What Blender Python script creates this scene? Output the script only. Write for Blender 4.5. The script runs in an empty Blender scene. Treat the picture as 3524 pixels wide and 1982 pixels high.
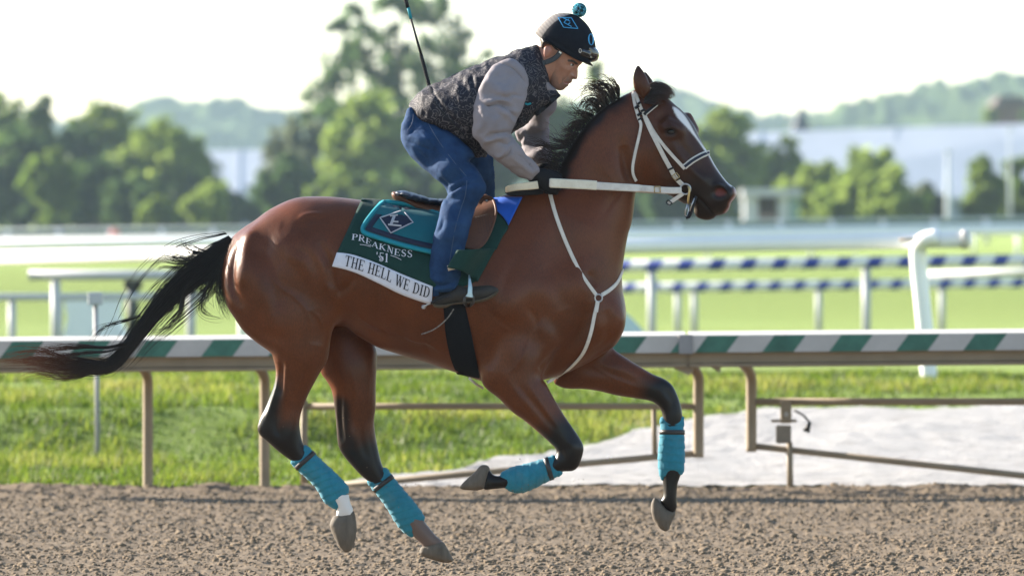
import bpy, bmesh, math, random
import numpy as np
from mathutils import Vector, Matrix
random.seed(7); RNG = np.random.default_rng(7)

# ------------------------------------------------------------------ camera, world, sun, exposure
scene = bpy.context.scene
COL = scene.collection
D0 = 30.0                      # metres from the lens to the horse
S0 = 0.0012134                 # metres per photograph pixel at the horse
CX, HY = 1762.0, 780.0         # picture centre column, horizon row (photograph pixels)
EYE = 1.54
cam_d = bpy.data.cameras.new("camera"); cam = bpy.data.objects.new("camera", cam_d); COL.objects.link(cam)
cam.location = (0, -D0, EYE); cam.rotation_euler = (math.radians(90), 0, 0)
cam_d.sensor_width = 36; cam_d.lens = 36 * D0 / (3524 * S0)
cam_d.shift_y = (HY - 991.0) / 3524
cam_d.clip_start = 0.5; cam_d.clip_end = 9000
cam_d.dof.use_dof = True; cam_d.dof.focus_distance = D0 - 0.15
cam_d.dof.aperture_fstop = cam_d.lens / 54.0
scene.camera = cam

SUN_EL, SUN_AZ = math.radians(21), math.radians(-60)     # azimuth from +Y (away from the lens) towards -X
sdir = Vector((math.sin(SUN_AZ) * math.cos(SUN_EL), math.cos(SUN_AZ) * math.cos(SUN_EL), math.sin(SUN_EL)))
world = bpy.data.worlds.new("World"); scene.world = world; world.use_nodes = True
wn = world.node_tree.nodes; wl = world.node_tree.links
sky = wn.new("ShaderNodeTexSky"); sky.sky_type = 'NISHITA'; sky.sun_disc = False
sky.sun_elevation = SUN_EL; sky.sun_rotation = SUN_AZ
sky.air_density = 1.0; sky.dust_density = 0.4; sky.ozone_density = 1.0
bg = wn["Background"]; bg.inputs[1].default_value = 0.078
wl.new(sky.outputs[0], bg.inputs[0])
sun_d = bpy.data.lights.new("sun", 'SUN'); sun_d.energy = 5.0; sun_d.angle = math.radians(0.5); sun_d.color = (1.0, 0.90, 0.76)
sun = bpy.data.objects.new("sun", sun_d); COL.objects.link(sun)
sun.rotation_euler = sdir.to_track_quat('Z', 'Y').to_euler()
scene.view_settings.view_transform = 'Standard'; scene.view_settings.look = 'None'
scene.view_settings.gamma = 1; scene.view_settings.use_curve_mapping = False
scene.view_settings.exposure = 2.0
scene.render.engine = 'CYCLES'
scene.cycles.max_bounces = 6; scene.cycles.transparent_max_bounces = 12
scene.cycles.volume_bounces = 1
scene.cycles.use_denoising = True
HAZE = .00014

# ------------------------------------------------------------------ helpers
def W(px, py, y=0.0):
    """photograph pixel -> world point on the plane y (metres beyond the horse)"""
    s = S0 * (D0 + y) / D0
    return ((px - CX) * s, y, EYE - (py - HY) * s)
def PX(v):
    """world points (n,3) -> photograph pixels"""
    s = S0 * (D0 + v[:, 1]) / D0
    return v[:, 0] / s + CX, (EYE - v[:, 2]) / s + HY
def C(x0, y0, f, pts):
    return [(x0 + a * f, y0 + b * f) for a, b in pts]
def cA(*p): return C(1300, 0, .48309, p)
def cB(*p): return C(1750, 150, .44855, p)
def cC(*p): return C(1050, 550, .41408, p)
def cD(*p): return C(0, 700, .48309, p)
def cE(*p): return C(800, 1050, .64332, p)
def cF(*p): return C(1500, 950, .65562, p)
def cG(*p): return C(0, 0, 1.36801, p)
def cH(*p): return C(1800, 0, .23460, p)
def cI(*p): return C(2100, 200, .41391, p)
def cJ(*p): return C(700, 650, .41408, p)
def cK(*p): return C(1450, 600, .51775, p)
def cR(*p): return C(2100, 750, .72468, p)
def cQ(*p): return C(0, 1100, .60861, p)

def link(o, parent=None):
    COL.objects.link(o)
    if parent is not None: o.parent = parent
    return o
def tag(o, label=None, cat=None, group=None, kind=None):
    if label: o["label"] = label
    if cat: o["category"] = cat
    if group: o["group"] = group
    if kind: o["kind"] = kind
    return o
def empty(name, loc=(0, 0, 0), label=None, cat=None, group=None):
    o = bpy.data.objects.new(name, None); o.location = loc; o.empty_display_size = 0.1
    COL.objects.link(o); return tag(o, label, cat, group)
def setparent(o, p):
    """parent keeping the world place (p is an unrotated empty or an object at the origin)"""
    q = p; off = Vector((0, 0, 0))
    while q is not None:
        off += Vector(q.location); q = q.parent
    o.parent = p; o.location = Vector(o.location) - off
def mesh(name, V, F, mat=None, parent=None, smooth=True, attrs=None):
    m = bpy.data.meshes.new(name)
    V = np.asarray(V, dtype=np.float32).reshape(-1, 3)
    if isinstance(F, np.ndarray):
        n = len(F); k = F.shape[1]
        m.vertices.add(len(V)); m.vertices.foreach_set("co", V.ravel())
        m.loops.add(n * k); m.loops.foreach_set("vertex_index", F.astype(np.int32).ravel())
        m.polygons.add(n); m.polygons.foreach_set("loop_start", np.arange(0, n * k, k, dtype=np.int32))
        m.update(calc_edges=True)
    else:
        m.from_pydata([tuple(map(float, v)) for v in V], [], F); m.update()
    if smooth: m.shade_smooth()
    if attrs:
        for an, (typ, data) in attrs.items():
            a = m.attributes.new(an, typ, 'POINT')
            a.data.foreach_set("value" if typ == 'FLOAT' else ("color" if 'COLOR' in typ else "vector"), np.asarray(data, dtype=np.float32).ravel())
    if mat: m.materials.append(mat)
    o = bpy.data.objects.new(name, m); COL.objects.link(o)
    if parent is not None: setparent(o, parent)
    return o

class MB:
    """collects simple shapes into one mesh"""
    def __init__(s): s.V = []; s.F = []
    def add(s, V, F):
        b = len(s.V); s.V += [tuple(v) for v in V]; s.F += [tuple(i + b for i in f) for f in F]; return s
    def box(s, c, d, rot=None, bev=0.0):
        x, y, z = d[0] / 2, d[1] / 2, d[2] / 2
        if bev <= 0:
            P = [(a * x, b * y, e * z) for a in (-1, 1) for b in (-1, 1) for e in (-1, 1)]
            Fs = [(0, 1, 3, 2), (4, 6, 7, 5), (0, 4, 5, 1), (2, 3, 7, 6), (0, 2, 6, 4), (1, 5, 7, 3)]
        else:
            bm = bmesh.new(); bmesh.ops.create_cube(bm, size=1)
            for v in bm.verts: v.co = Vector((v.co.x * d[0], v.co.y * d[1], v.co.z * d[2]))
            bmesh.ops.bevel(bm, geom=bm.edges[:], offset=min(bev, .45 * min(d)), segments=2, affect='EDGES', profile=.5)
            bm.verts.index_update(); P = [v.co.copy() for v in bm.verts]; Fs = [tuple(v.index for v in f.verts) for f in bm.faces]; bm.free()
        M = rot.to_matrix() if rot is not None and hasattr(rot, 'to_matrix') else rot
        out = []
        for p in P:
            v = Vector(p)
            if M is not None: v = M @ v
            out.append(v + Vector(c))
        return s.add(out, Fs)
    def tube(s, pts, r, n=10, caps=True, ry=None):
        """pts: list of 3D; r: float or list (radius)"""
        pts = [Vector(p) for p in pts]; k = len(pts)
        rr = r if isinstance(r, (list, tuple, np.ndarray)) else [r] * k
        V = []; F = []; up = None
        for i, p in enumerate(pts):
            t = (pts[min(i + 1, k - 1)] - pts[max(i - 1, 0)]).normalized()
            if up is None:
                a = Vector((0, 1, 0)) if abs(t.y) < .9 else Vector((1, 0, 0))
                up = (a - t * a.dot(t)).normalized()
            else:
                up = (up - t * up.dot(t)).normalized()
            sd = t.cross(up)
            for j in range(n):
                an = 2 * math.pi * j / n
                V.append(p + up * (math.cos(an) * rr[i] * (1 if ry is None else ry)) + sd * (math.sin(an) * rr[i]))
        for i in range(k - 1):
            for j in range(n):
                F.append((i * n + j, i * n + (j + 1) % n, (i + 1) * n + (j + 1) % n, (i + 1) * n + j))
        if caps: F.append(tuple(reversed(range(n)))); F.append(tuple((k - 1) * n + j for j in range(n)))
        return s.add(V, F)
    def strap(s, pts, nrm, w, t):
        """flat strap: centre line pts, outward normals nrm, width w, thickness t"""
        k = len(pts); V = []; F = []
        pts = [Vector(p) for p in pts]
        for i, p in enumerate(pts):
            tg = (pts[min(i + 1, k - 1)] - pts[max(i - 1, 0)]).normalized()
            n = Vector(nrm[i]); n = (n - tg * n.dot(tg)).normalized(); sd = tg.cross(n)
            ww = w[i] if isinstance(w, (list, tuple)) else w
            for a, b in ((-1, 0), (-.8, 1), (.8, 1), (1, 0)):
                V.append(p + sd * (a * ww / 2) + n * (b * t))
        for i in range(k - 1):
            for j in range(4):
                F.append((i * 4 + j, i * 4 + (j + 1) % 4, i * 4 + 4 + (j + 1) % 4, i * 4 + 4 + j))
        F.append((3, 2, 1, 0)); F.append(tuple((k - 1) * 4 + j for j in range(4)))
        return s.add(V, F)
    def prism(s, poly, y0, y1):
        """polygon given as (x,z), extruded from y0 to y1"""
        n = len(poly); V = [(a, y0, b) for a, b in poly] + [(a, y1, b) for a, b in poly]
        F = [tuple(range(n)), tuple(reversed(range(n, 2 * n)))] + [(i, i + n, (i + 1) % n + n, (i + 1) % n) for i in range(n)]
        return s.add(V, F)
    def ball(s, c, r, nu=16, nv=10):
        V = []; F = []
        rx, ry, rz = r if isinstance(r, (tuple, list)) else (r, r, r)
        for i in range(nv + 1):
            a = math.pi * i / nv
            for j in range(nu):
                b = 2 * math.pi * j / nu
                V.append((c[0] + rx * math.sin(a) * math.cos(b), c[1] + ry * math.sin(a) * math.sin(b), c[2] + rz * math.cos(a)))
        for i in range(nv):
            for j in range(nu):
                F.append((i * nu + j, (i + 1) * nu + j, (i + 1) * nu + (j + 1) % nu, i * nu + (j + 1) % nu))
        return s.add(V, F)
    def ring(s, c, R, r, axis='y', n=20, m=8, sx=1.0):
        pts = []
        for i in range(n + 1):
            a = 2 * math.pi * i / n
            if axis == 'y': pts.append((c[0] + sx * R * math.cos(a), c[1], c[2] + R * math.sin(a)))
            else: pts.append((c[0] + R * math.cos(a), c[1] + R * math.sin(a), c[2]))
        return s.tube(pts, r, m, caps=False)
    def build(s, name, mat=None, parent=None, smooth=False):
        return mesh(name, s.V, s.F, mat, parent, smooth)

def catmull(pts, sub=6, closed=False):
    P = np.asarray(pts, dtype=float); n = len(P); out = []
    rng = range(n) if closed else range(n - 1)
    for i in rng:
        p0 = P[(i - 1) % n] if closed or i > 0 else P[0]
        p1 = P[i]; p2 = P[(i + 1) % n]
        p3 = P[(i + 2) % n] if closed or i + 2 < n else P[-1]
        for j in range(sub):
            t = j / sub
            out.append(.5 * ((2 * p1) + (-p0 + p2) * t + (2 * p0 - 5 * p1 + 4 * p2 - p3) * t * t + (-p0 + 3 * p1 - 3 * p2 + p3) * t ** 3))
    if not closed: out.append(P[-1])
    return np.array(out)
def poly_sdf(poly, X, Z):
    """signed distance (positive inside) of points to a closed polygon"""
    P = np.asarray(poly, dtype=np.float64); X = np.asarray(X, dtype=np.float64); Z = np.asarray(Z, dtype=np.float64)
    d2 = np.full(X.shape, 1e18); ins = np.zeros(X.shape, bool)
    for i in range(len(P)):
        ax, az = P[i]; bx, bz = P[(i + 1) % len(P)]
        ex, ez = bx - ax, bz - az; L = ex * ex + ez * ez
        if L < 1e-14: continue
        wx, wz = X - ax, Z - az
        t = np.clip((wx * ex + wz * ez) / L, 0, 1)
        np.minimum(d2, (wx - ex * t) ** 2 + (wz - ez * t) ** 2, out=d2)
        if az != bz:
            c = ((az > Z) != (bz > Z)) & (X < (bx - ax) * (Z - az) / (bz - az) + ax)
            ins ^= c
    d = np.sqrt(d2); return np.where(ins, d, -d)
def line_dist(line, X, Z):
    """distance to a polyline and the parameter 0..1 along it"""
    P = np.asarray(line, dtype=np.float64); d2 = np.full(X.shape, 1e18); tt = np.zeros(X.shape)
    n = len(P) - 1
    for i in range(n):
        ax, az = P[i]; ex, ez = P[i + 1] - P[i]; L = ex * ex + ez * ez + 1e-12
        t = np.clip(((X - ax) * ex + (Z - az) * ez) / L, 0, 1)
        q = (X - ax - ex * t) ** 2 + (Z - az - ez * t) ** 2
        m = q < d2; d2 = np.where(m, q, d2); tt = np.where(m, (i + t) / n, tt)
    return np.sqrt(d2), tt
def sstep(a, b, x):
    t = np.clip((x - a) / (b - a), 0, 1); return t * t * (3 - 2 * t)
def blur(a, n):
    for _ in range(n):
        p = np.pad(a, 1, mode='edge'); a = (p[1:-1, 1:-1] * 2 + p[:-2, 1:-1] + p[2:, 1:-1] + p[1:-1, :-2] + p[1:-1, 2:]) / 6
    return a
def poisson(mask, h):
    """u with laplacian -2 inside mask, 0 outside (coarse to fine)"""
    def relax(u, m, hh, it):
        for _ in range(it):
            p = np.pad(u, 1)
            u = np.where(m, (p[:-2, 1:-1] + p[2:, 1:-1] + p[1:-1, :-2] + p[1:-1, 2:] + 2 * hh * hh) / 4, 0)
        return u
    lv = [mask]
    while min(lv[-1].shape) > 24 and len(lv) < 4:
        m = lv[-1]; m = np.pad(m, ((0, m.shape[0] % 2), (0, m.shape[1] % 2)))
        lv.append(m[::2, ::2] | (m[1::2, ::2] & m[::2, 1::2]))
    u = np.zeros(lv[-1].shape)
    for i in range(len(lv) - 1, -1, -1):
        if u.shape != lv[i].shape:
            u = np.repeat(np.repeat(u, 2, 0), 2, 1)
            sh = lv[i].shape; u = np.pad(u, ((0, max(0, sh[0] - u.shape[0])), (0, max(0, sh[1] - u.shape[1]))))[:sh[0], :sh[1]]
            u = u * lv[i]
        u = relax(u, lv[i], h * 2 ** i, 600 if i == len(lv) - 1 else 160 if i else 60)
    return u
def idw(ctrl, X, Z, p=2.5):
    """ctrl: list of (px, py, value) ; X,Z photograph pixels"""
    if not isinstance(ctrl, (list, tuple)): return np.full(X.shape, float(ctrl))
    n = np.zeros(X.shape); d = np.zeros(X.shape)
    for a, b, v in ctrl:
        w = 1 / (((X - a) ** 2 + (Z - b) ** 2) + 25.0) ** (p / 2); n += w * v; d += w
    return n / d

class Blob:
    """a body from outlines inflated to real thickness, joined by smooth union, meshed by surface nets"""
    def __init__(s, x0, x1, y0, y1, z0, z1, h):
        s.h = h; s.o = np.array([x0, y0, z0])
        s.x = np.arange(x0, x1 + h, h); s.y = np.arange(y0, y1 + h, h); s.z = np.arange(z0, z1 + h, h)
        s.F = np.full((len(s.x), len(s.y), len(s.z)), -0.12, dtype=np.float32)
    @staticmethod
    def around(polys, yr, h, pad=.03):
        P = np.concatenate([np.asarray(p) for p in polys])
        a = W(P[:, 0].min(), P[:, 1].max(), yr[0]); b = W(P[:, 0].max(), P[:, 1].min(), yr[0])
        c = W(P[:, 0].min(), P[:, 1].max(), yr[1]); d = W(P[:, 0].max(), P[:, 1].min(), yr[1])
        return Blob(min(a[0], c[0]) - pad, max(b[0], d[0]) + pad, yr[0], yr[1], min(a[2], c[2]) - pad, max(b[2], d[2]) + pad, h)
    def _merge(s, sl, f, k, op):
        A = s.F[sl]; f = f.astype(np.float32)
        if op == 'sub': f = -f; 
        if k <= 0:
            s.F[sl] = np.minimum(A, f) if op == 'sub' else np.maximum(A, f); return
        sg = -1 if op == 'sub' else 1
        t = np.clip(.5 + .5 * sg * (f - A) / k, 0, 1)
        s.F[sl] = A * (1 - t) + f * t + sg * k * t * (1 - t)
    def poly(s, pts, yc=0.0, k=1.0, sm=.04, grow=0.0, op='add', closed_sub=6, ymax=None, sharp=False):
        """pts photograph pixels; yc, k: number or control points (px,py,v)"""
        ycm = yc if not isinstance(yc, (list, tuple)) else float(np.mean([c[2] for c in yc]))
        sc = S0 * (D0 + ycm) / D0
        P = np.asarray(pts, float)
        if not sharp: P = catmull(P, closed_sub, True)
        Q = np.stack([(P[:, 0] - CX) * sc, EYE - (P[:, 1] - HY) * sc], 1)
        m = .10 + max(0, grow)
        ix = slice(max(0, int((Q[:, 0].min() - m - s.x[0]) / s.h)), min(len(s.x), int((Q[:, 0].max() + m - s.x[0]) / s.h) + 1))
        iz = slice(max(0, int((Q[:, 1].min() - m - s.z[0]) / s.h)), min(len(s.z), int((Q[:, 1].max() + m - s.z[0]) / s.h) + 1))
        X, Z = np.meshgrid(s.x[ix], s.z[iz], indexing='ij')
        d = poly_sdf(Q, X, Z) + grow
        u = poisson(d > 0, s.h)
        ok = d > 1.5 * s.h
        R = np.where(ok, (u + d * d) / (2 * np.maximum(d, 1e-6)), 0); w = ok.astype(float)
        Rm = float(R[ok].mean()) if ok.any() else .02
        num, den = R.copy(), w.copy()
        for _ in range(5):
            num = blur(num, 8); den = blur(den, 8)
            Rf = np.where(den > 1e-5, num / np.maximum(den, 1e-5), Rm)
            num = np.where(ok, R, Rf * np.maximum(den, 1e-4)); den = np.where(ok, 1, np.maximum(den, 1e-4))
        R = blur(np.where(ok, R, Rf), 3)
        u = np.where(d > 0, np.maximum(2 * R * d - d * d, 0), 2 * R * d - d * d)
        gx, gz = np.gradient(u, s.h)
        g2 = gx * gx + gz * gz
        pxx = X / sc + CX; pyy = (EYE - Z) / sc + HY
        K = idw(k, pxx, pyy); Y = idw(yc, pxx, pyy)
        yy = s.y[None, :, None] - Y[:, None, :]
        Ki = K[:, None, :]
        g = u[:, None, :] - (yy / Ki) ** 2
        if ymax is not None: g = g
        f = g / np.sqrt(g2[:, None, :] + (2 * yy / Ki ** 2) ** 2 + .0004)
        s._merge((ix, slice(None), iz), np.clip(f, -.12, .2), sm, op)
        return s
    def cone(s, a, b, ra, rb, sm=.02, op='add', ky=1.0):
        """tapered capsule between world points; ky squashes in y"""
        a = np.array(a, float); b = np.array(b, float); m = .1 + max(ra, rb)
        lo = np.minimum(a, b) - m; hi = np.maximum(a, b) + m
        sl = []
        for ax, arr in enumerate((s.x, s.y, s.z)):
            i0 = max(0, int((lo[ax] - arr[0]) / s.h)); i1 = min(len(arr), int((hi[ax] - arr[0]) / s.h) + 1)
            if i1 <= i0: return s
            sl.append(slice(i0, i1))
        X = s.x[sl[0]][:, None, None]; Y = s.y[sl[1]][None, :, None]; Z = s.z[sl[2]][None, None, :]
        e = b - a; L = (e ** 2).sum() + 1e-12
        t = np.clip(((X - a[0]) * e[0] + (Y - a[1]) * e[1] + (Z - a[2]) * e[2]) / L, 0, 1)
        d = np.sqrt((X - a[0] - e[0] * t) ** 2 + ((Y - a[1] - e[1] * t) / ky) ** 2 + (Z - a[2] - e[2] * t) ** 2)
        f = (ra + (rb - ra) * t) - d
        s._merge(tuple(sl), np.clip(f, -.12, .2), sm, op); return s
    def chain(s, pts, rr, sm=.015, op='add', ky=1.0):
        for i in range(len(pts) - 1): s.cone(pts[i], pts[i + 1], rr[i], rr[i + 1], sm, op, ky)
        return s
    def clip(s, pts):
        """keep only what lies inside a photograph polygon (cut straight through)"""
        P = np.asarray(pts, float); X, Z = np.meshgrid(s.x, s.z, indexing='ij'); sc = S0
        d = poly_sdf(np.stack([(P[:, 0] - CX) * sc, EYE - (P[:, 1] - HY) * sc], 1), X, Z)
        s.F = np.minimum(s.F, np.clip(d, -.12, .2)[:, None, :].astype(np.float32)); return s
    def near_map(s):
        """outer surface towards the camera: y for each (x,z)"""
        ins = s.F > 0; any_ = ins.any(1); i = ins.argmax(1); i0 = np.maximum(i - 1, 0)
        I, K = np.indices(i.shape)
        f1 = s.F[I, i, K]; f0 = s.F[I, i0, K]
        t = np.where(f1 - f0 != 0, f1 / (f1 - f0 + 1e-9), 0)
        return np.where(any_, s.y[i] - t * s.h, np.nan)
    def nets(s):
        F = s.F; s_ = F > 0
        nx, ny, nz = F.shape
        c = np.zeros((nx - 1, ny - 1, nz - 1), np.uint8)
        for a in (0, 1):
            for b in (0, 1):
                for e in (0, 1): c += s_[a:nx - 1 + a, b:ny - 1 + b, e:nz - 1 + e]
        act = np.argwhere((c > 0) & (c < 8)); N = len(act)
        idx = np.full(c.shape, -1, np.int32); idx[act[:, 0], act[:, 1], act[:, 2]] = np.arange(N)
        val = {}
        for a in (0, 1):
            for b in (0, 1):
                for e in (0, 1): val[a, b, e] = F[act[:, 0] + a, act[:, 1] + b, act[:, 2] + e]
        acc = np.zeros((N, 3)); cnt = np.zeros(N)
        ks = list(val)
        for p in ks:
            for ax in range(3):
                if p[ax] == 0:
                    q = tuple(1 if i == ax else p[i] for i in range(3))
                    a, b = val[p], val[q]; m = (a > 0) != (b > 0)
                    t = np.where(m, a / np.where(m, a - b, 1), 0)
                    pos = np.tile(np.array(p, float), (N, 1)); pos[:, ax] += t
                    acc += pos * m[:, None]; cnt += m
        V = (act + acc / cnt[:, None]) * s.h + s.o
        Q = []
        for ax in range(3):
            lo = [slice(None)] * 3; hi = [slice(None)] * 3; lo[ax] = slice(0, -1); hi[ax] = slice(1, None)
            a, b = s_[tuple(lo)], s_[tuple(hi)]
            e = np.argwhere(a != b); o1, o2 = [(1, 2), (2, 0), (0, 1)][ax]
            e = e[(e[:, o1] > 0) & (e[:, o2] > 0) & (e[:, o1] < F.shape[o1] - 1) & (e[:, o2] < F.shape[o2] - 1)]
            cs = []
            for d1, d2 in ((-1, -1), (0, -1), (0, 0), (-1, 0)):
                q = e.copy(); q[:, o1] += d1; q[:, o2] += d2; cs.append(idx[q[:, 0], q[:, 1], q[:, 2]])
            q = np.stack(cs, 1); inside = a[e[:, 0], e[:, 1], e[:, 2]]
            q[~inside] = q[~inside][:, ::-1]
            Q.append(q)
        return V, np.concatenate(Q)
def smooth_mesh(V, Q, it=4, lam=.5, mu=-.52):
    E = np.concatenate([Q[:, [0, 1]], Q[:, [1, 2]], Q[:, [2, 3]], Q[:, [3, 0]]]); E = np.concatenate([E, E[:, ::-1]])
    n = len(V); deg = np.bincount(E[:, 0], minlength=n)[:, None]
    for i in range(it):
        for f in (lam, mu):
            m = np.stack([np.bincount(E[:, 0], V[E[:, 1], a], n) for a in range(3)], 1) / np.maximum(deg, 1)
            V = V + f * (m - V)
    return V
def normals(V, Q):
    n = np.cross(V[Q[:, 2]] - V[Q[:, 0]], V[Q[:, 3]] - V[Q[:, 1]]); N = np.zeros_like(V)
    for j in range(Q.shape[1]):
        for a in range(3): N[:, a] += np.bincount(Q[:, j], n[:, a], len(V))
    return N / np.maximum(np.linalg.norm(N, axis=1, keepdims=True), 1e-12)
def relief(V, Q, strokes, side=-1):
    """strokes: (polyline px, width px, amplitude m [, side]) pushed along the normal"""
    N = normals(V, Q); px, py = PX(V); off = np.zeros(len(V))
    for st in strokes:
        ln, w, a = st[:3]
        L = catmull(ln, 5) if len(ln) > 2 else np.asarray(ln, float)
        lo = L.min(0) - 4 * w; hi = L.max(0) + 4 * w
        m = (px > lo[0]) & (px < hi[0]) & (py > lo[1]) & (py < hi[1])
        if len(st) > 3: m &= (V[:, 1] > st[3][0]) & (V[:, 1] < st[3][1])
        d, t = line_dist(L, px[m], py[m])
        fade = np.sin(np.pi * np.clip(t, .02, .98)) ** .5
        off[m] += a * np.exp(-(d / w) ** 2) * fade * np.clip(np.abs(N[m, 1]) * 1.6, 0, 1)
    return V + N * off[:, None]
def folds(amp, scale, stretch, seed=11):
    """creases of cloth: ridged noise stretched along stretch=(x,y,z)"""
    def f(V, Q):
        P = V * np.array(stretch); n = vnoise(P, scale, seed) + .5 * vnoise(P, scale * .45, seed + 1); return V + normals(V, Q) * (amp * (.55 - np.abs(n)))[:, None]
    return f
def vnoise(P, scale, seed=0):
    """cheap smooth 3D value noise in -1..1"""
    p = P / scale; i = np.floor(p).astype(np.int64); f = p - i; f = f * f * (3 - 2 * f); out = 0
    def hsh(a, b, c):
        n = (a * 374761393 + b * 668265263 + c * 2147483647 + seed * 974711) & 0xFFFFFFFF
        n = ((n ^ (n >> 13)) * 1274126177) & 0xFFFFFFFF
        return ((n ^ (n >> 16)) & 0xFFFF) / 32767.5 - 1
    for a in (0, 1):
        for b in (0, 1):
            for c in (0, 1):
                w = (f[:, 0] if a else 1 - f[:, 0]) * (f[:, 1] if b else 1 - f[:, 1]) * (f[:, 2] if c else 1 - f[:, 2])
                out = out + w * hsh(i[:, 0] + a, i[:, 1] + b, i[:, 2] + c)
    return out

# ------------------------------------------------------------------ materials
def principled(name):
    m = bpy.data.materials.new(name); m.use_nodes = True
    nt = m.node_tree; b = nt.nodes["Principled BSDF"]; return m, nt, b
def ramp(nt, fac, stops):
    r = nt.nodes.new("ShaderNodeValToRGB"); el = r.color_ramp.elements
    while len(el) < len(stops): el.new(.5)
    for e, (p, c) in zip(el, stops): e.position = p; e.color = (*c, 1)
    nt.links.new(fac, r.inputs[0]); return r
def noise(nt, scale, detail=4, rough=.6, coord='Object', stretch=None, dist=0.0):
    tc = nt.nodes.new("ShaderNodeTexCoord"); n = nt.nodes.new("ShaderNodeTexNoise")
    n.inputs["Scale"].default_value = scale; n.inputs["Detail"].default_value = detail; n.inputs["Roughness"].default_value = rough; n.inputs["Distortion"].default_value = dist
    if stretch:
        mp = nt.nodes.new("ShaderNodeMapping"); mp.inputs["Scale"].default_value = stretch
        nt.links.new(tc.outputs[coord], mp.inputs[0]); nt.links.new(mp.outputs[0], n.inputs[0])
    else: nt.links.new(tc.outputs[coord], n.inputs[0])
    return n
def bump(nt, b, h, strength, dist=.01):
    bp = nt.nodes.new("ShaderNodeBump"); bp.inputs["Strength"].default_value = strength; bp.inputs["Distance"].default_value = dist
    nt.links.new(h, bp.inputs["Height"]); nt.links.new(bp.outputs[0], b.inputs["Normal"]); return bp
def mixc(nt, fac, a, b):
    m = nt.nodes.new("ShaderNodeMix"); m.data_type = 'RGBA'
    for s, v in ((0, fac), (6, a), (7, b)):
        if hasattr(v, 'is_output') or isinstance(v, bpy.types.NodeSocket): nt.links.new(v, m.inputs[s])
        elif s == 0: m.inputs[0].default_value = v
        else: m.inputs[s].default_value = (*v, 1)
    return m.outputs[2]
def attr(nt, name):
    a = nt.nodes.new("ShaderNodeAttribute"); a.attribute_name = name; return a
def simple(name, c1, c2=None, scale=8.0, rough=.6, spec=.5, metal=0.0, bmp=0.0, bscale=None, bdist=.005, sheen=0.0, coat=0.0, detail=5, stretch=None):
    """two-tone noise surface with fine relief"""
    m, nt, b = principled(name)
    c2 = c2 or tuple(v * .8 for v in c1)
    n = noise(nt, scale, detail, .65, stretch=stretch)
    r = ramp(nt, n.outputs[0], [(.3, c1), (.7, c2)])
    nt.links.new(r.outputs[0], b.inputs["Base Color"])
    b.inputs["Roughness"].default_value = rough; b.inputs["Metallic"].default_value = metal
    b.inputs["Specular IOR Level"].default_value = spec
    b.inputs["Sheen Weight"].default_value = sheen; b.inputs["Coat Weight"].default_value = coat
    if bmp > 0:
        n2 = noise(nt, bscale or scale * 6, 5, .7, stretch=stretch); bump(nt, b, n2.outputs[0], bmp, bdist)
    return m
# ------------------------------------------------------------------ setting: ground
def gz(d):
    """height of the ground at distance d from the lens (across the track, verge, turf course, infield)"""
    return np.interp(d, [0, 41.7, 42.4, 45.2, 46.5, 47.5, 54, 58, 63, 85, 110, 127, 133, 150, 300, 450, 700, 1200], [0, 0, .01, .03, .06, .35, .40, .38, .22, .05, -.10, -.12, .72, .80, 1.05, 1.30, 2.2, 4.0])  # verge step steepened as stand-in for a shadow band; infield bank steepened to darken
def vz(x, d):
    """verge height: the step in the bank fades out to an even slope where the sand run is"""
    w = sstep(-1.6, 1.2, np.asarray(x, float)); return gz(d) * (1 - w) + np.interp(d, [0, 41.7, 42.4, 54, 58], [0, 0, .01, .40, .38]) * w
def GP(px, d, h=0.0):
    """point above the ground under display column px (2576 wide) at distance d"""
    s = .00166 * d / D0; return ((px - 1288) * s, d - D0, float(gz(d)) + h)
def Wg(px, py, d): return W(px * 1.36801, py * 1.36801, d - D0)
def dfrom(py, px=0):
    """distance at which the ground is seen on display row py (verge only)"""
    ds = np.linspace(41.5, 58, 400); rows = 570 + (EYE - vz((px - 1288) * .00166 * ds / D0, ds)) / (.00166 * ds / D0); return float(np.interp(-py, -rows, ds))
def gridmesh(name, X, Y, Z, mat, attrs=None, smooth=True):
    R, Cn = X.shape; i = np.arange(R - 1)[:, None] * Cn + np.arange(Cn - 1)[None]; i = i.ravel()
    F = np.stack([i, i + 1, i + Cn + 1, i + Cn], 1)
    return mesh(name, np.stack([X.ravel(), Y.ravel(), Z.ravel()], 1), F, mat, None, smooth, attrs)
m_dirt, nt, b = principled("harrowed_dirt")
n1 = noise(nt, 3, 8, .7); n2 = noise(nt, 45, 6, .7); mx = nt.nodes.new("ShaderNodeMath"); mx.operation = 'MULTIPLY_ADD'; mx.inputs[1].default_value = .5; nt.links.new(n1.outputs[0], mx.inputs[0]); 
sc2 = nt.nodes.new("ShaderNodeMath"); sc2.operation = 'MULTIPLY'; sc2.inputs[1].default_value = .5; nt.links.new(n2.outputs[0], sc2.inputs[0]); nt.links.new(sc2.outputs[0], mx.inputs[2])
r1 = ramp(nt, mx.outputs[0], [(.30, (.112, .082, .055)), (.55, (.172, .132, .092)), (.75, (.222, .178, .13))]); nt.links.new(r1.outputs[0], b.inputs["Base Color"]); b.inputs["Roughness"].default_value = .95; b.inputs["Specular IOR Level"].default_value = .15
n3 = noise(nt, 130, 5, .75); bump(nt, b, n3.outputs[0], .35, .008)
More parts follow.
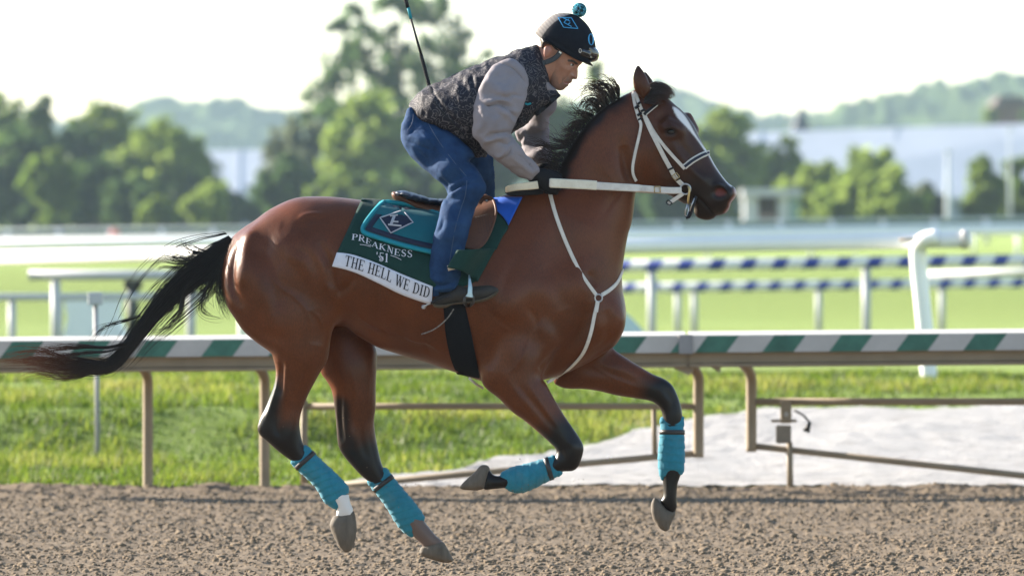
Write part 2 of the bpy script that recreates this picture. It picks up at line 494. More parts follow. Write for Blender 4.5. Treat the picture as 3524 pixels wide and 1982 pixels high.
# far dirt (coarse) and the harrowed strip in view
dd = np.linspace(6, 41.9, 30); xx = np.linspace(-40, 40, 20); X, Dm = np.meshgrid(xx, dd, indexing='xy')
o = gridmesh("dirt_track_bed", X, Dm - D0, X * 0 - .06, m_dirt); tag(o, kind="structure")
dd = np.concatenate([np.arange(29.0, 37, .030), np.arange(37, 42.15, .036)]); xx = np.arange(-4.0, 4.0, .0115); X, Dm = np.meshgrid(xx, dd, indexing='xy'); P = np.stack([X.ravel(), Dm.ravel(), X.ravel() * 0], 1)
rg = lambda sc, sd, ax=1.0: vnoise(P * np.array([1, ax, 1]), sc, sd)
cl = rg(.11, 1, .8); c2 = rg(.052, 2); c3 = rg(.026, 3)
c4 = rg(.036, 5)
c5 = rg(.024, 6)
Zd = .008 * rg(.7, 8) + .003 * cl + .004 * c2 + .005 * np.maximum(c4, -.2) + .005 * np.maximum(c5, -.2)
for sc_, sd_, th_, am_ in ((.045, 12, .70, .030), (.030, 21, .55, .022)): Zd += np.maximum(rg(sc_, sd_) - th_, 0) * am_
ridge = np.exp(-((P[:, 1] - 41.55 - .10 * rg(.9, 31)) / .26) ** 2); Zd += ridge * (.040 + .016 * rg(.25, 33) + .012 * rg(.09, 34))
Zd -= .09 * sstep(41.85, 42.15, P[:, 1])
o = gridmesh("dirt_track", X, Dm - D0, Zd.reshape(X.shape), m_dirt); tag(o, kind="structure")

# crumbs of soil lying on the harrowed surface (too many to count: one mass)
nC = 60000; t_ = (1 + 5 ** .5) / 2
ico = np.array([(-1, t_, 0), (1, t_, 0), (-1, -t_, 0), (1, -t_, 0), (0, -1, t_), (0, 1, t_), (0, -1, -t_), (0, 1, -t_), (t_, 0, -1), (t_, 0, 1), (-t_, 0, -1), (-t_, 0, 1)]) / 1.9
icf = np.array([(0, 11, 5), (0, 5, 1), (0, 1, 7), (0, 7, 10), (0, 10, 11), (1, 5, 9), (5, 11, 4), (11, 10, 2), (10, 7, 6), (7, 1, 8), (3, 9, 4), (3, 4, 2), (3, 2, 6), (3, 6, 8), (3, 8, 9), (4, 9, 5), (2, 4, 11), (6, 2, 10), (8, 6, 7), (9, 8, 1)])
dC = RNG.uniform(30.4, 41.7, nC); xC = RNG.uniform(-1, 1, nC) * (2.35 * dC / 30 * 1.12); den = .5 + .5 * vnoise(np.stack([xC, dC, xC * 0], 1), .5, 95); kp = RNG.random(nC) < .45 + .6 * den; dC, xC = dC[kp], xC[kp]; nC = len(dC)
rC = .0032 + .0031 * RNG.gamma(1.1, 1.0, nC); rC = np.minimum(rC, .017)
iy = np.clip(np.searchsorted(dd, dC) - 1, 0, len(dd) - 1); ixx = np.clip(((xC + 4.0) / .0115).astype(int), 0, X.shape[1] - 1); zC = Zd.reshape(X.shape)[iy, ixx] + rC * .05
Vc = ico[None] * (1 + .28 * RNG.normal(size=(nC, 12, 1))) * (rC[:, None, None] * np.stack([RNG.uniform(.8, 1.5, nC), RNG.uniform(.8, 1.5, nC), RNG.uniform(.55, .95, nC)], 1)[:, None, :]) + np.stack([xC, dC - D0, zC], 1)[:, None, :]
Fc = (icf[None] + (np.arange(nC) * 12)[:, None, None]).reshape(-1, 3)
o = mesh("soil_crumbs", Vc.reshape(-1, 3), Fc, m_dirt, None, True); tag(o, "loose crumbs of brown soil covering the harrowed track", "soil", kind="stuff")

def grass_mat(name, a, c_, e):
    m, nt, b = principled(name); n1 = noise(nt, .9, 6, .65); n2 = noise(nt, 14, 5, .7)
    mx = nt.nodes.new("ShaderNodeMath"); mx.operation = 'MULTIPLY_ADD'; mx.inputs[1].default_value = .5; nt.links.new(n1.outputs[0], mx.inputs[0]); s2 = nt.nodes.new("ShaderNodeMath"); s2.operation = 'MULTIPLY'; s2.inputs[1].default_value = .5; nt.links.new(n2.outputs[0], s2.inputs[0]); nt.links.new(s2.outputs[0], mx.inputs[2])
    r = ramp(nt, mx.outputs[0], [(.32, a), (.52, c_), (.72, e)]); nt.links.new(r.outputs[0], b.inputs["Base Color"]); b.inputs["Roughness"].default_value = .9; b.inputs["Specular IOR Level"].default_value = .1
    b.inputs["Sheen Weight"].default_value = .35; b.inputs["Sheen Tint"].default_value = (.75, 1, .3, 1); n3 = noise(nt, 60, 5, .7); bump(nt, b, n3.outputs[0], .5, .03); return m
m_turf = grass_mat("turf", (.028, .046, .008), (.052, .078, .012), (.085, .105, .02))
m_far = grass_mat("infield_grass", (.022, .031, .011), (.047, .050, .019), (.078, .072, .032))
for n_ in m_far.node_tree.nodes:
    if n_.type == 'TEX_NOISE' and abs(n_.inputs["Scale"].default_value - .9) < .01: n_.inputs["Scale"].default_value = .12
dd = np.concatenate([np.linspace(41.9, 58, 120)]); xx = np.linspace(-14, 14, 240); X, Dm = np.meshgrid(xx, dd, indexing='xy'); P = np.stack([X.ravel(), Dm.ravel(), X.ravel() * 0], 1)
Z = vz(P[:, 0], P[:, 1]) + (.02 * vnoise(P, .7, 41) + .035 * vnoise(P, 2.3, 42)) * sstep(42.2, 44, P[:, 1])
o = gridmesh("grass_verge", X, Dm - D0, Z.reshape(X.shape), m_turf); tag(o, kind="structure")
dd = np.r_[57.9, 60, 63, 68, 75, 85, 97, 110, 120, 127, 129, 131, 133, 140, 150, 190, 240, 300, 370, 450, 560, 700, 900, 1200, 2200]; tt = np.linspace(-1, 1, 40); T, Dm = np.meshgrid(tt, dd, indexing='xy'); X = T * (14 + (Dm - 57.9) * .5)
Z = gz(Dm) - .006 + np.where((Dm > 63) & (Dm < 130), .05 * np.sin(X * .35 + Dm * .11), 0)
o = gridmesh("infield", X, Dm - D0, Z, m_far); tag(o, kind="structure")
# pale sand run between the rail and the turf, wider to the right
m_sand, nt, b = principled("pale_limestone_sand"); n1 = noise(nt, 2.2, 8, .7); n2 = noise(nt, 30, 6, .7)
r1 = ramp(nt, n1.outputs[0], [(.3, (.31, .30, .296)), (.52, (.44, .428, .422)), (.72, (.25, .232, .218))]); nt.links.new(r1.outputs[0], b.inputs["Base Color"]); b.inputs["Roughness"].default_value = .9; bump(nt, b, n2.outputs[0], .9, .05)
edge = [(860, 1222), (960, 1202), (1096, 1188), (1250, 1160), (1470, 1118), (1648, 1075), (1773, 1057), (1906, 1027), (2172, 1022), (2600, 1018), (2950, 1015)]
ex = []; ed = []
for px_, py_ in edge: d_ = dfrom(py_, px_); ex.append((px_ - 1288) * .00166 * d_ / D0); ed.append(d_)
xx = np.arange(ex[0], ex[-1], .05); rows = []
top_d = np.interp(xx, ex, ed) + .10 * vnoise(np.stack([xx, xx * 0, xx * 0], 1), .35, 51) + .05 * vnoise(np.stack([xx, xx * 0, xx * 0], 1), .1, 52)
tt = np.linspace(0, 1, 70); X = np.tile(xx, (70, 1)); Dm = 41.95 + (np.maximum(top_d, 41.97) - 41.95)[None] * tt[:, None]; P = np.stack([X.ravel(), Dm.ravel(), X.ravel() * 0], 1)
Zs = vz(P[:, 0], P[:, 1]) + .03 + .010 * vnoise(P, .12, 53) + .02 * vnoise(P, .5, 54) + .006 * vnoise(P, .05, 55) + (.02 * vnoise(P, .7, 41) + .035 * vnoise(P, 2.3, 42)) * sstep(42.2, 44, P[:, 1])
Zs -= .045 * sstep(.93, 1, np.repeat(tt, len(xx)))
o = gridmesh("sand_path", X, Dm - D0, Zs.reshape(X.shape), m_sand); tag(o, kind="structure")
def sand_top(x): return np.interp(x, xx, top_d, left=0, right=52)
# grass blades on the verge
m_blade, nt, b = principled("grass_blade"); ab = attr(nt, "tone"); r1 = ramp(nt, ab.outputs["Fac"], [(0, (.034, .060, .010)), (.5, (.078, .115, .017)), (.85, (.145, .165, .026)), (1, (.23, .20, .08))])
nt.links.new(r1.outputs[0], b.inputs["Base Color"]); b.inputs["Roughness"].default_value = .55; b.inputs["Specular IOR Level"].default_value = .3
tr = nt.nodes.new("ShaderNodeBsdfTranslucent"); r2 = ramp(nt, ab.outputs["Fac"], [(0, (.05, .095, .010)), (.5, (.135, .20, .02)), (1, (.30, .31, .07))]); nt.links.new(r2.outputs[0], tr.inputs[0]); ms = nt.nodes.new("ShaderNodeMixShader"); ms.inputs[0].default_value = .55
nt.links.new(b.outputs[0], ms.inputs[1]); nt.links.new(tr.outputs[0], ms.inputs[2]); nt.links.new(ms.outputs[0], nt.nodes["Material Output"].inputs[0])
n = 150000; d_ = 42.0 + (RNG.random(n) ** 1.25) * 14; x_ = RNG.uniform(-1, 1, n) * (3.35 * d_ / 42 * 1.2)
tuft = vnoise(np.stack([x_, d_, x_ * 0], 1), .28, 61) + .6 * vnoise(np.stack([x_, d_, x_ * 0], 1), .9, 62)
keep = (d_ > sand_top(x_) + .05 * RNG.normal(size=n)) & (RNG.random(n) < .62 + .4 * tuft); x_, d_, tuft = x_[keep], d_[keep], tuft[keep]; n = len(x_)
hgt = (.045 + .035 * RNG.random(n)) * (1 + .55 * tuft) * np.interp(d_, [42, 44, 50, 56], [.8, 1.1, .85, .7]); wdt = RNG.uniform(.005, .010, n); an = RNG.uniform(0, 6.28, n); lean = RNG.normal(0, .38, (n, 2)) * hgt[:, None]
z_ = vz(x_, d_) + (.02 * vnoise(np.stack([x_, d_, x_ * 0], 1), .7, 41) + .035 * vnoise(np.stack([x_, d_, x_ * 0], 1), 2.3, 42)) * sstep(42.2, 44, d_) - .005
b0 = np.stack([x_ - np.cos(an) * wdt, d_ - D0 - np.sin(an) * wdt, z_], 1); b1 = np.stack([x_ + np.cos(an) * wdt, d_ - D0 + np.sin(an) * wdt, z_], 1); tp = np.stack([x_ + lean[:, 0], d_ - D0 + lean[:, 1], z_ + hgt], 1)
V = np.stack([b0, b1, tp], 1).reshape(-1, 3); F = np.arange(n * 3).reshape(-1, 3)
tone = np.clip(.40 + .34 * tuft + .30 * vnoise(np.stack([x_ * .5, d_, x_ * 0], 1), 1.5, 63) + RNG.normal(0, .16, n) + .25 * (RNG.random(n) < .05) + .35 * np.exp(-np.abs(d_ - sand_top(x_)) / .2), 0, 1)
g_ = mesh("grass", V, F, m_blade, None, False, {"tone": ('FLOAT', np.repeat(tone, 3))}); tag(g_, "short bright green grass growing on the bank behind the rail", "grass", kind="stuff")

# ------------------------------------------------------------------ safety rail and gate
m_tan = simple("tan_rail_metal", (.28, .215, .145), (.21, .16, .105), 4, .6, .35, bmp=.2, bscale=40)
m_whitep = simple("dusty_white_paint", (.60, .57, .54), (.48, .45, .41), 5, .6, .35, bmp=.15, bscale=60)
m_bright = simple("bright_white_rail", (.90, .90, .90), (.82, .82, .82), 3, .35, .6)
m_whiter = simple("white_rail_paint", (.48, .49, .52), (.40, .41, .44), 3, .5, .4)
def stripe_mat(name, base, col, period, lean, duty, phase=0.0):
    m, nt, b = principled(name); tc = nt.nodes.new("ShaderNodeTexCoord"); sp = nt.nodes.new("ShaderNodeSeparateXYZ"); nt.links.new(tc.outputs["Object"], sp.inputs[0])
    ml = nt.nodes.new("ShaderNodeMath"); ml.operation = 'MULTIPLY_ADD'; ml.inputs[1].default_value = -lean; nt.links.new(sp.outputs[2], ml.inputs[0]); nt.links.new(sp.outputs[0], ml.inputs[2])
    dv = nt.nodes.new("ShaderNodeMath"); dv.operation = 'MULTIPLY_ADD'; dv.inputs[1].default_value = 1 / period; dv.inputs[2].default_value = phase + 100; nt.links.new(ml.outputs[0], dv.inputs[0])
    fr = nt.nodes.new("ShaderNodeMath"); fr.operation = 'FRACT'; nt.links.new(dv.outputs[0], fr.inputs[0]); lt = nt.nodes.new("ShaderNodeMath"); lt.operation = 'LESS_THAN'; lt.inputs[1].default_value = duty; nt.links.new(fr.outputs[0], lt.inputs[0])
    n = noise(nt, 6, 7, .7); ra = ramp(nt, n.outputs[0], [(.3, base), (.75, tuple(v * .78 for v in base))]); rb = ramp(nt, n.outputs[0], [(.3, col), (.75, tuple(min(1, v * 1.9 + .02) for v in col))])
    nt.links.new(mixc(nt, lt.outputs[0], ra.outputs[0], rb.outputs[0]), b.inputs["Base Color"]); b.inputs["Roughness"].default_value = .55; return m
def sweep(name, prof, p0, p1, mat, parent, smooth=False):
    """profile (y,z) swept from p0 to p1 along x"""
    n = len(prof); V = [(p0[0], p0[1] + a, p0[2] + c_) for a, c_ in prof] + [(p1[0], p1[1] + a, p1[2] + c_) for a, c_ in prof]
    F = [(i, (i + 1) % n, (i + 1) % n + n, i + n) for i in range(n)] + [tuple(reversed(range(n))), tuple(range(n, 2 * n))]
    return mesh(name, V, F, mat, parent, smooth)
def T3(name, pts, r, mat, parent, n=10, sub=5):
    L = [tuple(p) for p in catmull(pts, sub)] if len(pts) > 2 else pts
    return MB().tube(L, r, n).build(name, mat, parent, True)
dF = 41.2
def rail_section(xa, ya, xb, yb_, phase, label):
    a = Wg(xa, ya, dF); e = Wg(xb, yb_, dF); r = empty("safety_rail", (a[0], a[1], 0), label, "rail", "green and white safety rail")
    sweep("cover", [(.004, 0), (.46, .015), (.46, -.03), (.03, -.098), (.004, -.098)], a, e, m_whitep, r)
    sweep("striped_face", [(-.004, -.004), (.002, -.004), (.002, -.100), (-.004, -.100)], a, e, stripe_mat("green_white_stripes", (.46, .43, .405), (.012, .078, .052), .382, .75, .47, phase), r)
    sweep("beam", [(.05, -.101), (.34, -.055), (.34, -.15), (.09, -.165), (.05, -.160)], a, e, m_tan, r)
    sweep("beam_lip", [(.03, -.166), (.36, -.153), (.36, -.170), (.035, -.186), (.03, -.18)], a, e, m_tan, r)
    return r
rl = rail_section(-420, 860.5, 1727, 843, .23, "long striped safety rail with curved tan posts left of the gate gap")
rr_ = rail_section(1735, 843, 3000, 833, .86, "striped safety rail right of the gate gap")
jb = Wg(1725, 866, dF - .01); MB().box((jb[0], jb[1], jb[2]), (.080, .030, .112), bev=.006).build("joint_cap", simple("grey_joint_cap", (.26, .25, .25), (.18, .17, .17), 10, .6), rr_)
def gneck(xt, yt, xb, yb_, r, name="post", w=.030):
    P = [Wg(xt, yt, dF + .22), Wg(xt + (xb - xt) * .55, yt + 12, dF + .32), Wg(xb - 2, yt + 42, dF + .42), Wg(xb, yt + 90, dF + .45), Wg(xb, (yt + yb_) / 2 + 40, dF + .45), Wg(xb, yb_, dF + .45)]
    return T3(name, P, w, m_tan, r, 10)
for xt, xb in ((318, 372), (612, 666), (-330, -276)): gneck(xt, 904, xb, 1238, rl)
gneck(1690, 900, 1757, 1150, rl, "gate_end_post", .031)
T3("hinge_post", [Wg(765, 1006, dF + .45), Wg(765, 1238, dF + .45)], .022, m_tan, rl)
T3("gate_bar", [Wg(765, 1022, dF + .45), Wg(1752, 1022, dF + .45)], .020, m_tan, rl)
T3("gate_brace", [Wg(862, 1220, dF + .46), Wg(1752, 1140, dF + .46)], .020, m_tan, rl)
T3("gate_brace_post", [Wg(1645, 1030, dF + .47), Wg(1648, 1150, dF + .47)], .016, m_tan, rl)
gneck(1835, 900, 1890, 1136, rr_, "gate_end_post", .031)
for xt, xb in ((2900, 2950),): gneck(xt, 900, xb, 1238, rr_)
T3("gate_bar", [Wg(1900, 1010, dF + .45), Wg(2980, 1010, dF + .45)], .022, m_tan, rr_)
T3("gate_brace", [Wg(1900, 1122, dF + .46), Wg(2960, 1238, dF + .46)], .020, m_tan, rr_)
mb = MB(); c_ = Wg(1971, 1092, dF + .40); mb.box(c_, (.088, .06, .105), bev=.008); mb.build("latch_box", simple("weathered_latch_metal", (.24, .19, .14), (.15, .12, .09), 12, .7), rr_)
mb = MB(); c_ = Wg(1977, 1036, dF + .43); mb.box(c_, (.064, .04, .13), bev=.006); lb = mb.build("latch_bracket", m_tan, rr_)
MB().ring(Wg(1978, 1042, dF + .405), .009, .004).build("bolt_eye", m_whitep, lb, True)
T3("latch_pin", [Wg(1940, 1058, dF + .40), Wg(2004, 1058, dF + .40)], .009, m_tan, rr_)
T3("drop_post", [Wg(1986, 1112, dF + .45), Wg(1988, 1245, dF + .45)], .019, m_tan, rr_)
T3("lever", [Wg(1998, 1032, dF + .36), Wg(2020, 1044, dF + .33), Wg(2037, 1062, dF + .32)], .0065, simple("dark_lever", (.06, .055, .05)), rr_)
MB().tube([Wg(2038, 1060, dF + .32), Wg(2028, 1086, dF + .32)], [.008, .022], 8).build("lever_grip", simple("dark_lever_grip", (.04, .035, .03)), rr_, True)
mb = MB(); mb.prism([(Wg(x, y, dF)[0], Wg(x, y, dF)[2]) for x, y in ((1650, 890), (1790, 890), (1816, 912), (1812, 938), (1760, 908), (1735, 945), (1700, 930))], dF - D0 + .06, dF - D0 + .12); mb.build("bracket", m_tan, rl)
mb = MB(); mb.prism([(Wg(x, y, dF)[0], Wg(x, y, dF)[2]) for x, y in ((1745, 890), (1900, 890), (1905, 915), (1880, 925), (1835, 920))], dF - D0 + .125, dF - D0 + .17); mb.build("bracket", m_tan, rr_)
# thin marker pole with white cap on the verge
pole = empty("marker_pole", GP(240, 46.2), "thin grey pole with a white box cap standing in the grass", "pole")
MB().tube([Wg(246, 1184, 46.2), Wg(244, 960, 46.2), Wg(240, 766, 46.2)], .016, 8).build("shaft", simple("grey_pole", (.36, .35, .36), (.28, .27, .28), 8, .5), pole, True)
mb = MB(); c_ = Wg(240, 751, 46.2); mb.box(c_, (.092, .09, .082), bev=.008); mb.build("cap", m_whiter, pole)

# ------------------------------------------------------------------ turf rails behind
def rail_line(name, a, da, e, de, r, mat, label, group, posts=(), pr=.05, pmat=None, base=None):
    A_, E_ = Vector(Wg(*a, da)), Vector(Wg(*e, de)); o = empty(name, (A_.x, A_.y, 0), label, "rail", group)
    MB().tube([A_, (A_ + E_) / 2, E_], r, 14).build("bar", mat, o, True)
    for px_ in posts:
        # where the line passes display column px_
        lo, hi = 0., 1.
        for _ in range(40):
            t = (lo + hi) / 2; q_ = A_.lerp(E_, t); c_ = q_.x / (.00166 * (q_.y + D0) / D0) + 1288
            if c_ < px_: lo = t
            else: hi = t
        q_ = A_.lerp(E_, lo); g = float(gz(q_.y + D0))
        MB().tube([(q_.x, q_.y + .03, g - .05), (q_.x, q_.y + .03, q_.z)], pr, 10).build("post", pmat or mat, o, True)
    return o
wr = rail_line("turf_rail", (-420, 655), 61, (2432, 603), 53.4, .062, m_bright, "thick white turf course rail with an end gooseneck post", "white turf rails", (612, -180))
T3("gooseneck_post", [Wg(2338, 968, 53.6), Wg(2330, 860, 53.6), Wg(2318, 740, 53.6), Wg(2310, 660, 53.6), Wg(2312, 622, 53.58), Wg(2328, 602, 53.5), Wg(2360, 596, 53.45)], .062, m_bright, wr, 12)
MB().tube([Wg(2418, 603, 53.4), Wg(2436, 602.5, 53.4)], .070, 12).build("end_cap", m_whitep, wr, True)
T3("crack", [Wg(2262, 604, 53.36), Wg(2300, 602, 53.33)], .012, m_tan, wr)
m_bw = stripe_mat("blue_white_stripes", (.78, .78, .78), (.012, .03, .20), .37, .55, .45, .3)
rail_line("striped_turf_rail", (1380, 672), 85, (2750, 652), 85, .070, m_bw, "upper blue striped white rail beyond the turf rail", "blue striped rails", (1640, 2180, 2720), .052, m_whiter)
rail_line("striped_turf_rail", (1380, 727), 110, (2750, 708), 110, .078, m_bw, "lower and farther blue striped white rail", "blue striped rails", (1705, 1747, 2060, 2370, 2650), .050, m_whiter)
rail_line("white_rail", (2330, 690), 98, (2750, 678), 96, .05, m_whiter, "plain white rail between the two blue striped rails", "white turf rails", (2620,), .04)
lr = rail_line("white_rail", (72, 692), 74, (900, 694), 74, .055, m_whiter, "short white rail on a single post at the left behind the tail", "white turf rails", (140, 480), .05)
rail_line("white_rail", (-300, 748), 78, (520, 746), 78, .042, m_whiter, "low white rail behind the marker pole", "white turf rails", (30, 148), .045)
rail_line("far_white_rail", (-400, 621), 170, (2950, 574), 170, .115, m_bright, "far broad white rail across the infield", "far rails", range(-300, 2900, 260), .05)
rail_line("far_white_rail", (-400, 612), 190, (2950, 566), 190, .085, m_bright, "thin white rail just above the broad far rail", "far rails", range(-250, 2900, 300), .05)
fence = empty("far_fence", (0, 250 - D0, 0), "pale mesh fence with posts in front of the trees", "fence")
m_mesh = simple("green_mesh", (.10, .15, .13), (.13, .18, .16), 2, .8); m_pale = simple("pale_fence_metal", (.52, .56, .60), (.44, .48, .52), 3, .6)
for (y0, y1) in ((584, 545),):
    A_, E_ = Vector(Wg(-500, y0 + 2, 250)), Vector(Wg(3000, y1, 250)); MB().tube([A_, E_], .05, 8).build("top_rail", m_pale, fence, True)
    A2, E2_ = Vector(Wg(-500, y0 + 22, 250)), Vector(Wg(3000, y1 + 20, 250)); mb = MB(); mb.add([A_, E_, E2_, A2, A_ + Vector((0, .03, 0)), E_ + Vector((0, .03, 0)), E2_ + Vector((0, .03, 0)), A2 + Vector((0, .03, 0))], [(0, 1, 2, 3), (7, 6, 5, 4), (0, 4, 5, 1), (3, 2, 6, 7)]); mb.build("mesh_panel", m_mesh, fence)
    for k in range(28):
        q_ = A_.lerp(E_, k / 27); MB().tube([(q_.x, q_.y - .05, q_.z - .9), (q_.x, q_.y - .05, q_.z + .02)], .09, 8).build("post", m_pale, fence, True)
mk = empty("red_marker", GP(288, 240), "small red ball marker on a stick by the far fence", "marker"); c_ = Wg(288, 588, 240)
MB().ball(c_, .16, 12, 8).build("ball", simple("red_marker_paint", (.55, .05, .03), None, 5, .6), mk, True); MB().tube([(c_[0], c_[1], c_[2] - .12), (c_[0], c_[1], float(gz(240)))], .03, 6).build("stick", m_pale, mk, True)
# white cart box and dark post behind the marker pole, pale ramp by the chest
mb = MB(); c_ = Wg(230, 800, 82); mb.prism([(Wg(x, y, 82)[0], Wg(x, y, 82)[2]) for x, y in ((160, 752), (300, 752), (296, 800), (312, 850), (312, 885), (158, 885), (158, 850), (170, 800))], 82 - D0, 82.9 - D0)
o = mb.build("white_cabinet", simple("white_moulded_plastic", (.74, .78, .84), (.66, .70, .76), 2, .5)); tag(o, "white moulded cabinet behind the marker pole at the left", "cabinet")
wb = empty("dark_post", GP(335, 80), "dark post with a box on top left of the tail", "post"); mb = MB(); c_ = Wg(335, 712, 80); mb.box(c_, (.20, .16, .13), bev=.02); mb.build("box", simple("black_box", (.03, .03, .03)), wb)
MB().tube([Wg(333, 725, 80), Wg(333, 870, 80)], [.07, .06], 8).build("shaft", simple("dark_post_paint", (.05, .06, .05)), wb, True)
rmp = MB(); rmp.prism([(Wg(x, y, 70)[0], Wg(x, y, 70)[2]) for x, y in ((1480, 780), (1565, 782), (1590, 800), (1620, 832), (1640, 880), (1480, 880))], 70 - D0, 71.5 - D0); o = rmp.build("pale_ramp", simple("pale_blue_plastic", (.50, .62, .72), (.42, .54, .64), 3, .5)); tag(o, "pale blue sloping ramp cover right of the horse's chest", "ramp")
rmp = MB(); rmp.prism([(Wg(x, y, 76)[0], Wg(x, y, 76)[2]) for x, y in ((660, 850), (690, 838), (800, 838), (835, 856), (840, 900), (650, 900))], 76 - D0, 77.5 - D0); o = rmp.build("pale_crate", m_whiter); tag(o, "low pale crate seen under the tail above the striped rail", "crate")
# ------------------------------------------------------------------ buildings far behind
def sg(d): return .00166 * d / D0
m_roofw = simple("white_metal_roof", (.46, .49, .55), (.40, .43, .48), .3, .45, .5)
m_wallb = simple("blue_grey_siding", (.22, .27, .34), (.18, .22, .28), .8, .8)
def barn(x0, x1, yr0, yr1, ye0, ye1, d, run, label, nrib):
    """long gabled barn: ridge rows yr, eave rows ye (display pixels), roof run in metres"""
    e0, e1 = Vector(Wg(x0, ye0, d)), Vector(Wg(x1, ye1, d)); r0, r1 = Vector(Wg(x0, yr0, d + run)), Vector(Wg(x1, yr1, d + run)); g = float(gz(d))
    o = empty("barn", (e0.x, e0.y, g), label, "barn", "long barns behind the trees")
    bk0, bk1 = r0 + (r0 - e0) * Vector((0, 1, -1)) if False else Vector((e0.x, e0.y + 2 * run, e0.z)), Vector((e1.x, e1.y + 2 * run, e1.z))
    mb = MB(); th = Vector((0, 0, -.25)); mb.add([e0, e1, r1, r0, e0 + th, e1 + th, r1 + th, r0 + th], [(0, 1, 2, 3), (7, 6, 5, 4), (0, 4, 5, 1), (0, 3, 7, 4), (1, 5, 6, 2)]); rf = mb.build("roof", m_roofw, o)
    mb = MB(); mb.add([bk0, bk1, r1, r0, bk0 + th, bk1 + th, r1 + th, r0 + th], [(3, 2, 1, 0), (4, 5, 6, 7), (1, 5, 4, 0), (4, 7, 3, 0), (2, 6, 5, 1)]); mb.build("roof", m_roofw, o)
    for k in range(nrib):
        t = (k + .5) / nrib; a = e0.lerp(e1, t); c_ = r0.lerp(r1, t); MB().tube([a + Vector((0, -.05, .03)), c_ + Vector((0, -.05, .03))], .05, 5).build("roof_seam", m_roofw, rf)
    i = .8
    mb = MB(); mb.add([(e0.x + .4, e0.y + i, g - .3), (e1.x - .4, e1.y + i, g - .3), (e1.x - .4, e1.y + i, e1.z - .2), (e0.x + .4, e0.y + i, e0.z - .2), (e0.x + .4, e0.y + 2 * run - i, g - .3), (e1.x - .4, e1.y + 2 * run - i, g - .3), (e1.x - .4, e1.y + 2 * run - i, e1.z - .2), (e0.x + .4, e0.y + 2 * run - i, e0.z - .2), (r0.x + .4, r0.y, r0.z - .4), (r1.x - .4, r1.y, r1.z - .4)],
        [(0, 1, 2, 3), (5, 4, 7, 6), (4, 0, 3, 8, 7), (1, 5, 6, 9, 2)]); mb.build("wall", m_wallb, o)
    return o
barn(440, 760, 380, 376, 492, 490, 520, 9, "long barn with a white metal roof between the left trees and the tall tree", 1)
barn(-200, 440, 500, 470, 560, 552, 560, 7, "low barn mostly hidden behind the left trees", 2)
barn(1740, 2760, 338, 306, 500, 492, 540, 12, "very long barn with a broad white roof behind the right shrubs", 3)
# spire
sp = empty("spire", GP(2015, 640), "dark pointed spire rising above the right barn roof", "spire"); c_ = Wg(2015, 345, 640); k = sg(640)
mb = MB(); mb.tube([(c_[0], c_[1], c_[2] - 6), (c_[0], c_[1], c_[2] + 20 * k), (c_[0], c_[1], c_[2] + 50 * k), (c_[0], c_[1], c_[2] + 82 * k)], [30 * k, 27 * k, 14 * k, .4 * k], 8); mb.build("cone", simple("dark_slate", (.035, .045, .075), (.03, .04, .06), 2, .7), sp)
mb = MB(); mb.tube([(c_[0], c_[1], float(gz(640))), (c_[0], c_[1], c_[2] - 5.9)], 24 * k, 8); mb.build("tower", m_wallb, sp)
# brown house on the hill
hs_ = empty("house", Wg(2540, 318, 720), "brown house among the trees high at the right edge", "house"); m_br = simple("brown_siding", (.16, .075, .06), (.12, .06, .05), 1, .8); k = sg(720); c_ = Wg(2545, 290, 720)
mb = MB(); mb.box((c_[0], c_[1] + 5, c_[2] - 2), (90 * k, 9, 44 * k + 4)); mb.build("wall", m_br, hs_)
mb = MB(); mb.prism([(c_[0] - 50 * k, c_[2] + 20 * k), (c_[0] + 50 * k, c_[2] + 20 * k), (c_[0] + 30 * k, c_[2] + 48 * k), (c_[0] - 30 * k, c_[2] + 48 * k)], c_[1] - 1, c_[1] + 11); rf = mb.build("roof", simple("dark_brown_roof", (.07, .045, .045), None, 1, .8), hs_)
for i in range(3): q_ = Wg(2512 + i * 30, 292, 720); MB().box((q_[0], q_[1] + .4, q_[2]), (10 * k, .3, 14 * k)).build("window", simple("dark_glass", (.03, .035, .04), None, 1, .2), hs_)
# booth by the far rail
bo = empty("booth", GP(1940, 330), "small white roofed booth with an open brown front near the far rail", "booth"); k = sg(330); c0 = Wg(1940, 520, 330)
def bbox_(x0, x1, y0, y1, d0, d1):
    a = Wg(x0, y1, 330); e = Wg(x1, y0, 330); return ((a[0] + e[0]) / 2, 330 - D0 + (d0 + d1) / 2, (a[2] + e[2]) / 2), (e[0] - a[0], d1 - d0, e[2] - a[2])
for nm, bx_, mt in (("roof", (1866, 2016, 476, 494, -.4, 2.6), m_whiter), ("wall", (1872, 1906, 494, 566, 0, 2.2), m_whiter), ("wall", (1958, 1984, 494, 566, 0, 2.2), m_whiter), ("back_wall", (1902, 1962, 494, 566, 2.0, 2.2), simple("brown_panel", (.17, .11, .09), (.13, .085, .07), 2, .8)), ("counter", (1902, 1962, 538, 566, .05, .35), simple("brown_board", (.20, .14, .12), None, 2, .8)), ("side_panel", (1980, 2010, 494, 566, .1, 2.2), simple("pale_green_panel", (.16, .25, .22), (.2, .3, .28), 2, .7))):
    p_, s_ = bbox_(*bx_); MB().box(p_, s_, bev=.03).build(nm, mt, bo)
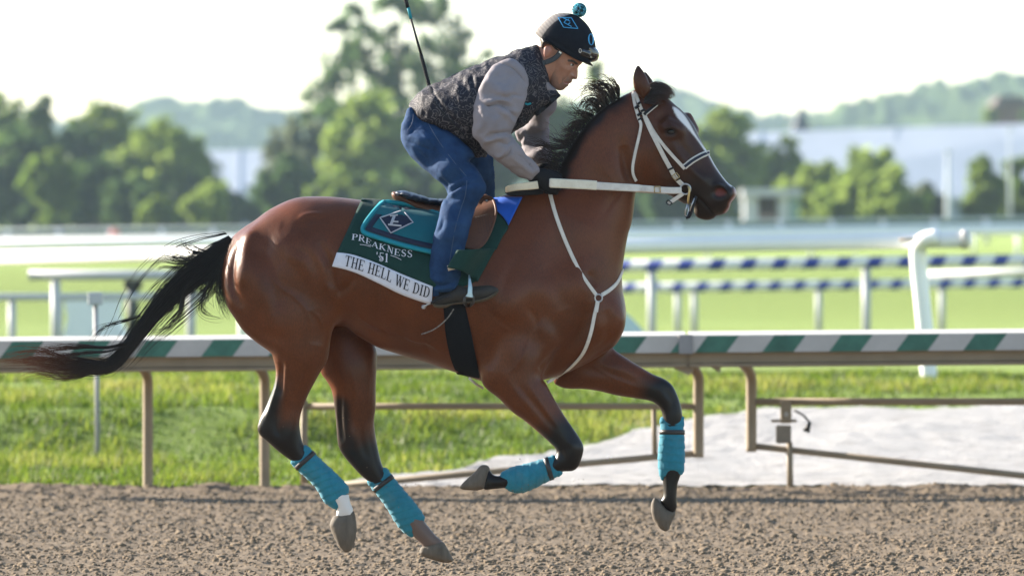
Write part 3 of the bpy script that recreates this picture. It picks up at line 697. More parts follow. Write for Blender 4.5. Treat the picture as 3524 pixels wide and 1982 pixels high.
# poles
for x, y0, y1, w, lab in ((2385, 385, 600, 9, "pale camera pole standing left of the right edge shrubs"), (2541, 330, 575, 5, "thin pale pole near the right edge")):
    o = empty("light_pole", GP(x, 300), lab, "pole", "pale poles"); k = sg(300)
    MB().tube([Wg(x, y1, 300), Wg(x, (y0 + y1) / 2 + 40, 300), Wg(x, y0, 300)], [w * k, w * .8 * k, w * .45 * k], 10).build("shaft", m_pale, o, True)
    q_ = Wg(x, y0 - 4, 300); MB().box(q_, (.30, .3, .10), bev=.02).build("head", m_pale, o)

# ------------------------------------------------------------------ trees
def leaf_mat(name, a, c_):
    m, nt, b = principled(name); t = attr(nt, "tone"); r = ramp(nt, t.outputs["Fac"], [(0, a), (1, c_)]); nt.links.new(r.outputs[0], b.inputs["Base Color"]); b.inputs["Roughness"].default_value = .6; b.inputs["Specular IOR Level"].default_value = .25
    tr = nt.nodes.new("ShaderNodeBsdfTranslucent"); r2 = ramp(nt, t.outputs["Fac"], [(0, tuple(v * 2.0 for v in a)), (1, tuple(v * 2.0 for v in c_))]); nt.links.new(r2.outputs[0], tr.inputs[0]); ms = nt.nodes.new("ShaderNodeMixShader"); ms.inputs[0].default_value = .55
    nt.links.new(b.outputs[0], ms.inputs[1]); nt.links.new(tr.outputs[0], ms.inputs[2]); nt.links.new(ms.outputs[0], nt.nodes["Material Output"].inputs[0]); return m
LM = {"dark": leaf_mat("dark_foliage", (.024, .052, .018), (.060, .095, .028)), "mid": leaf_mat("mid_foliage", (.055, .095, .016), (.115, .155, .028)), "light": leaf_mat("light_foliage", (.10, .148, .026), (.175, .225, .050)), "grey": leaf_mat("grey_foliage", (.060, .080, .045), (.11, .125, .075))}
m_bark = simple("bark", (.10, .075, .055), (.06, .045, .035), 2, .9)
def tree(px_, base, top, hw, d, mt, label, clumps=26, leaves=150, leaf=.40, low=.06, group="trees beyond the track", pts=None, cr=.30, name="tree"):
    """hw half width in display pixels; pts optional list of clump places (px,py,r px)"""
    if pts is None: clumps = int(clumps * 2.3); leaves = int(leaves * .5); cr = .205
    k = sg(d); g = GP(px_, d); x0, y0, z0 = g; H = EYE + (HY / 1.36801 - top) * k - z0; Wd_ = hw * k * 1.22
    o = empty(name, g, label, "tree", group)
    rs = np.random.default_rng(int(px_ * 7 + top * 13 + d)); C_ = []
    if pts is None:
        for i in range(clumps):
            u = rs.normal(size=3); u /= np.linalg.norm(u); rr = rs.random() ** (1 / 2.2)
            zc = H * (low + (1 - low) * (.5 + .5 * u[2] * rr)); prof = max(.35, math.sin(math.pi * min(.97, max(.06, (zc / H - low) / (1 - low) * .86 + .12))) ** .7)
            C_.append((u[0] * rr * Wd_ * prof * .85, u[1] * rr * Wd_ * prof * .7, zc, min(Wd_, H * .5) * cr * rs.uniform(.7, 1.25)))
    else:
        for a, c_, r_ in pts: q_ = Wg(a, c_, d); C_.append((q_[0] - x0, rs.normal(0, Wd_ * .28), q_[2] - z0, r_ * k * 1.12))
    mb = MB(); mb.tube([(0, 0, -.3), (.1, 0, H * .3), (.2, .1, H * .62), (.1, .1, H * .86)], [H * .022 + .08, H * .018 + .05, H * .011 + .03, .04], 7)
    V = mb.V; F = mb.F
    for (a, c_, e, r_) in C_[::2]:
        zz = max(H * .16, e * .62); mb.tube([(.1, 0, zz), (a * .55, c_ * .55, (zz + e) / 2 + .1), (a, c_, e)], [H * .007 + .03, H * .005 + .02, .02], 5)
    tr_ = mesh("trunk", np.array(mb.V) + np.array(g), mb.F, m_bark, o)
    Cc = np.array(C_); n = leaves * len(C_); idx = rs.integers(0, len(C_), n)
    ns = 7; SC = []                                  # twigs: smaller tufts at the rim of each clump
    for (a, c_, e, r_) in C_:
        for _ in range(ns):
            u = rs.normal(size=3); u /= np.linalg.norm(u); SC.append((a + u[0] * r_ * rs.uniform(.4, 1.25), c_ + u[1] * r_ * rs.uniform(.4, 1.2), e + u[2] * r_ * rs.uniform(.4, 1.15), r_ * rs.uniform(.18, .5)))
    SC = np.array(SC); sub_ = idx * ns + rs.integers(0, ns, n)
    u = rs.normal(size=(n, 3)); u /= np.linalg.norm(u, axis=1, keepdims=True); rad = .3 + np.abs(rs.normal(0, .75, n))
    P = SC[sub_, :3] + u * (rad * SC[sub_, 3])[:, None]; P[:, 2] = np.maximum(P[:, 2], .15)
    t1 = rs.normal(size=(n, 3)); t1 /= np.linalg.norm(t1, axis=1, keepdims=True); t2 = np.cross(t1, rs.normal(size=(n, 3))); t2 /= np.linalg.norm(t2, axis=1, keepdims=True); s_ = leaf * rs.uniform(.5, 1.1, n)[:, None]
    Q4 = np.stack([P - t1 * s_, P + t2 * s_ * .55, P + t1 * s_, P - t2 * s_ * .55], 1).reshape(-1, 3) + np.array(g)
    cl_t = rs.random(len(C_)); tone = np.clip(.55 * cl_t[idx] + .45 * rs.random(n), 0, 1)
    mesh("crown", Q4, np.arange(n * 4).reshape(-1, 4), LM[mt], o, False, {"tone": ('FLOAT', np.repeat(tone, 4))})
    return o
# left wood
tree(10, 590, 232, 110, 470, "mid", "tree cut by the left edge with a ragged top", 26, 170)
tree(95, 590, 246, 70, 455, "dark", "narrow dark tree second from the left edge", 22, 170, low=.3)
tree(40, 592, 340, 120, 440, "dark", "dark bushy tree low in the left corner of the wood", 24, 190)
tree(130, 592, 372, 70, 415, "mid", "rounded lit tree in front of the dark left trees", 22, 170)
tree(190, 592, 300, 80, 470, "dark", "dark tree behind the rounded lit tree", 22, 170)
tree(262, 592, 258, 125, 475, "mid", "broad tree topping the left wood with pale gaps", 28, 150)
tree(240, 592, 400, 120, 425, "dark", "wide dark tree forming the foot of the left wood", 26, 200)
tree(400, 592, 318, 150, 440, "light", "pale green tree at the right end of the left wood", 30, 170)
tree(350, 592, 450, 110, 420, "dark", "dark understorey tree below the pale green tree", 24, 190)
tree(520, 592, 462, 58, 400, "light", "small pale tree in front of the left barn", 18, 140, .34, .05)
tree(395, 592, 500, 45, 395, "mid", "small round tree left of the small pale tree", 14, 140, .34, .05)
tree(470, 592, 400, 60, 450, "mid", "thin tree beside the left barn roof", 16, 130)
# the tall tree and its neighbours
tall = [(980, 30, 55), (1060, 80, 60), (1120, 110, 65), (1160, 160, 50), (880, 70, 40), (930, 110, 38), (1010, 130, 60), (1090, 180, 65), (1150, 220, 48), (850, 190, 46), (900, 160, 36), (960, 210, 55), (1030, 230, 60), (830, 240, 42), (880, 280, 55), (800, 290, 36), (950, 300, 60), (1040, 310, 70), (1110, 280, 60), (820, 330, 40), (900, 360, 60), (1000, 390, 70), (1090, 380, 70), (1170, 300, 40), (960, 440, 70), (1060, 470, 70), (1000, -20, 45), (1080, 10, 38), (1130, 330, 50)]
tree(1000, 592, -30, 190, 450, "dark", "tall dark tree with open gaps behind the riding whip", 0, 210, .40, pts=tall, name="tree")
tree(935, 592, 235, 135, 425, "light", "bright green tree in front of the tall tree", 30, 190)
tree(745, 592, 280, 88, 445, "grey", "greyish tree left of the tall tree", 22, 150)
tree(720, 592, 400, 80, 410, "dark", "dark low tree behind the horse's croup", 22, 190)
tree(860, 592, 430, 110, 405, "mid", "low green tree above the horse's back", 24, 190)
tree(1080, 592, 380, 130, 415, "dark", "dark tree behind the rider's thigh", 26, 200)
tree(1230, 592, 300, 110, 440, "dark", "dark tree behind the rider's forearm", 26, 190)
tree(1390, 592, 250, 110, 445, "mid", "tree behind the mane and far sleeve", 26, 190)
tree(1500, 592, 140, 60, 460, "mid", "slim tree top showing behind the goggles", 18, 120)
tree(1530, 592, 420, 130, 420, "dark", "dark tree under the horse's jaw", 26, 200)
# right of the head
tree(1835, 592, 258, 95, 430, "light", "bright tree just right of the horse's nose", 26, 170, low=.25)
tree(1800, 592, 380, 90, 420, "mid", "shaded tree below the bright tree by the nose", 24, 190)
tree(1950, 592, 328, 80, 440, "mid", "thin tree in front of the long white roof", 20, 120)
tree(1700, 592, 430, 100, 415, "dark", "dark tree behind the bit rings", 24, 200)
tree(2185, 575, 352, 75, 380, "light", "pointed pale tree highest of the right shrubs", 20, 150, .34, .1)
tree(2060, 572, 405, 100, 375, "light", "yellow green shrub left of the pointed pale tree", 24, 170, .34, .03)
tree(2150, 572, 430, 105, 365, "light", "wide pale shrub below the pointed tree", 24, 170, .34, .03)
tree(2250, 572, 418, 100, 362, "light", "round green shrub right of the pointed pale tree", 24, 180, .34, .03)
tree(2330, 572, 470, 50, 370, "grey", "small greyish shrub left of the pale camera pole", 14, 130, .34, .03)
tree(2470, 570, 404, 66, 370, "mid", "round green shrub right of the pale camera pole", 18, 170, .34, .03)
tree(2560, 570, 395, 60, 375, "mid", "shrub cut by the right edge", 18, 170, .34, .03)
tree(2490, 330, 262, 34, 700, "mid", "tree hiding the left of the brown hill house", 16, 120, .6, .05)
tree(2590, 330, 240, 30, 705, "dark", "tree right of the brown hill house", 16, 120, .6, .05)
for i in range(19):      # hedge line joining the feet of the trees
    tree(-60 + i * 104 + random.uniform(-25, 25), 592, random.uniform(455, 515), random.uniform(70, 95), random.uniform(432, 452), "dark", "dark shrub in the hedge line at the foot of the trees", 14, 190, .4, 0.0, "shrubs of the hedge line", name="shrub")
# ------------------------------------------------------------------ wooded hills
m_hill, nt, b = principled("wooded_hillside"); n1 = noise(nt, .09, 6, .7); r1 = ramp(nt, n1.outputs[0], [(.35, (.018, .042, .016)), (.65, (.065, .095, .028))]); nt.links.new(r1.outputs[0], b.inputs["Base Color"]); b.inputs["Roughness"].default_value = .9; b.inputs["Specular IOR Level"].default_value = .05
def hill(name, ridge, d, depth=300):
    r = np.array(ridge, float); pxs = np.linspace(r[0, 0], r[-1, 0], 330); k = sg(d); ys = np.interp(pxs, r[:, 0], r[:, 1]); X1 = (pxs - 1288) * k; Hh = EYE + (570 - ys) * k - float(gz(d))
    tt = np.linspace(0, 1.35, 80); T, Xg = np.meshgrid(tt, X1, indexing='ij'); prof = np.where(T < 1, np.sin(np.pi / 2 * T), 1 - .5 * (T - 1)); Z = prof * Hh[None]
    Yg = d - D0 + (T - 1) * depth; P = np.stack([Xg.ravel(), Yg.ravel(), Xg.ravel() * 0], 1)
    bm_ = (7.0 * np.maximum(vnoise(P, 22, 74), -.3) + 6.0 * (1 - np.abs(vnoise(P, 9, 71))) + 3.0 * np.abs(vnoise(P, 5, 72)) + 1.5 * np.abs(vnoise(P, 3, 73))).reshape(T.shape)
    Z = Z + bm_ * sstep(0, .15, T) * .85 - 5.5 + float(gz(d)); o = gridmesh(name, Xg, Yg, Z, m_hill); tag(o, kind="structure")
hill("wooded_hill", [(-500, 400), (0, 390), (250, 300), (330, 280), (400, 272), (480, 264), (560, 266), (640, 272), (720, 292), (800, 305), (1000, 330), (1300, 320), (1500, 270), (1640, 245), (1720, 240), (1800, 262), (1880, 285), (1960, 292), (2100, 300), (2400, 320), (3000, 330)], 2300)
hill("wooded_hill_right", [(1700, 400), (1900, 345), (2000, 312), (2080, 302), (2150, 285), (2250, 258), (2350, 238), (2430, 212), (2500, 202), (2600, 205), (2800, 215), (3100, 260)], 1900, 280)
# ------------------------------------------------------------------ haze
hzm = bpy.data.materials.new("haze_air"); hzm.use_nodes = True; nt = hzm.node_tree; nt.nodes.remove(nt.nodes["Principled BSDF"]); pv = nt.nodes.new("ShaderNodeVolumePrincipled")
pv.inputs["Color"].default_value = (.62, .82, 1, 1); pv.inputs["Density"].default_value = HAZE; pv.inputs["Anisotropy"].default_value = 0; nt.links.new(pv.outputs[0], nt.nodes["Material Output"].inputs["Volume"])
mb = MB(); mb.box((0, 1650, 58), (3400, 3500, 138)); hz_ = mb.build("haze", hzm); tag(hz_, kind="stuff")
# ------------------------------------------------------------------ horse
m_coat, nt, b = principled("bay_coat")
at_ = attr(nt, "points"); sep = nt.nodes.new("ShaderNodeSeparateColor"); nt.links.new(at_.outputs["Color"], sep.inputs[0])
n1 = noise(nt, 5, 6, .6); r1 = ramp(nt, n1.outputs[0], [(.3, (.120, .034, .0108)), (.72, (.072, .0200, .0066))])
hs1 = noise(nt, 260, 3, .6, stretch=(1, 1, .3)); hr = ramp(nt, hs1.outputs[0], [(.3, (.78, .78, .78)), (.7, (1.25, 1.25, 1.25))]); hm = nt.nodes.new('ShaderNodeMix'); hm.data_type = 'RGBA'; hm.blend_type = 'MULTIPLY'; hm.inputs[0].default_value = 1; nt.links.new(r1.outputs[0], hm.inputs[6]); nt.links.new(hr.outputs[0], hm.inputs[7])
rn1 = noise(nt, 9, 5, .6); rmr = nt.nodes.new('ShaderNodeMapRange'); rmr.inputs[3].default_value = .28; rmr.inputs[4].default_value = .50; nt.links.new(rn1.outputs[0], rmr.inputs[0])
c = mixc(nt, sep.outputs[0], hm.outputs[2], (.009, .007, .007))
c = mixc(nt, sep.outputs[2], c, (.12, .028, .026))
c = mixc(nt, sep.outputs[1], c, (.72, .69, .66))
nt.links.new(c, b.inputs["Base Color"])
nt.links.new(rmr.outputs[0], b.inputs["Roughness"]); b.inputs["Specular IOR Level"].default_value = .17
b.inputs["Coat Weight"].default_value = .11; b.inputs["Coat Roughness"].default_value = .22; b.inputs["Sheen Weight"].default_value = .03; b.inputs["Sheen Roughness"].default_value = .4; b.inputs["Sheen Tint"].default_value = (1, .75, .55, 1)
n2 = noise(nt, 160, 4, .6, stretch=(1, 1, .35)); n3 = noise(nt, 22, 4, .6)
mm = nt.nodes.new("ShaderNodeMath"); mm.operation = 'ADD'; nt.links.new(n2.outputs[0], mm.inputs[0]); nt.links.new(n3.outputs[0], mm.inputs[1])
bump(nt, b, mm.outputs[0], .2, .006)
m_hoof = simple("hoof_horn", (.15, .122, .095), (.085, .07, .055), 30, .75, .3, bmp=.3, bscale=60, stretch=(1, 1, .2))
m_eye, nt, b = principled("eye_black"); b.inputs["Base Color"].default_value = (.008, .006, .005, 1); b.inputs["Roughness"].default_value = .08

P_torso = cJ((245, 395), (330, 325), (430, 260), (530, 185), (640, 125), (740, 85), (830, 67), (950, 63), (1080, 68), (1200, 80), (1310, 94)) \
  + cG((960, 512), (1030, 525), (1110, 530), (1200, 515), (1270, 490), (1330, 462)) \
  + cB((350, 1040), (410, 900), (475, 785), (560, 665), (640, 570), (740, 485), (840, 425), (920, 385), (1010, 400), (1090, 560), (1120, 800), (1080, 1000)) \
  + cI((222, 1090), (192, 1290), (170, 1400)) \
  + cG((1580, 590), (1571, 640), (1565, 690), (1567, 730), (1573, 770), (1571, 805), (1562, 840), (1546, 868), (1515, 890), (1470, 918), (1420, 940), (1370, 955), (1300, 968), (1220, 960), (1150, 938), (1080, 914), (1000, 890), (947, 872), (900, 845), (862, 820), (800, 835), (740, 850), (680, 845)) \
  + cJ((390, 1210), (310, 1140), (255, 1070), (205, 990), (172, 910), (150, 830), (140, 740), (145, 650), (165, 560), (200, 470))
P_head = cI((190, 300), (240, 255), (330, 250), (420, 295), (490, 345), (540, 390), (600, 440), (650, 500), (692, 560), (722, 620), (772, 720), (822, 800), (870, 890), (930, 980), (985, 1045), (1028, 1072), (1050, 1110), (1047, 1150), (1022, 1180), (1003, 1205), (994, 1245), (968, 1282), (920, 1305), (882, 1312), (868, 1330), (820, 1347), (770, 1344), (722, 1325), (700, 1290), (694, 1235), (668, 1212), (620, 1212), (560, 1180), (500, 1145), (430, 1118), (340, 1105), (255, 1080), (205, 1032), (175, 960), (163, 860), (168, 760), (180, 650), (190, 540), (192, 420))
P_nhind = cJ((420, 330), (600, 260), (800, 330), (930, 430), (1010, 560), (1065, 720), (1108, 870), (1136, 960), (1140, 1020), (1120, 1095), (1088, 1150), (1066, 1210), (1055, 1280)) \
  + cE((510, 290), (478, 345), (462, 372), (430, 430), (400, 490), (372, 560), (359, 620), (363, 680), (380, 745), (420, 800), (500, 875), (560, 935), (602, 985), (622, 1015), (632, 1060), (646, 1095), (640, 1140), (560, 1140), (556, 1108), (556, 1080), (530, 1060), (500, 1030), (450, 965), (400, 910), (340, 850), (310, 828), (250, 785), (190, 732), (146, 692), (134, 652), (150, 600), (175, 550), (200, 490), (225, 420), (233, 350), (222, 300), (205, 255), (130, 200), (60, 140)) \
  + cJ((255, 1070), (205, 990), (180, 900), (170, 800), (185, 650), (250, 480))
P_fhind = cE((560, 60), (700, 110), (765, 225), (772, 300), (767, 420), (766, 540), (758, 610), (763, 680), (777, 760), (803, 860), (850, 925), (920, 1010), (975, 1075), (1012, 1135), (1030, 1160), (1080, 1222), (1125, 1268), (1120, 1300), (1030, 1300), (1012, 1278), (968, 1235), (940, 1200), (900, 1170), (860, 1110), (800, 1030), (750, 970), (718, 935), (690, 912), (650, 870), (600, 812), (570, 762), (559, 700), (554, 620), (544, 530), (528, 450), (500, 400), (472, 358), (450, 250), (480, 120))
P_nfore = cK((560, 760), (700, 820), (820, 930), (880, 1050), (880, 1180)) \
  + cF((560, 520), (582, 570), (622, 645), (680, 740), (730, 812), (765, 868), (776, 902), (767, 950), (747, 1000), (716, 1022), (660, 1026), (610, 1050), (540, 1085), (470, 1108), (400, 1112), (350, 1112), (300, 1117), (250, 1117), (252, 1060), (275, 1012), (300, 1040), (335, 1046), (390, 1022), (450, 1002), (540, 978), (600, 962), (622, 950), (632, 912), (605, 880), (550, 830), (470, 762), (400, 712), (330, 642), (266, 592), (240, 550), (235, 470), (240, 380)) \
  + cK((330, 1010), (400, 860))
P_ffore = cF((800, 230), (900, 300), (922, 372), (1000, 430), (1080, 480), (1140, 515), (1200, 540), (1240, 572), (1266, 622), (1286, 680), (1294, 735), (1290, 800), (1290, 900), (1290, 1000), (1284, 1045), (1268, 1095), (1264, 1160), (1264, 1215), (1240, 1245), (1180, 1190), (1190, 1160), (1195, 1130), (1190, 1060), (1185, 1000), (1185, 900), (1190, 800), (1190, 745), (1186, 712), (1165, 680), (1130, 656), (1050, 641), (950, 626), (850, 602), (770, 592), (690, 590), (642, 576), (618, 545), (640, 430), (700, 300))
HB = Blob(W(520, 0)[0], W(2560, 0)[0], -.46, .46, W(0, 1900)[2], W(0, 290)[2], .0075)
kt = [(830, 950, .92), (1000, 800, .98), (1200, 950, .92), (1350, 1000, .92), (1500, 1000, .90), (1700, 1050, .78), (1900, 1050, .66), (2080, 1050, .62), (1950, 850, .50), (2020, 650, .46), (2150, 480, .46), (2250, 420, .50), (1260, 720, .80), (1780, 720, .50), (1600, 780, .62)]
HB.poly(P_torso, 0.0, kt, 0)
HB.poly(P_nhind, [(950, 800, -.10), (900, 1000, -.125), (1050, 1150, -.15), (950, 1350, -.135), (1100, 1650, -.13), (1200, 1780, -.13)],
        [(950, 800, .62), (900, 1000, .66), (1080, 1120, .62), (980, 1280, .80), (930, 1450, .60), (1000, 1550, .72), (1130, 1680, .85), (1200, 1780, .9)], .035)
HB.poly(P_fhind, .15, [(1200, 1150, .60), (1230, 1300, .70), (1230, 1500, .58), (1330, 1650, .72), (1450, 1800, .88)], .035)
HB.poly(P_nfore, [(1850, 1100, -.13), (1750, 1250, -.155), (1850, 1400, -.15), (1980, 1550, -.15), (1800, 1660, -.15)],
        [(1850, 1080, .48), (1750, 1250, .60), (1850, 1400, .78), (1980, 1540, .82), (1850, 1650, .8), (1680, 1670, .95)], .045)
HB.poly(P_ffore, .15, [(2050, 1200, .52), (2150, 1290, .70), (2300, 1370, .80), (2310, 1600, .8), (2300, 1730, .95)], .045)
# wider chest between the forelegs
HB.poly(cG((1480, 740), (1540, 760), (1568, 800), (1556, 845), (1500, 880), (1440, 880), (1430, 800)), -.085, .9, .06)
HB.poly(cG((1480, 740), (1540, 760), (1566, 800), (1550, 845), (1500, 880), (1440, 880), (1430, 800)), .085, .9, .06)
HB.poly(P_head, 0.0, [(2230, 450, .62), (2250, 580, .60), (2300, 470, .70), (2400, 560, .66), (2440, 650, .74), (2500, 690, .80)], .030)
nose = W(*cI((930, 1120))[0])
HB.cone(W(*cI((900, 1125))[0], -.035), W(*cI((965, 1130))[0], -.035), .034, .028, .03)
HB.cone(W(*cI((900, 1125))[0], .035), W(*cI((965, 1130))[0], .035), .034, .028, .03)
HB.cone(W(*cI((640, 500))[0], .05), W(*cI((700, 600))[0], .045), .024, .020, .03)   # far eye socket showing past the forehead
# brow above both eyes
for sy in (-1, 1):
    HB.cone(W(*cI((470, 555))[0], sy * .082), W(*cI((560, 600))[0], sy * .072), .028, .026, .03)
NEAR = HB.near_map()
V, Q = HB.nets(); V = smooth_mesh(V, Q, 3)
near = (-.6, -.01)
ST = [
  # hindquarters
  (cJ((300, 430), (240, 560), (222, 700), (245, 840), (330, 1000)), 16, -.013), (cJ((400, 330), (370, 480), (350, 640), (310, 820)), 26, .010),
  (cJ((390, 500), (520, 560), (600, 700), (640, 860), (600, 1000)), 22, -.007), (cJ((560, 400), (500, 560)), 20, -.005),
  (cJ((800, 250), (860, 220), (1000, 212)), 9, .004), (cJ((810, 285), (900, 255), (1010, 250)), 14, -.003),
  (cJ((960, 430), (1040, 600), (1095, 800), (1120, 930)), 18, -.012), (cJ((1095, 860), (1140, 860), (1200, 810), (1260, 740)), 12, -.007),
  (cJ((600, 520), (700, 450), (800, 600), (700, 800)), 60, .008), (cJ((930, 1000), (960, 1150), (940, 1300)), 30, -.006),
  (cJ((300, 1060), (480, 1200), (700, 1260)), 22, -.006), (cJ((1020, 800), (1080, 860), (1110, 930)), 12, .007),
  # gaskin and hocks
  (cE((262, 300), (262, 400), (256, 480)), 10, -.010), (cE((232, 320), (242, 420), (215, 520), (185, 600)), 8, .006), (cE((285, 330), (280, 430), (290, 520)), 14, .006),
  (cE((240, 560), (230, 640), (250, 700)), 10, -.007), (cE((330, 560), (320, 640), (300, 720)), 12, .004),
  (cE((580, 480), (575, 600), (590, 720)), 8, -.007), (cE((690, 640), (690, 720), (720, 820)), 12, -.004), (cE((640, 650), (650, 750)), 12, .004),
  # barrel
  (cG((905, 830), (1000, 860), (1100, 890)), 20, -.005), (cG((870, 760), (900, 820), (960, 850)), 22, -.006),
  # shoulder
  (cK((1100, 840), (1075, 1000), (1000, 1130), (860, 1260), (800, 1320)), 26, -.016), (cK((1000, 560), (1080, 760), (1090, 920)), 34, .008),
  (cK((560, 1020), (480, 1180), (440, 1300)), 24, -.008), (cK((700, 700), (620, 900), (560, 1000)), 40, .006), (cK((800, 600), (900, 760), (960, 900)), 30, -.007),
  (cK((760, 1000), (850, 1080), (860, 1180)), 34, .010), (cK((1220, 900), (1260, 1000), (1230, 1130), (1150, 1190)), 26, -.010),
  (cK((1110, 640), (1150, 760)), 22, -.008),
  (cF((330, 480), (420, 600), (520, 720), (600, 830)), 22, .006), (cF((420, 560), (520, 680), (620, 800)), 12, -.006),
  (cF((690, 860), (720, 900), (700, 960)), 14, .005), (cF((650, 900), (670, 960)), 10, -.005),
  (cF((760, 480), (900, 510), (1060, 560)), 18, -.005), (cF((1200, 590), (1240, 650), (1230, 720)), 12, -.005),
  # neck
  (cB((880, 780), (900, 900), (940, 1010), (990, 1060)), 22, -.014), (cB((600, 760), (720, 620), (880, 520)), 50, .006), (cB((760, 1000), (600, 1150), (500, 1350)), 60, -.006),
  # head: cheek edge, facial crest, eye socket, jaw, lips
  (cI((190, 700), (185, 860), (215, 1000), (300, 1080)), 16, .010), (cI((520, 700), (620, 860), (720, 970), (800, 1040)), 12, .006),
  (cI((560, 700), (640, 800), (760, 930)), 18, -.005), (cI((440, 600), (500, 575), (560, 600)), 9, .009), (cI((440, 640), (500, 660), (560, 640)), 8, .005),
  (cI((400, 470), (450, 520)), 18, -.007), (cI((300, 700), (340, 860), (420, 980)), 40, .006), (cI((420, 760), (450, 900), (500, 1000)), 20, -.005),
  (cI((712, 1150), (770, 1200), (820, 1255), (852, 1296)), 5, -.009), (cI((760, 1160), (830, 1215), (880, 1270)), 14, .004),
  (cI((850, 1080), (880, 1060), (930, 1075), (975, 1120), (985, 1170)), 8, .006),
]
ST = [(st[0], st[1], st[2] * 1.5) + tuple(st[3:]) for st in ST]
VEINS = [  # veins and tendons standing under the skin
  (cJ((560, 700), (640, 820), (760, 900), (860, 1020), (900, 1160)), 3.5, .0030), (cJ((880, 1010), (960, 1060), (1000, 1160)), 3, .0026), (cE((300, 560), (318, 480), (352, 400), (380, 320)), 3, .0028), (cE((640, 560), (660, 460), (640, 360)), 3.2, .0028), (cE((700, 620), (722, 500), (730, 380)), 3, .0024),
  (cK((120, 1180), (60, 1130), (-60, 1100), (-180, 1050)), 3.5, .0028), (cK((-180, 1050), (-300, 1020), (-420, 940)), 3.2, .0024), (cK((560, 1340), (640, 1260), (700, 1150), (720, 1040)), 3.5, .0030), (cF((420, 620), (500, 720), (580, 800)), 3, .0024), (cF((480, 560), (560, 680), (640, 790)), 3, .0024), (cF((820, 470), (940, 540), (1080, 590)), 3, .0026),
  (cI((560, 690), (600, 760), (660, 830), (700, 920)), 2.6, .0026), (cI((620, 780), (560, 860), (540, 930)), 2.2, .0022), (cI((700, 920), (780, 980), (840, 1010)), 2.4, .0022), (cB((930, 1060), (820, 1180), (720, 1330)), 9, -.004), (cB((760, 860), (800, 1000), (760, 1150)), 30, .004),
  (cK((640, 560), (560, 700), (520, 860)), 18, -.005), (cK((420, 900), (520, 960), (640, 980)), 16, -.004), (cK((700, 880), (760, 960), (770, 1080)), 12, -.004), (cG((960, 700), (950, 780), (975, 850)), 9, -.0028), (cG((1010, 760), (1010, 820), (1030, 880)), 9, -.0028), (cG((1060, 790), (1065, 850), (1085, 900)), 9, -.0028),
  (cJ((430, 620), (460, 800), (520, 960), (600, 1100)), 26, .006), (cJ((520, 620), (560, 800), (640, 960)), 16, -.005), (cJ((700, 560), (820, 620), (900, 760), (940, 900)), 22, .005), (cJ((760, 500), (880, 560), (960, 700)), 14, -.004), (cJ((640, 300), (760, 330), (900, 330)), 22, -.004)]
VEINS = [(v_[0], v_[1] * (1.7 if v_[1] < 5 else 1), v_[2] * (1.35 if v_[1] < 5 else 1.1)) for v_ in VEINS]
V = relief(V, Q, ST + VEINS)
px, py = PX(V); N = normals(V, Q)
# nostril hollow
cx, cy = cI((918, 1122))[0]
rr = np.sqrt(((px - cx) / 27) ** 2 + ((py - cy) / 21) ** 2); msk = (np.abs(N[:, 1]) > .2)
V = V - N * (np.exp(-rr ** 4) * .020 * msk)[:, None]
# eye hollow
cx2, cy2 = cI((505, 612))[0]
re = np.sqrt(((px - cx2) / 17) ** 2 + ((py - cy2) / 12) ** 2); V = V - N * (np.exp(-re ** 4) * .006 * (np.abs(N[:, 1]) > .3))[:, None]
# --- coat markings (colour of the coat itself)
blk = np.zeros(len(V)); wht = np.zeros(len(V)); pink = np.zeros(len(V))
wob = vnoise(V, .05, 3) * 12
E2 = lambda x, y: cE((x, y))[0]; F2 = lambda x, y: cF((x, y))[0]
hz = (px < 1560) & (py > 1250)
nearleg = hz & (V[:, 1] < -.02)
dn, _ = line_dist(np.array(cE((205, 470), (165, 590), (200, 700), (330, 830))), px, py)
blk = np.maximum(blk, nearleg * np.maximum(sstep(75, 25, dn + wob), sstep(E2(0, 590)[1], E2(0, 690)[1], py + wob)))
farleg = hz & (V[:, 1] > .02)
dn, _ = line_dist(np.array(cE((555, 560), (575, 700), (650, 850), (740, 930))), px, py)
blk = np.maximum(blk, farleg * np.maximum(sstep(60, 20, dn + wob) * .9, sstep(E2(0, 640)[1], E2(0, 780)[1], py + wob)))
fl = (px > 1560) & (py > 1250)
d1, _ = line_dist(np.array(cF((690, 900), (660, 980), (300, 1080))), px, py)
blk = np.maximum(blk, fl * (V[:, 1] < -.02) * sstep(150, 60, d1 + wob))
d2, _ = line_dist(np.array(cF((1225, 640), (1245, 750), (1240, 1200))), px, py)
blk = np.maximum(blk, fl * (V[:, 1] > .02) * sstep(135, 55, d2 + wob))
# face darkens to the muzzle; black crest under the mane; dock
mz, _ = line_dist(np.array(cI((780, 1180), (960, 1180))), px, py)
hd = poly_sdf(catmull(P_head, 3, True), px, py) > -8
blk = np.maximum(blk, hd * (.34 * sstep(150, 40, mz + wob) + .60 * sstep(2200, 2330, px)))
dcr, _ = line_dist(np.array(cB((380, 1050), (420, 920), (560, 680), (740, 490), (840, 430))), px, py)
blk = np.maximum(blk, sstep(46, 14, dcr + wob) * .95)
dk, _ = line_dist(np.array(cI((712, 1150), (770, 1200), (820, 1255), (852, 1296))), px, py); blk = np.maximum(blk, sstep(5, 2, dk))
blk = np.maximum(blk, sstep(2.3, .9, re) * (np.abs(N[:, 1]) > .2) * .9)
rim = sstep(1.75, 1.2, rr) * msk; blk = np.maximum(blk, rim * .9)
pink = np.maximum(pink, sstep(.85, .5, rr) * msk); blk = blk * (1 - .8 * sstep(.85, .55, rr) * msk)
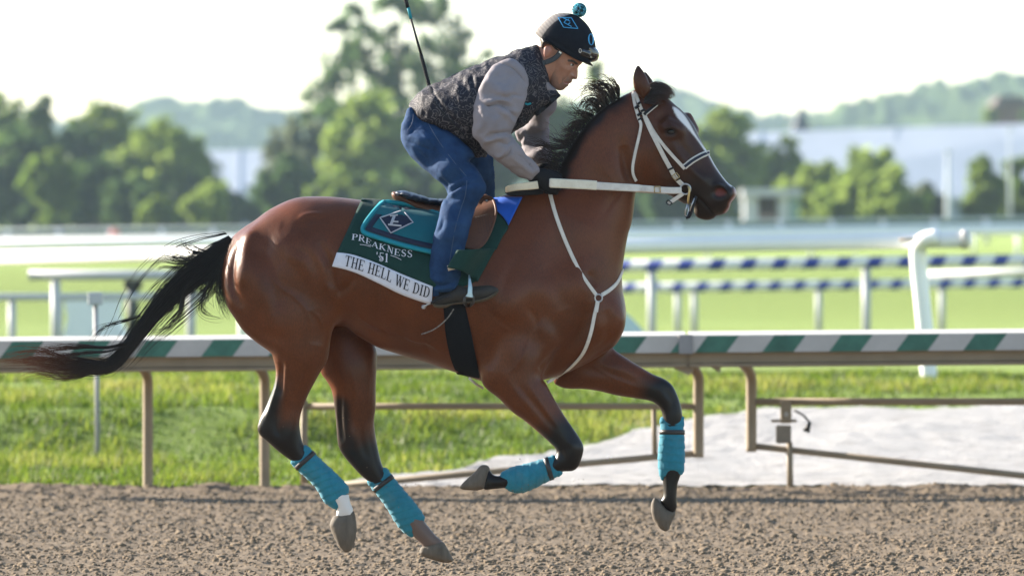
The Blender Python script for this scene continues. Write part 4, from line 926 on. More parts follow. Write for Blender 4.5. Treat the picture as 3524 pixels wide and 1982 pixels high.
blaze = catmull(cI((520, 412), (545, 412), (588, 448), (634, 502), (672, 566), (706, 628), (776, 735), (846, 836), (905, 920), (960, 1000), (1010, 1050), (1000, 1064), (940, 1000), (880, 920), (818, 812), (762, 738), (694, 646), (628, 570), (575, 515), (540, 462)), 3, True)
sb = poly_sdf(blaze, px, py); face = hd & (py < 660)
wht = np.maximum(wht, face * sstep(-3, 3, sb + wob * .12))
wht = np.maximum(wht, hd * sstep(.93, .98, N[:, 0] * .85 + N[:, 2] * .5) * (px > 2440) * (py > 480) * (py < 650) * (np.abs(V[:, 1]) < .03))
dl, _ = line_dist(np.array(cI((1040, 1100), (1048, 1140), (1020, 1180), (1000, 1210), (994, 1245), (965, 1284))), px, py)
pink = np.maximum(pink, sstep(11, 4, dl) * .8); wht = np.maximum(wht, sstep(7, 2, dl) * .3); blk *= 1 - sstep(13, 5, dl)
ws = nearleg & (py > E2(0, 985)[1]); wht = np.maximum(wht, ws * .92); blk *= 1 - ws
pst = farleg & (py > E2(0, 1120)[1]); blk = np.where(pst, .35, blk); wht = np.where(pst, .12, wht)
colr = np.stack([np.clip(blk, 0, 1), np.clip(wht, 0, 1), np.clip(pink, 0, 1), np.ones(len(V))], 1)
horse = empty("horse", (0, 0, 0), "bay racehorse galloping to the right with a white blaze and teal leg wraps", "horse")
mesh("body", V, Q, m_coat, horse, attrs={"points": ('FLOAT_COLOR', colr)})

def surf_y(px_, py_, default=-.02):
    """y of the horse's near surface under a photograph pixel"""
    y = -.2
    for _ in range(2):
        x, _y, z = W(px_, py_, y)
        i = (x - HB.x[0]) / HB.h; k = (z - HB.z[0]) / HB.h
        i0, k0 = int(i), int(k)
        if 0 <= i0 < NEAR.shape[0] - 1 and 0 <= k0 < NEAR.shape[1] - 1:
            q = NEAR[i0:i0 + 2, k0:k0 + 2]
            if np.isnan(q).all(): return default
            if np.isnan(q).any(): y = float(np.nanmax(q))
            else:
                a, c_ = i - i0, k - k0
                y = float(q[0, 0] * (1 - a) * (1 - c_) + q[1, 0] * a * (1 - c_) + q[0, 1] * (1 - a) * c_ + q[1, 1] * a * c_)
        else: return default
    return y
def on_horse(pts, off=.004, sub=6, ends=None):
    """photograph polyline laid on the horse's side -> 3D points and normals"""
    L = catmull(pts, sub) if len(pts) > 2 else np.array([np.array(pts[0]) + (np.array(pts[1]) - np.array(pts[0])) * t for t in np.linspace(0, 1, sub + 1)])
    P = []
    for a, b_ in L: P.append(W(a, b_, surf_y(a, b_) - off))
    nn = []
    for a, b_ in L:
        e = 8
        yx = surf_y(a + e, b_) - surf_y(a - e, b_); yz = surf_y(a, b_ - e) - surf_y(a, b_ + e)
        n = Vector((yx / (2 * e * S0), -1, yz / (2 * e * S0))); n.x = max(-2, min(2, n.x)); n.z = max(-2, min(2, n.z)); nn.append(n.normalized())
    P = np.array(P)
    if len(P) > 4:
        for _ in range(2): P[1:-1] = P[1:-1] * .5 + (P[:-2] + P[2:]) * .25
    return [Vector(p) for p in P], nn

def blob_mesh(name, B, mat, parent=None, strokes=None, sm=2, noise_amp=0, noise_scale=.05, attrs_fn=None, extra=None):
    V, Q = B.nets(); V = smooth_mesh(V, Q, sm)
    if strokes: V = relief(V, Q, strokes)
    if extra: V = extra(V, Q)
    if noise_amp: V = V + normals(V, Q) * (noise_amp * vnoise(V, noise_scale, 5))[:, None]
    return mesh(name, V, Q, mat, parent, attrs=attrs_fn(V, Q) if attrs_fn else None)

# hooves
def hoof(pts, yc, k=.85):
    B = Blob.around([pts], (yc - .09, yc + .09), .006); B.poly(pts, yc, k, 0)
    return blob_mesh("hoof", B, m_hoof, horse, sm=2, noise_amp=.0015, noise_scale=.012)
hoof(cE((550, 1122), (590, 1108), (646, 1098), (660, 1150), (665, 1200), (655, 1262), (635, 1308), (605, 1320), (570, 1290), (542, 1235), (521, 1180), (530, 1145)), -.13, .8)
hoof(cE((1012, 1290), (1060, 1268), (1120, 1262), (1150, 1300), (1172, 1340), (1182, 1366), (1140, 1377), (1060, 1357), (1005, 1332), (1003, 1308)), .15, 1.0)
hoof(cF((282, 1002), (240, 990), (200, 1030), (152, 1075), (130, 1098), (131, 1116), (190, 1124), (225, 1122), (258, 1110), (275, 1060)), -.15, 1.0)
hoof(cF((1148, 1160), (1128, 1205), (1140, 1270), (1172, 1318), (1210, 1340), (1235, 1300), (1258, 1236), (1215, 1222), (1172, 1178)), .15, .85)
# eye
ey = surf_y(cx2, cy2)
mb = MB(); e0 = W(cx2, cy2, ey + .016); mb.ball(e0, (.019, .022, .014)); mb.build("eye", m_eye, horse, True)
mb = MB(); e0 = W(cx2, cy2, -ey - .016); mb.ball(e0, (.019, .022, .014)); mb.build("eye", m_eye, horse, True)
# ears
P_ear = cI((230, 62), (206, 100), (190, 165), (195, 235), (212, 285), (250, 325), (292, 345), (325, 300), (335, 245), (322, 205), (300, 150), (262, 92))
def ear(pts, yc, k):
    B = Blob.around([pts], (yc - .08, yc + .08), .005); B.poly(pts, yc, k, 0)
    cup = cI((236, 90), (262, 130), (312, 190), (322, 250), (300, 310), (262, 300), (240, 230), (232, 150))
    dx = pts[0][0] - P_ear[0][0]; dy = pts[0][1] - P_ear[0][1]
    B.poly([(a + dx + 10, b_ + dy) for a, b_ in cup], yc - .034, k * .75, .006, op='sub')
    def at(V, Q):
        px, py = PX(V); bl = .35 + .4 * sstep(60, 0, py - pts[0][1]); return {"points": ('FLOAT_COLOR', np.stack([bl, bl * 0, bl * 0, bl * 0 + 1], 1))}
    return blob_mesh("ear", B, m_coat, horse, attrs_fn=at, sm=2)
ear(P_ear, -.055, .75)
ear([(a + 24, b_ * 1.0 + 22) for a, b_ in P_ear], .055, .75)
# ------------------------------------------------------------------ hair of the horse
m_hair, nt, b = principled("black_horse_hair")
ag = attr(nt, "tip"); r_ = ramp(nt, ag.outputs["Fac"], [(.0, (.012, .010, .010)), (.35, (.030, .016, .011)), (1.0, (.15, .055, .022))])
nt.links.new(r_.outputs[0], b.inputs["Base Color"]); b.inputs["Roughness"].default_value = .34; b.inputs["Specular IOR Level"].default_value = .4
def strands(name, guides, n_per, mat, parent, r0=.0018, spread=(4, 22), yspread=(.012, .05), npts=12, yroot=None, wave=5, tipfn=None, lenvar=(.55, 1.1)):
    """guides: list of (px polyline, y) ; strands scattered about each guide"""
    V = []; F = []; T = []
    for gi, g in enumerate(guides):
        ln, yg = g[0], g[1]; n = g[2] if len(g) > 2 else n_per
        sp = g[3] if len(g) > 3 else spread
        L = catmull(ln, 8); seg = np.r_[0, np.cumsum(np.linalg.norm(np.diff(L, axis=0), axis=1))]; tot = seg[-1]
        tg = np.gradient(L, axis=0); tg /= np.maximum(np.linalg.norm(tg, axis=1, keepdims=True), 1e-9); nm = np.stack([-tg[:, 1], tg[:, 0]], 1)
        for i in range(n):
            lv = random.uniform(*lenvar); tt = np.linspace(0, min(lv, 1), npts)
            bx = np.interp(tt * tot, seg, L[:, 0]); by = np.interp(tt * tot, seg, L[:, 1])
            nx = np.interp(tt * tot, seg, nm[:, 0]); ny = np.interp(tt * tot, seg, nm[:, 1])
            if i % 7 == 0: ca = random.gauss(0, 1); cph = random.uniform(0, 6.28)
            a = ca + random.gauss(0, .22); a2 = random.gauss(0, .5); ph = random.uniform(0, 6.28); fr = random.uniform(3, 8)
            w0, w1 = sp
            prof = np.interp(tt, np.linspace(0, 1, len(w0)), w0) if isinstance(w0, (list, tuple)) else w0 + (w1 - w0) * tt
            o = prof * (a * .62 + a2 * .35 * tt) + wave * (np.sin(cph + fr * tt) + .4 * np.sin(ph + 2 * fr * tt)) * tt
            X = bx + nx * o; Yp = by + ny * o
            yy = yg + random.gauss(0, yspread[0]) + random.gauss(0, yspread[1]) * tt
            rr = r0 * random.uniform(.7, 1.3) * (1 - .8 * tt ** 2)
            P = np.array([W(X[k], Yp[k], yy[k]) for k in range(npts)])
            base = len(V) * 1
            d = np.gradient(P, axis=0); d /= np.linalg.norm(d, axis=1, keepdims=True) + 1e-9
            up = np.cross(d, np.array([0, 1., 0])); up /= np.linalg.norm(up, axis=1, keepdims=True) + 1e-9; sd = np.cross(d, up)
            st = []
            for j in range(3):
                an = 2.094 * j; st.append(P + (up * math.cos(an) + sd * math.sin(an)) * rr[:, None])
            st = np.stack(st, 1).reshape(-1, 3); b0 = sum(len(q) for q in V)
            V.append(st); T.append(np.repeat(tt if tipfn is None else tipfn(X, Yp, tt), 3))
            k = np.arange(npts - 1)[:, None] * 3 + b0
            for j in range(3): F.append(np.concatenate([k + j, k + (j + 1) % 3, k + 3 + (j + 1) % 3, k + 3 + j], 1))
    V = np.concatenate(V); F = np.concatenate(F)
    return mesh(name, V, F, mat, parent, attrs={"tip": ('FLOAT', np.concatenate(T))})
mane_g = [cB(*g) for g in (
    ((842, 428), (838, 360), (800, 310), (740, 285), (660, 285)), ((820, 437), (790, 345), (720, 300), (620, 300), (530, 330)),
    ((795, 455), (745, 365), (660, 320), (560, 350), (520, 390)), ((765, 475), (700, 385), (620, 360), (560, 400), (540, 460)),
    ((735, 500), (672, 420), (610, 420), (570, 480), (560, 550), (580, 600)), ((700, 530), (640, 470), (600, 500), (590, 560)),
    ((655, 570), (600, 545), (520, 535), (450, 512), (410, 480)), ((625, 605), (560, 592), (500, 602), (440, 630), (370, 640)),
    ((595, 645), (530, 645), (470, 680), (400, 662), (360, 640)), ((562, 690), (500, 695), (440, 730), (380, 760), (370, 790)),
    ((525, 740), (460, 755), (380, 740), (310, 702), (260, 690)), ((495, 790), (430, 795), (340, 790), (250, 770), (150, 750), (110, 745)),
    ((465, 840), (400, 852), (300, 830), (230, 790), (180, 800)), ((445, 890), (380, 905), (300, 880), (240, 860), (190, 880)),
    ((425, 940), (360, 945), (290, 920), (240, 930), (220, 960)), ((405, 1000), (340, 985), (280, 970), (240, 1000)),
    ((680, 550), (700, 450), (700, 380), (640, 330)), ((720, 520), (740, 420), (700, 330), (600, 290)))]
mg = []
for g in mane_g:
    mg.append((g, 0.0, 30, (4, 30)))
for i in range(46):      # short dense hair standing on the crest
    t = i / 45; cr = catmull(cB((850, 425), (740, 498), (640, 590), (560, 690), (480, 820), (430, 940), (390, 1030)), 10); p = cr[int(t * (len(cr) - 1))]
    mg.append(([tuple(p), (p[0] - 14, p[1] - 22 + 8 * t), (p[0] - 30, p[1] - 34 + 24 * t), (p[0] - 46, p[1] - 36 + 40 * t)], -.006, 11, (5, 16)))
strands("mane", mg, 40, m_hair, horse, r0=.0014, yspread=(.014, .03), wave=12, tipfn=lambda X, Y, t: t * .6, lenvar=(.45, 1.0))
strands("forelock", [(cI(*g), y, 60, (6, 12)) for g, y in (
    (((285, 310), (350, 235), (430, 240), (490, 285), (518, 338)), -.02), (((300, 340), (380, 280), (450, 290), (505, 345)), -.045),
    (((290, 350), (350, 325), (430, 325), (505, 352)), -.06), (((280, 362), (330, 368), (390, 365), (440, 352)), -.075), (((285, 320), (350, 240), (440, 240), (515, 330)), .03))],
    40, m_hair, horse, r0=.0018, yspread=(.010, .018), wave=7, lenvar=(.7, 1.05), tipfn=lambda X, Y, t: t * .6)
tc_ = cD((1660, 262), (1560, 360), (1450, 455), (1320, 560), (1190, 680), (1060, 830), (960, 965), (870, 1085), (770, 1165), (620, 1165), (420, 1140), (210, 1118), (40, 1125), (-30, 1130))
tw = [14, 32, 40, 36, 30, 24, 21, 20, 21, 26, 28, 24, 18, 14]
tipf = lambda X, Y, t: sstep(420, 40, X) + .0 * t
tg_ = [(tc_, 0.0, 560, (tw, tw)), (tc_[:9], .01, 160, ([18, 44, 60, 66, 66, 60, 50, 44, 40],) * 2)]
for g, n in ((((1620, 330), (1570, 470), (1575, 620), (1605, 740), (1650, 830)), 110), (((1600, 400), (1540, 520), (1480, 620), (1450, 720), (1500, 800)), 40),
             (((1560, 380), (1460, 590), (1420, 660), (1440, 740)), 40), (((1520, 370), (1400, 350), (1310, 330), (1260, 260)), 55), (((1480, 390), (1340, 400), (1200, 370), (1080, 365)), 40),
             (((1450, 420), (1300, 450), (1150, 440), (1060, 480)), 30), (((1400, 500), (1310, 640), (1290, 780), (1180, 930), (1060, 970)), 34), (((1500, 500), (1420, 760), (1560, 830), (1630, 790)), 14),
             (((1000, 800), (900, 830), (740, 880), (650, 980), (620, 1060)), 16), (((900, 1000), (760, 1040), (600, 1040), (380, 1050), (180, 1070)), 70), (((800, 1150), (500, 1230), (250, 1200), (120, 1240)), 60), (((560, 1150), (300, 1090), (60, 1110), (20, 1100)), 40)):
    tg_.append((cD(*g), random.uniform(-.03, .01), n, (6, 24)))
strands("tail", tg_, 40, m_hair, horse, r0=.0012, yspread=(.022, .028), npts=18, wave=9, tipfn=tipf, lenvar=(.5, 1.0))

# ------------------------------------------------------------------ tack
m_white = simple("white_strap", (.66, .63, .58), (.52, .48, .43), 30, .55, .4, bmp=.15, bscale=200)
m_blackstrap = simple("black_strap", (.010, .011, .014), (.018, .018, .022), 40, .6, .2)
m_brass = simple("brass_buckle", (.55, .42, .22), (.4, .3, .15), 40, .35, .5, metal=.9)
m_steel = simple("steel", (.55, .56, .58), (.4, .41, .43), 30, .28, .5, metal=.95)
m_brown = simple("brown_saddle_leather", (.13, .050, .026), (.08, .032, .018), 18, .55, .4, bmp=.25, bscale=120)
m_green = simple("green_cloth", (.008, .040, .032), (.006, .031, .026), 30, .85, .2, sheen=.04, bmp=.2, bscale=300)
m_teal = simple("teal_cloth", (.007, .115, .14), (.006, .095, .118), 40, .8, .2, sheen=.05, bmp=.2, bscale=300)
m_tealedge = simple("bright_teal_binding", (.012, .23, .28), (.010, .19, .24), 40, .7, .25)
m_navy = simple("navy_cloth", (.014, .020, .045), (.010, .015, .034), 40, .75, .3, bmp=.15, bscale=200)
m_blue = simple("blue_cloth", (.010, .09, .48), (.008, .075, .42), 30, .75, .25, sheen=.05, bmp=.2, bscale=200)
m_bandc = simple("white_cloth", (.62, .62, .68), (.55, .55, .61), 30, .8, .2, bmp=.15, bscale=300)
m_ink = simple("black_lettering", (.01, .011, .018), (.016, .017, .025), 60, .7, .2)
m_silver = simple("silver_thread", (.42, .42, .45), (.33, .33, .36), 80, .5, .5)
m_girth = simple("black_elastic", (.010, .011, .014), (.006, .007, .009), 25, .9, .08, bmp=.4, bscale=40, stretch=(6, 6, 1))

def strap_part(name, pts, w, mat, parent, off=.003, t=.004, sub=6):
    P, n = on_horse(pts, off, sub); return MB().strap(P, n, w, t).build(name, mat, parent)
bridle = empty("bridle", (0, 0, 0), "white leather bridle with black fittings on the horse's head", "bridle")
strap_part("crown_strap", cI((188, 285), (203, 380), (222, 450), (240, 515)), .014, m_white, bridle, .005)
strap_part("crown_strap", cI((208, 285), (236, 370), (262, 435), (287, 485)), .015, m_white, bridle, .006)
strap_part("throat_latch", cI((243, 520), (256, 560), (238, 660), (207, 790), (187, 900), (191, 970), (215, 1022)), .013, m_white, bridle, .014)
strap_part("cheekpiece", cI((287, 485), (330, 590), (385, 700), (440, 810), (500, 920)), .019, m_white, bridle, .006)
strap_part("noseband_hanger", cI((305, 510), (360, 610), (430, 710), (520, 815), (620, 922)), .014, m_white, bridle, .004)
nb = strap_part("noseband", cI((615, 908), (680, 856), (750, 815), (800, 794), (828, 790)), .024, m_white, bridle, .006)
P, n = on_horse(cI((618, 905), (680, 856), (750, 815), (800, 794), (826, 790)), .010); MB().strap(P, n, .012, .003).build("padding", m_navy, nb)
bb = strap_part("browband", cI((282, 472), (330, 430), (390, 390)), .015, m_blackstrap, bridle, .007)
strap_part("edging", cI((300, 474), (345, 436), (395, 395)), .004, m_white, bb, .012)
for a, c_, w in (((205, 420), (240, 395), .020), ((225, 480), (262, 455), .018), ((232, 520), (262, 505), .02), ((228, 385), (252, 368), .016), ((255, 445), (290, 428), .016), ((485, 930), (525, 912), .014), ((545, 1018), (580, 1000), .014)):
    strap_part("keeper", cI(a, ((a[0] + c_[0]) / 2, (a[1] + c_[1]) / 2), c_), w * .62, m_blackstrap, bridle, .0115, .004, 3)
strap_part("cheek_buckle_strap", cI((505, 925), (530, 975), (552, 1005), (575, 1030), (605, 1058)), .020, m_white, bridle, .007)
def buckle(c, w, h, ang, parent, mat=m_brass, off=.014):
    y = surf_y(*c) - off; p = Vector(W(c[0], c[1], y)); ca, sa = math.cos(ang), math.sin(ang)
    q = [(-w, -h), (w, -h), (w, h), (-w, h), (-w, -h)]
    pts = [p + Vector((a * ca - e * sa, 0, a * sa + e * ca)) for a, e in q]
    mb = MB()
    for i in range(4): mb.tube([pts[i], pts[i + 1]], .0022, 6)
    mb.tube([p + Vector((-w * ca, 0, -w * sa)), p + Vector((w * ca, 0, w * sa))], .0016, 6)
    return mb.build("buckle", mat, parent, True)
buckle(cI((545, 985))[0], .011, .012, -.9, bridle)
rc = W(*cI((625, 1090))[0], surf_y(*cI((600, 1060))[0]) - .014)
MB().ring(rc, .0215, .0035).build("bit_ring", m_steel, bridle, True)
q = lambda a, dy=0.0: W(*cI(a)[0], rc[1] + dy)
MB().tube([q((648, 1065), -.006), q((660, 1090), -.008), q((655, 1130), -.008), q((650, 1180), -.006), q((648, 1215), -.004)], [.005, .006, .005, .005, .004], 8).build("bit_shank", m_brass, bridle, True)
MB().tube([q((645, 1210), -.004), q((628, 1260), -.003), q((622, 1305), -.002), q((640, 1320), 0), q((655, 1270), 0), q((650, 1215), 0)], .0035, 6).build("bit_lever", m_steel, bridle, True)
MB().tube([q((715, 1150)), q((690, 1210)), q((672, 1270)), q((650, 1322)), q((628, 1330))], [.006, .008, .010, .008, .006], 8).build("curb_strap", m_blackstrap, bridle, True)
MB().tube([q((700, 1165), -.009), q((680, 1215), -.012), q((660, 1275), -.012)], .0028, 6).build("curb_chain", m_steel, bridle, True)
P = [Vector(q(a, -.004)) for a in ((605, 1128), (575, 1148), (540, 1172), (500, 1200), (478, 1214))]; MB().strap(P, [(0, -1, 0)] * 5, .017, .004).build("chin_strap", m_white, bridle)
P = [Vector(q(a, -.009)) for a in ((520, 1188), (495, 1204), (470, 1220))]
mb = MB(); 
for a, e in (((480, 1180), (515, 1205)), ((515, 1205), (495, 1225)), ((495, 1225), (466, 1205)), ((466, 1205), (480, 1180))): mb.tube([q(a, -.011), q(e, -.011)], .0026, 6)
mb.build("chin_buckle", m_blackstrap, bridle, True)

# reins: near rein, hand loop, far rein
HAND_Y = -.15
reins = empty("reins", (0, 0, 0), "flat white leather reins stretched from the bit to the black gloves", "reins")
def planar_strap(name, pts, ys, w, mat, parent, t=.004, sub=6):
    L = catmull([(p[0], p[1], y) for p, y in zip(pts, ys)], sub)
    P = [Vector(W(a, c_, y)) for a, c_, y in L]; ww = w if not isinstance(w, list) else list(np.interp(np.linspace(0, 1, len(P)), np.linspace(0, 1, len(w)), w))
    return MB().strap(P, [(0, -1, .12)] * len(P), ww, t).build(name, mat, parent)
yb = rc[1] - .006
rn = planar_strap("near_rein", cI((592, 1102)) + cI((450, 1100), (300, 1088), (150, 1078)) + cA((1863, 1342), (1560, 1325), (1420, 1314), (1300, 1306), (1222, 1304)), [yb, yb - .015, yb - .03, yb - .04, HAND_Y - .045, HAND_Y - .05, HAND_Y - .05, HAND_Y - .05, HAND_Y - .045], [.028, .028, .029, .030, .031, .033, .036, .037, .034], m_white, reins)
planar_strap("grip_sleeve", cA((1560, 1322), (1470, 1316), (1360, 1311), (1228, 1304)), [HAND_Y - .055] * 4, .039, simple("cream_rubber_grip", (.74, .70, .58), (.60, .54, .42), 25, .6, .35, bmp=.3, bscale=90), rn)
m_cream = simple("cream_leather", (.70, .62, .46), (.54, .46, .32), 25, .55, .4, bmp=.2, bscale=90)
planar_strap("rein_loop", cA((1140, 1318), (1070, 1326), (990, 1334), (930, 1346), (916, 1352)), [HAND_Y - .045, HAND_Y - .06, HAND_Y - .055, HAND_Y - .03, HAND_Y - .005], [.034, .032, .030, .028, .026], m_cream, reins)
planar_strap("rein_loop_back", cA((916, 1352), (950, 1372), (1050, 1368), (1180, 1362)), [HAND_Y, HAND_Y + .03, HAND_Y + .05, HAND_Y + .06], [.026, .028, .03, .03], m_blackstrap, reins)
planar_strap("far_rein", cI((592, 1105)) + cI((420, 1100), (220, 1090)) + cA((1700, 1330), (1330, 1330)), [-yb, -yb + .03, -yb + .06, .12, .10], .028, m_white, reins)
buckle(cI((395, 1095))[0], .010, .013, 0, reins, m_brass, .02)
by = yb - .028
mb = MB(); c0 = Vector(W(*cI((392, 1094))[0], by)); 
for a, e in (((-.012, -.013), (.012, -.013)), ((.012, -.013), (.012, .013)), ((.012, .013), (-.012, .013)), ((-.012, .013), (-.012, -.013))): mb.tube([c0 + Vector((a[0], 0, a[1])), c0 + Vector((e[0], 0, e[1]))], .0024, 6)
mb.build("rein_buckle", m_brass, reins, True)

# breastplate
bp = empty("breastplate", (0, 0, 0), "white strap breastplate forming a Y with a ring on the horse's chest", "breastplate")
strap_part("shoulder_strap", cK((850, 105), (890, 260), (960, 450), (1050, 640), (1120, 745), (1162, 800)), .0165, m_white, bp, .005)
strap_part("chest_strap", cK((1198, 802), (1250, 770), (1300, 722), (1330, 660), (1337, 635)), .0165, m_white, bp, .006)
strap_part("martingale_strap", cK((1172, 850), (1152, 930), (1125, 1060), (1080, 1180), (1010, 1265), (930, 1330), (835, 1382)), .0155, m_white, bp, .006)
rc2 = W(*cK((1178, 822))[0], surf_y(*cK((1178, 822))[0]) - .010)
MB().ring(rc2, .0155, .0032).build("ring", m_steel, bp, True)
strap_part("tab", cK((1172, 846), (1166, 880), (1160, 915)), .018, m_white, bp, .010, .004, 3)
MB().tube([W(*cK(p)[0], y) for p, y in (((320, 1356), -.10), ((360, 1392), -.06), ((410, 1420), -.02))], [.006, .006, .005], 6).build("girth_loop", m_white, bp, True)

def sheet(name, rows, mat, parent, thick=.004, closed=False):
    """rows: equally long lists of 3D points -> thick sheet"""
    R, Cn = len(rows), len(rows[0]); V = [p for r in rows for p in r]
    F = [(i * Cn + j, i * Cn + j + 1, (i + 1) * Cn + j + 1, (i + 1) * Cn + j) for i in range(R - 1) for j in range(Cn - 1)]
    o = mesh(name, V, F, mat, parent)
    md = o.modifiers.new("thickness", 'SOLIDIFY'); md.thickness = thick; md.offset = 0
    return o
def drape(name, edge_a, edge_b, mat, parent, off=.008, nu=24, nv=20, mirror=False, thick=.004, power=1.0, folds=0.0, fscale=.1, grid_only=False):
    """sheet between two photograph polylines laid on the horse's side; mirrored over the back when asked"""
    def rs(e, n):
        L = catmull(e, 8) if len(e) > 2 else np.asarray(e, float)
        s = np.r_[0, np.cumsum(np.linalg.norm(np.diff(L, axis=0), axis=1))]; t = np.linspace(0, s[-1], n)
        return np.stack([np.interp(t, s, L[:, 0]), np.interp(t, s, L[:, 1])], 1)
    A, B_ = rs(edge_a, nu), rs(edge_b, nu); rows = []
    for v in np.linspace(0, 1, nv):
        vv = v ** power; row = []
        for u in range(nu):
            p = A[u] * (1 - vv) + B_[u] * vv
            row.append(np.array(W(p[0], p[1], surf_y(p[0], p[1], -.004) - off)))
        rows.append(row)
    G = np.array(rows)
    for _ in range(3): G[1:-1, 1:-1, 1] = G[1:-1, 1:-1, 1] * .4 + .15 * (G[:-2, 1:-1, 1] + G[2:, 1:-1, 1] + G[1:-1, :-2, 1] + G[1:-1, 2:, 1])
    if folds: G[:, :, 1] -= folds * (.5 + .5 * vnoise(G.reshape(-1, 3) * np.array([1, 0, .45]), fscale, 9).reshape(G.shape[:2]))
    if mirror:
        Mx = G.copy(); Mx[:, :, 1] *= -1
        top = G[:1].copy(); top[:, :, 1] = 0; top[:, :, 2] += .006
        G = np.concatenate([Mx[::-1], top, G])
    return sheet(name, [list(r) for r in G], mat, parent, thick)

# saddle towel with name strip
towel = empty("saddle_towel", (0, 0, 0), "dark green saddle towel lettered with a race name and a white name strip", "saddle towel")
top_e = cC((468, 336), (640, 345), (860, 362)) + cG((1110, 529), (1200, 515), (1250, 500))
bot_e = cC((265, 772), (400, 792), (600, 862), (800, 950), (1050, 1052), (1280, 1060), (1420, 1010))
drape("cloth", top_e, bot_e, m_green, towel, .006, 40, 30, True, .004, 1.6, .004, .09)
drape("name_strip", cC((264, 770), (400, 790), (600, 860), (800, 948), (1060, 1052)), cC((224, 886), (400, 932), (600, 1022), (800, 1120), (1000, 1190), (1052, 1192)), m_bandc, towel, .0125, 36, 8, False, .003)
# front of the towel turned up over the rider's shin
drape("front_edge", cC((1590, 430), (1690, 545), (1640, 640), (1590, 745)), cC((1480, 500), (1480, 600), (1440, 720), (1400, 800)), m_green, towel, .012, 12, 10)

def arc_ring(cx, cy, rx, ry, tx, ty, a0, a1, n=14):
    out = []
    for i in range(n):
        a, b_ = a0 + (a1 - a0) * i / n, a0 + (a1 - a0) * (i + 1) / n
        out.append([(cx + rx * math.cos(a), cy + ry * math.sin(a)), (cx + rx * math.cos(b_), cy + ry * math.sin(b_)), (cx + (rx - tx) * math.cos(b_), cy + (ry - ty) * math.sin(b_)), (cx + (rx - tx) * math.cos(a), cy + (ry - ty) * math.sin(a))])
    return out
def bar(a, b_, w, w2=None):
    (x0, y0), (x1, y1) = a, b_; dx, dy = x1 - x0, y1 - y0; L = math.hypot(dx, dy) or 1; nx, ny = -dy / L, dx / L; w2 = w if w2 is None else w2
    return [(x0 + nx * w / 2, y0 + ny * w / 2), (x1 + nx * w2 / 2, y1 + ny * w2 / 2), (x1 - nx * w2 / 2, y1 - ny * w2 / 2), (x0 - nx * w / 2, y0 - ny * w / 2)]
def R4(x0, y0, x1, y1): return [(x0, y0), (x1, y0), (x1, y1), (x0, y1)]
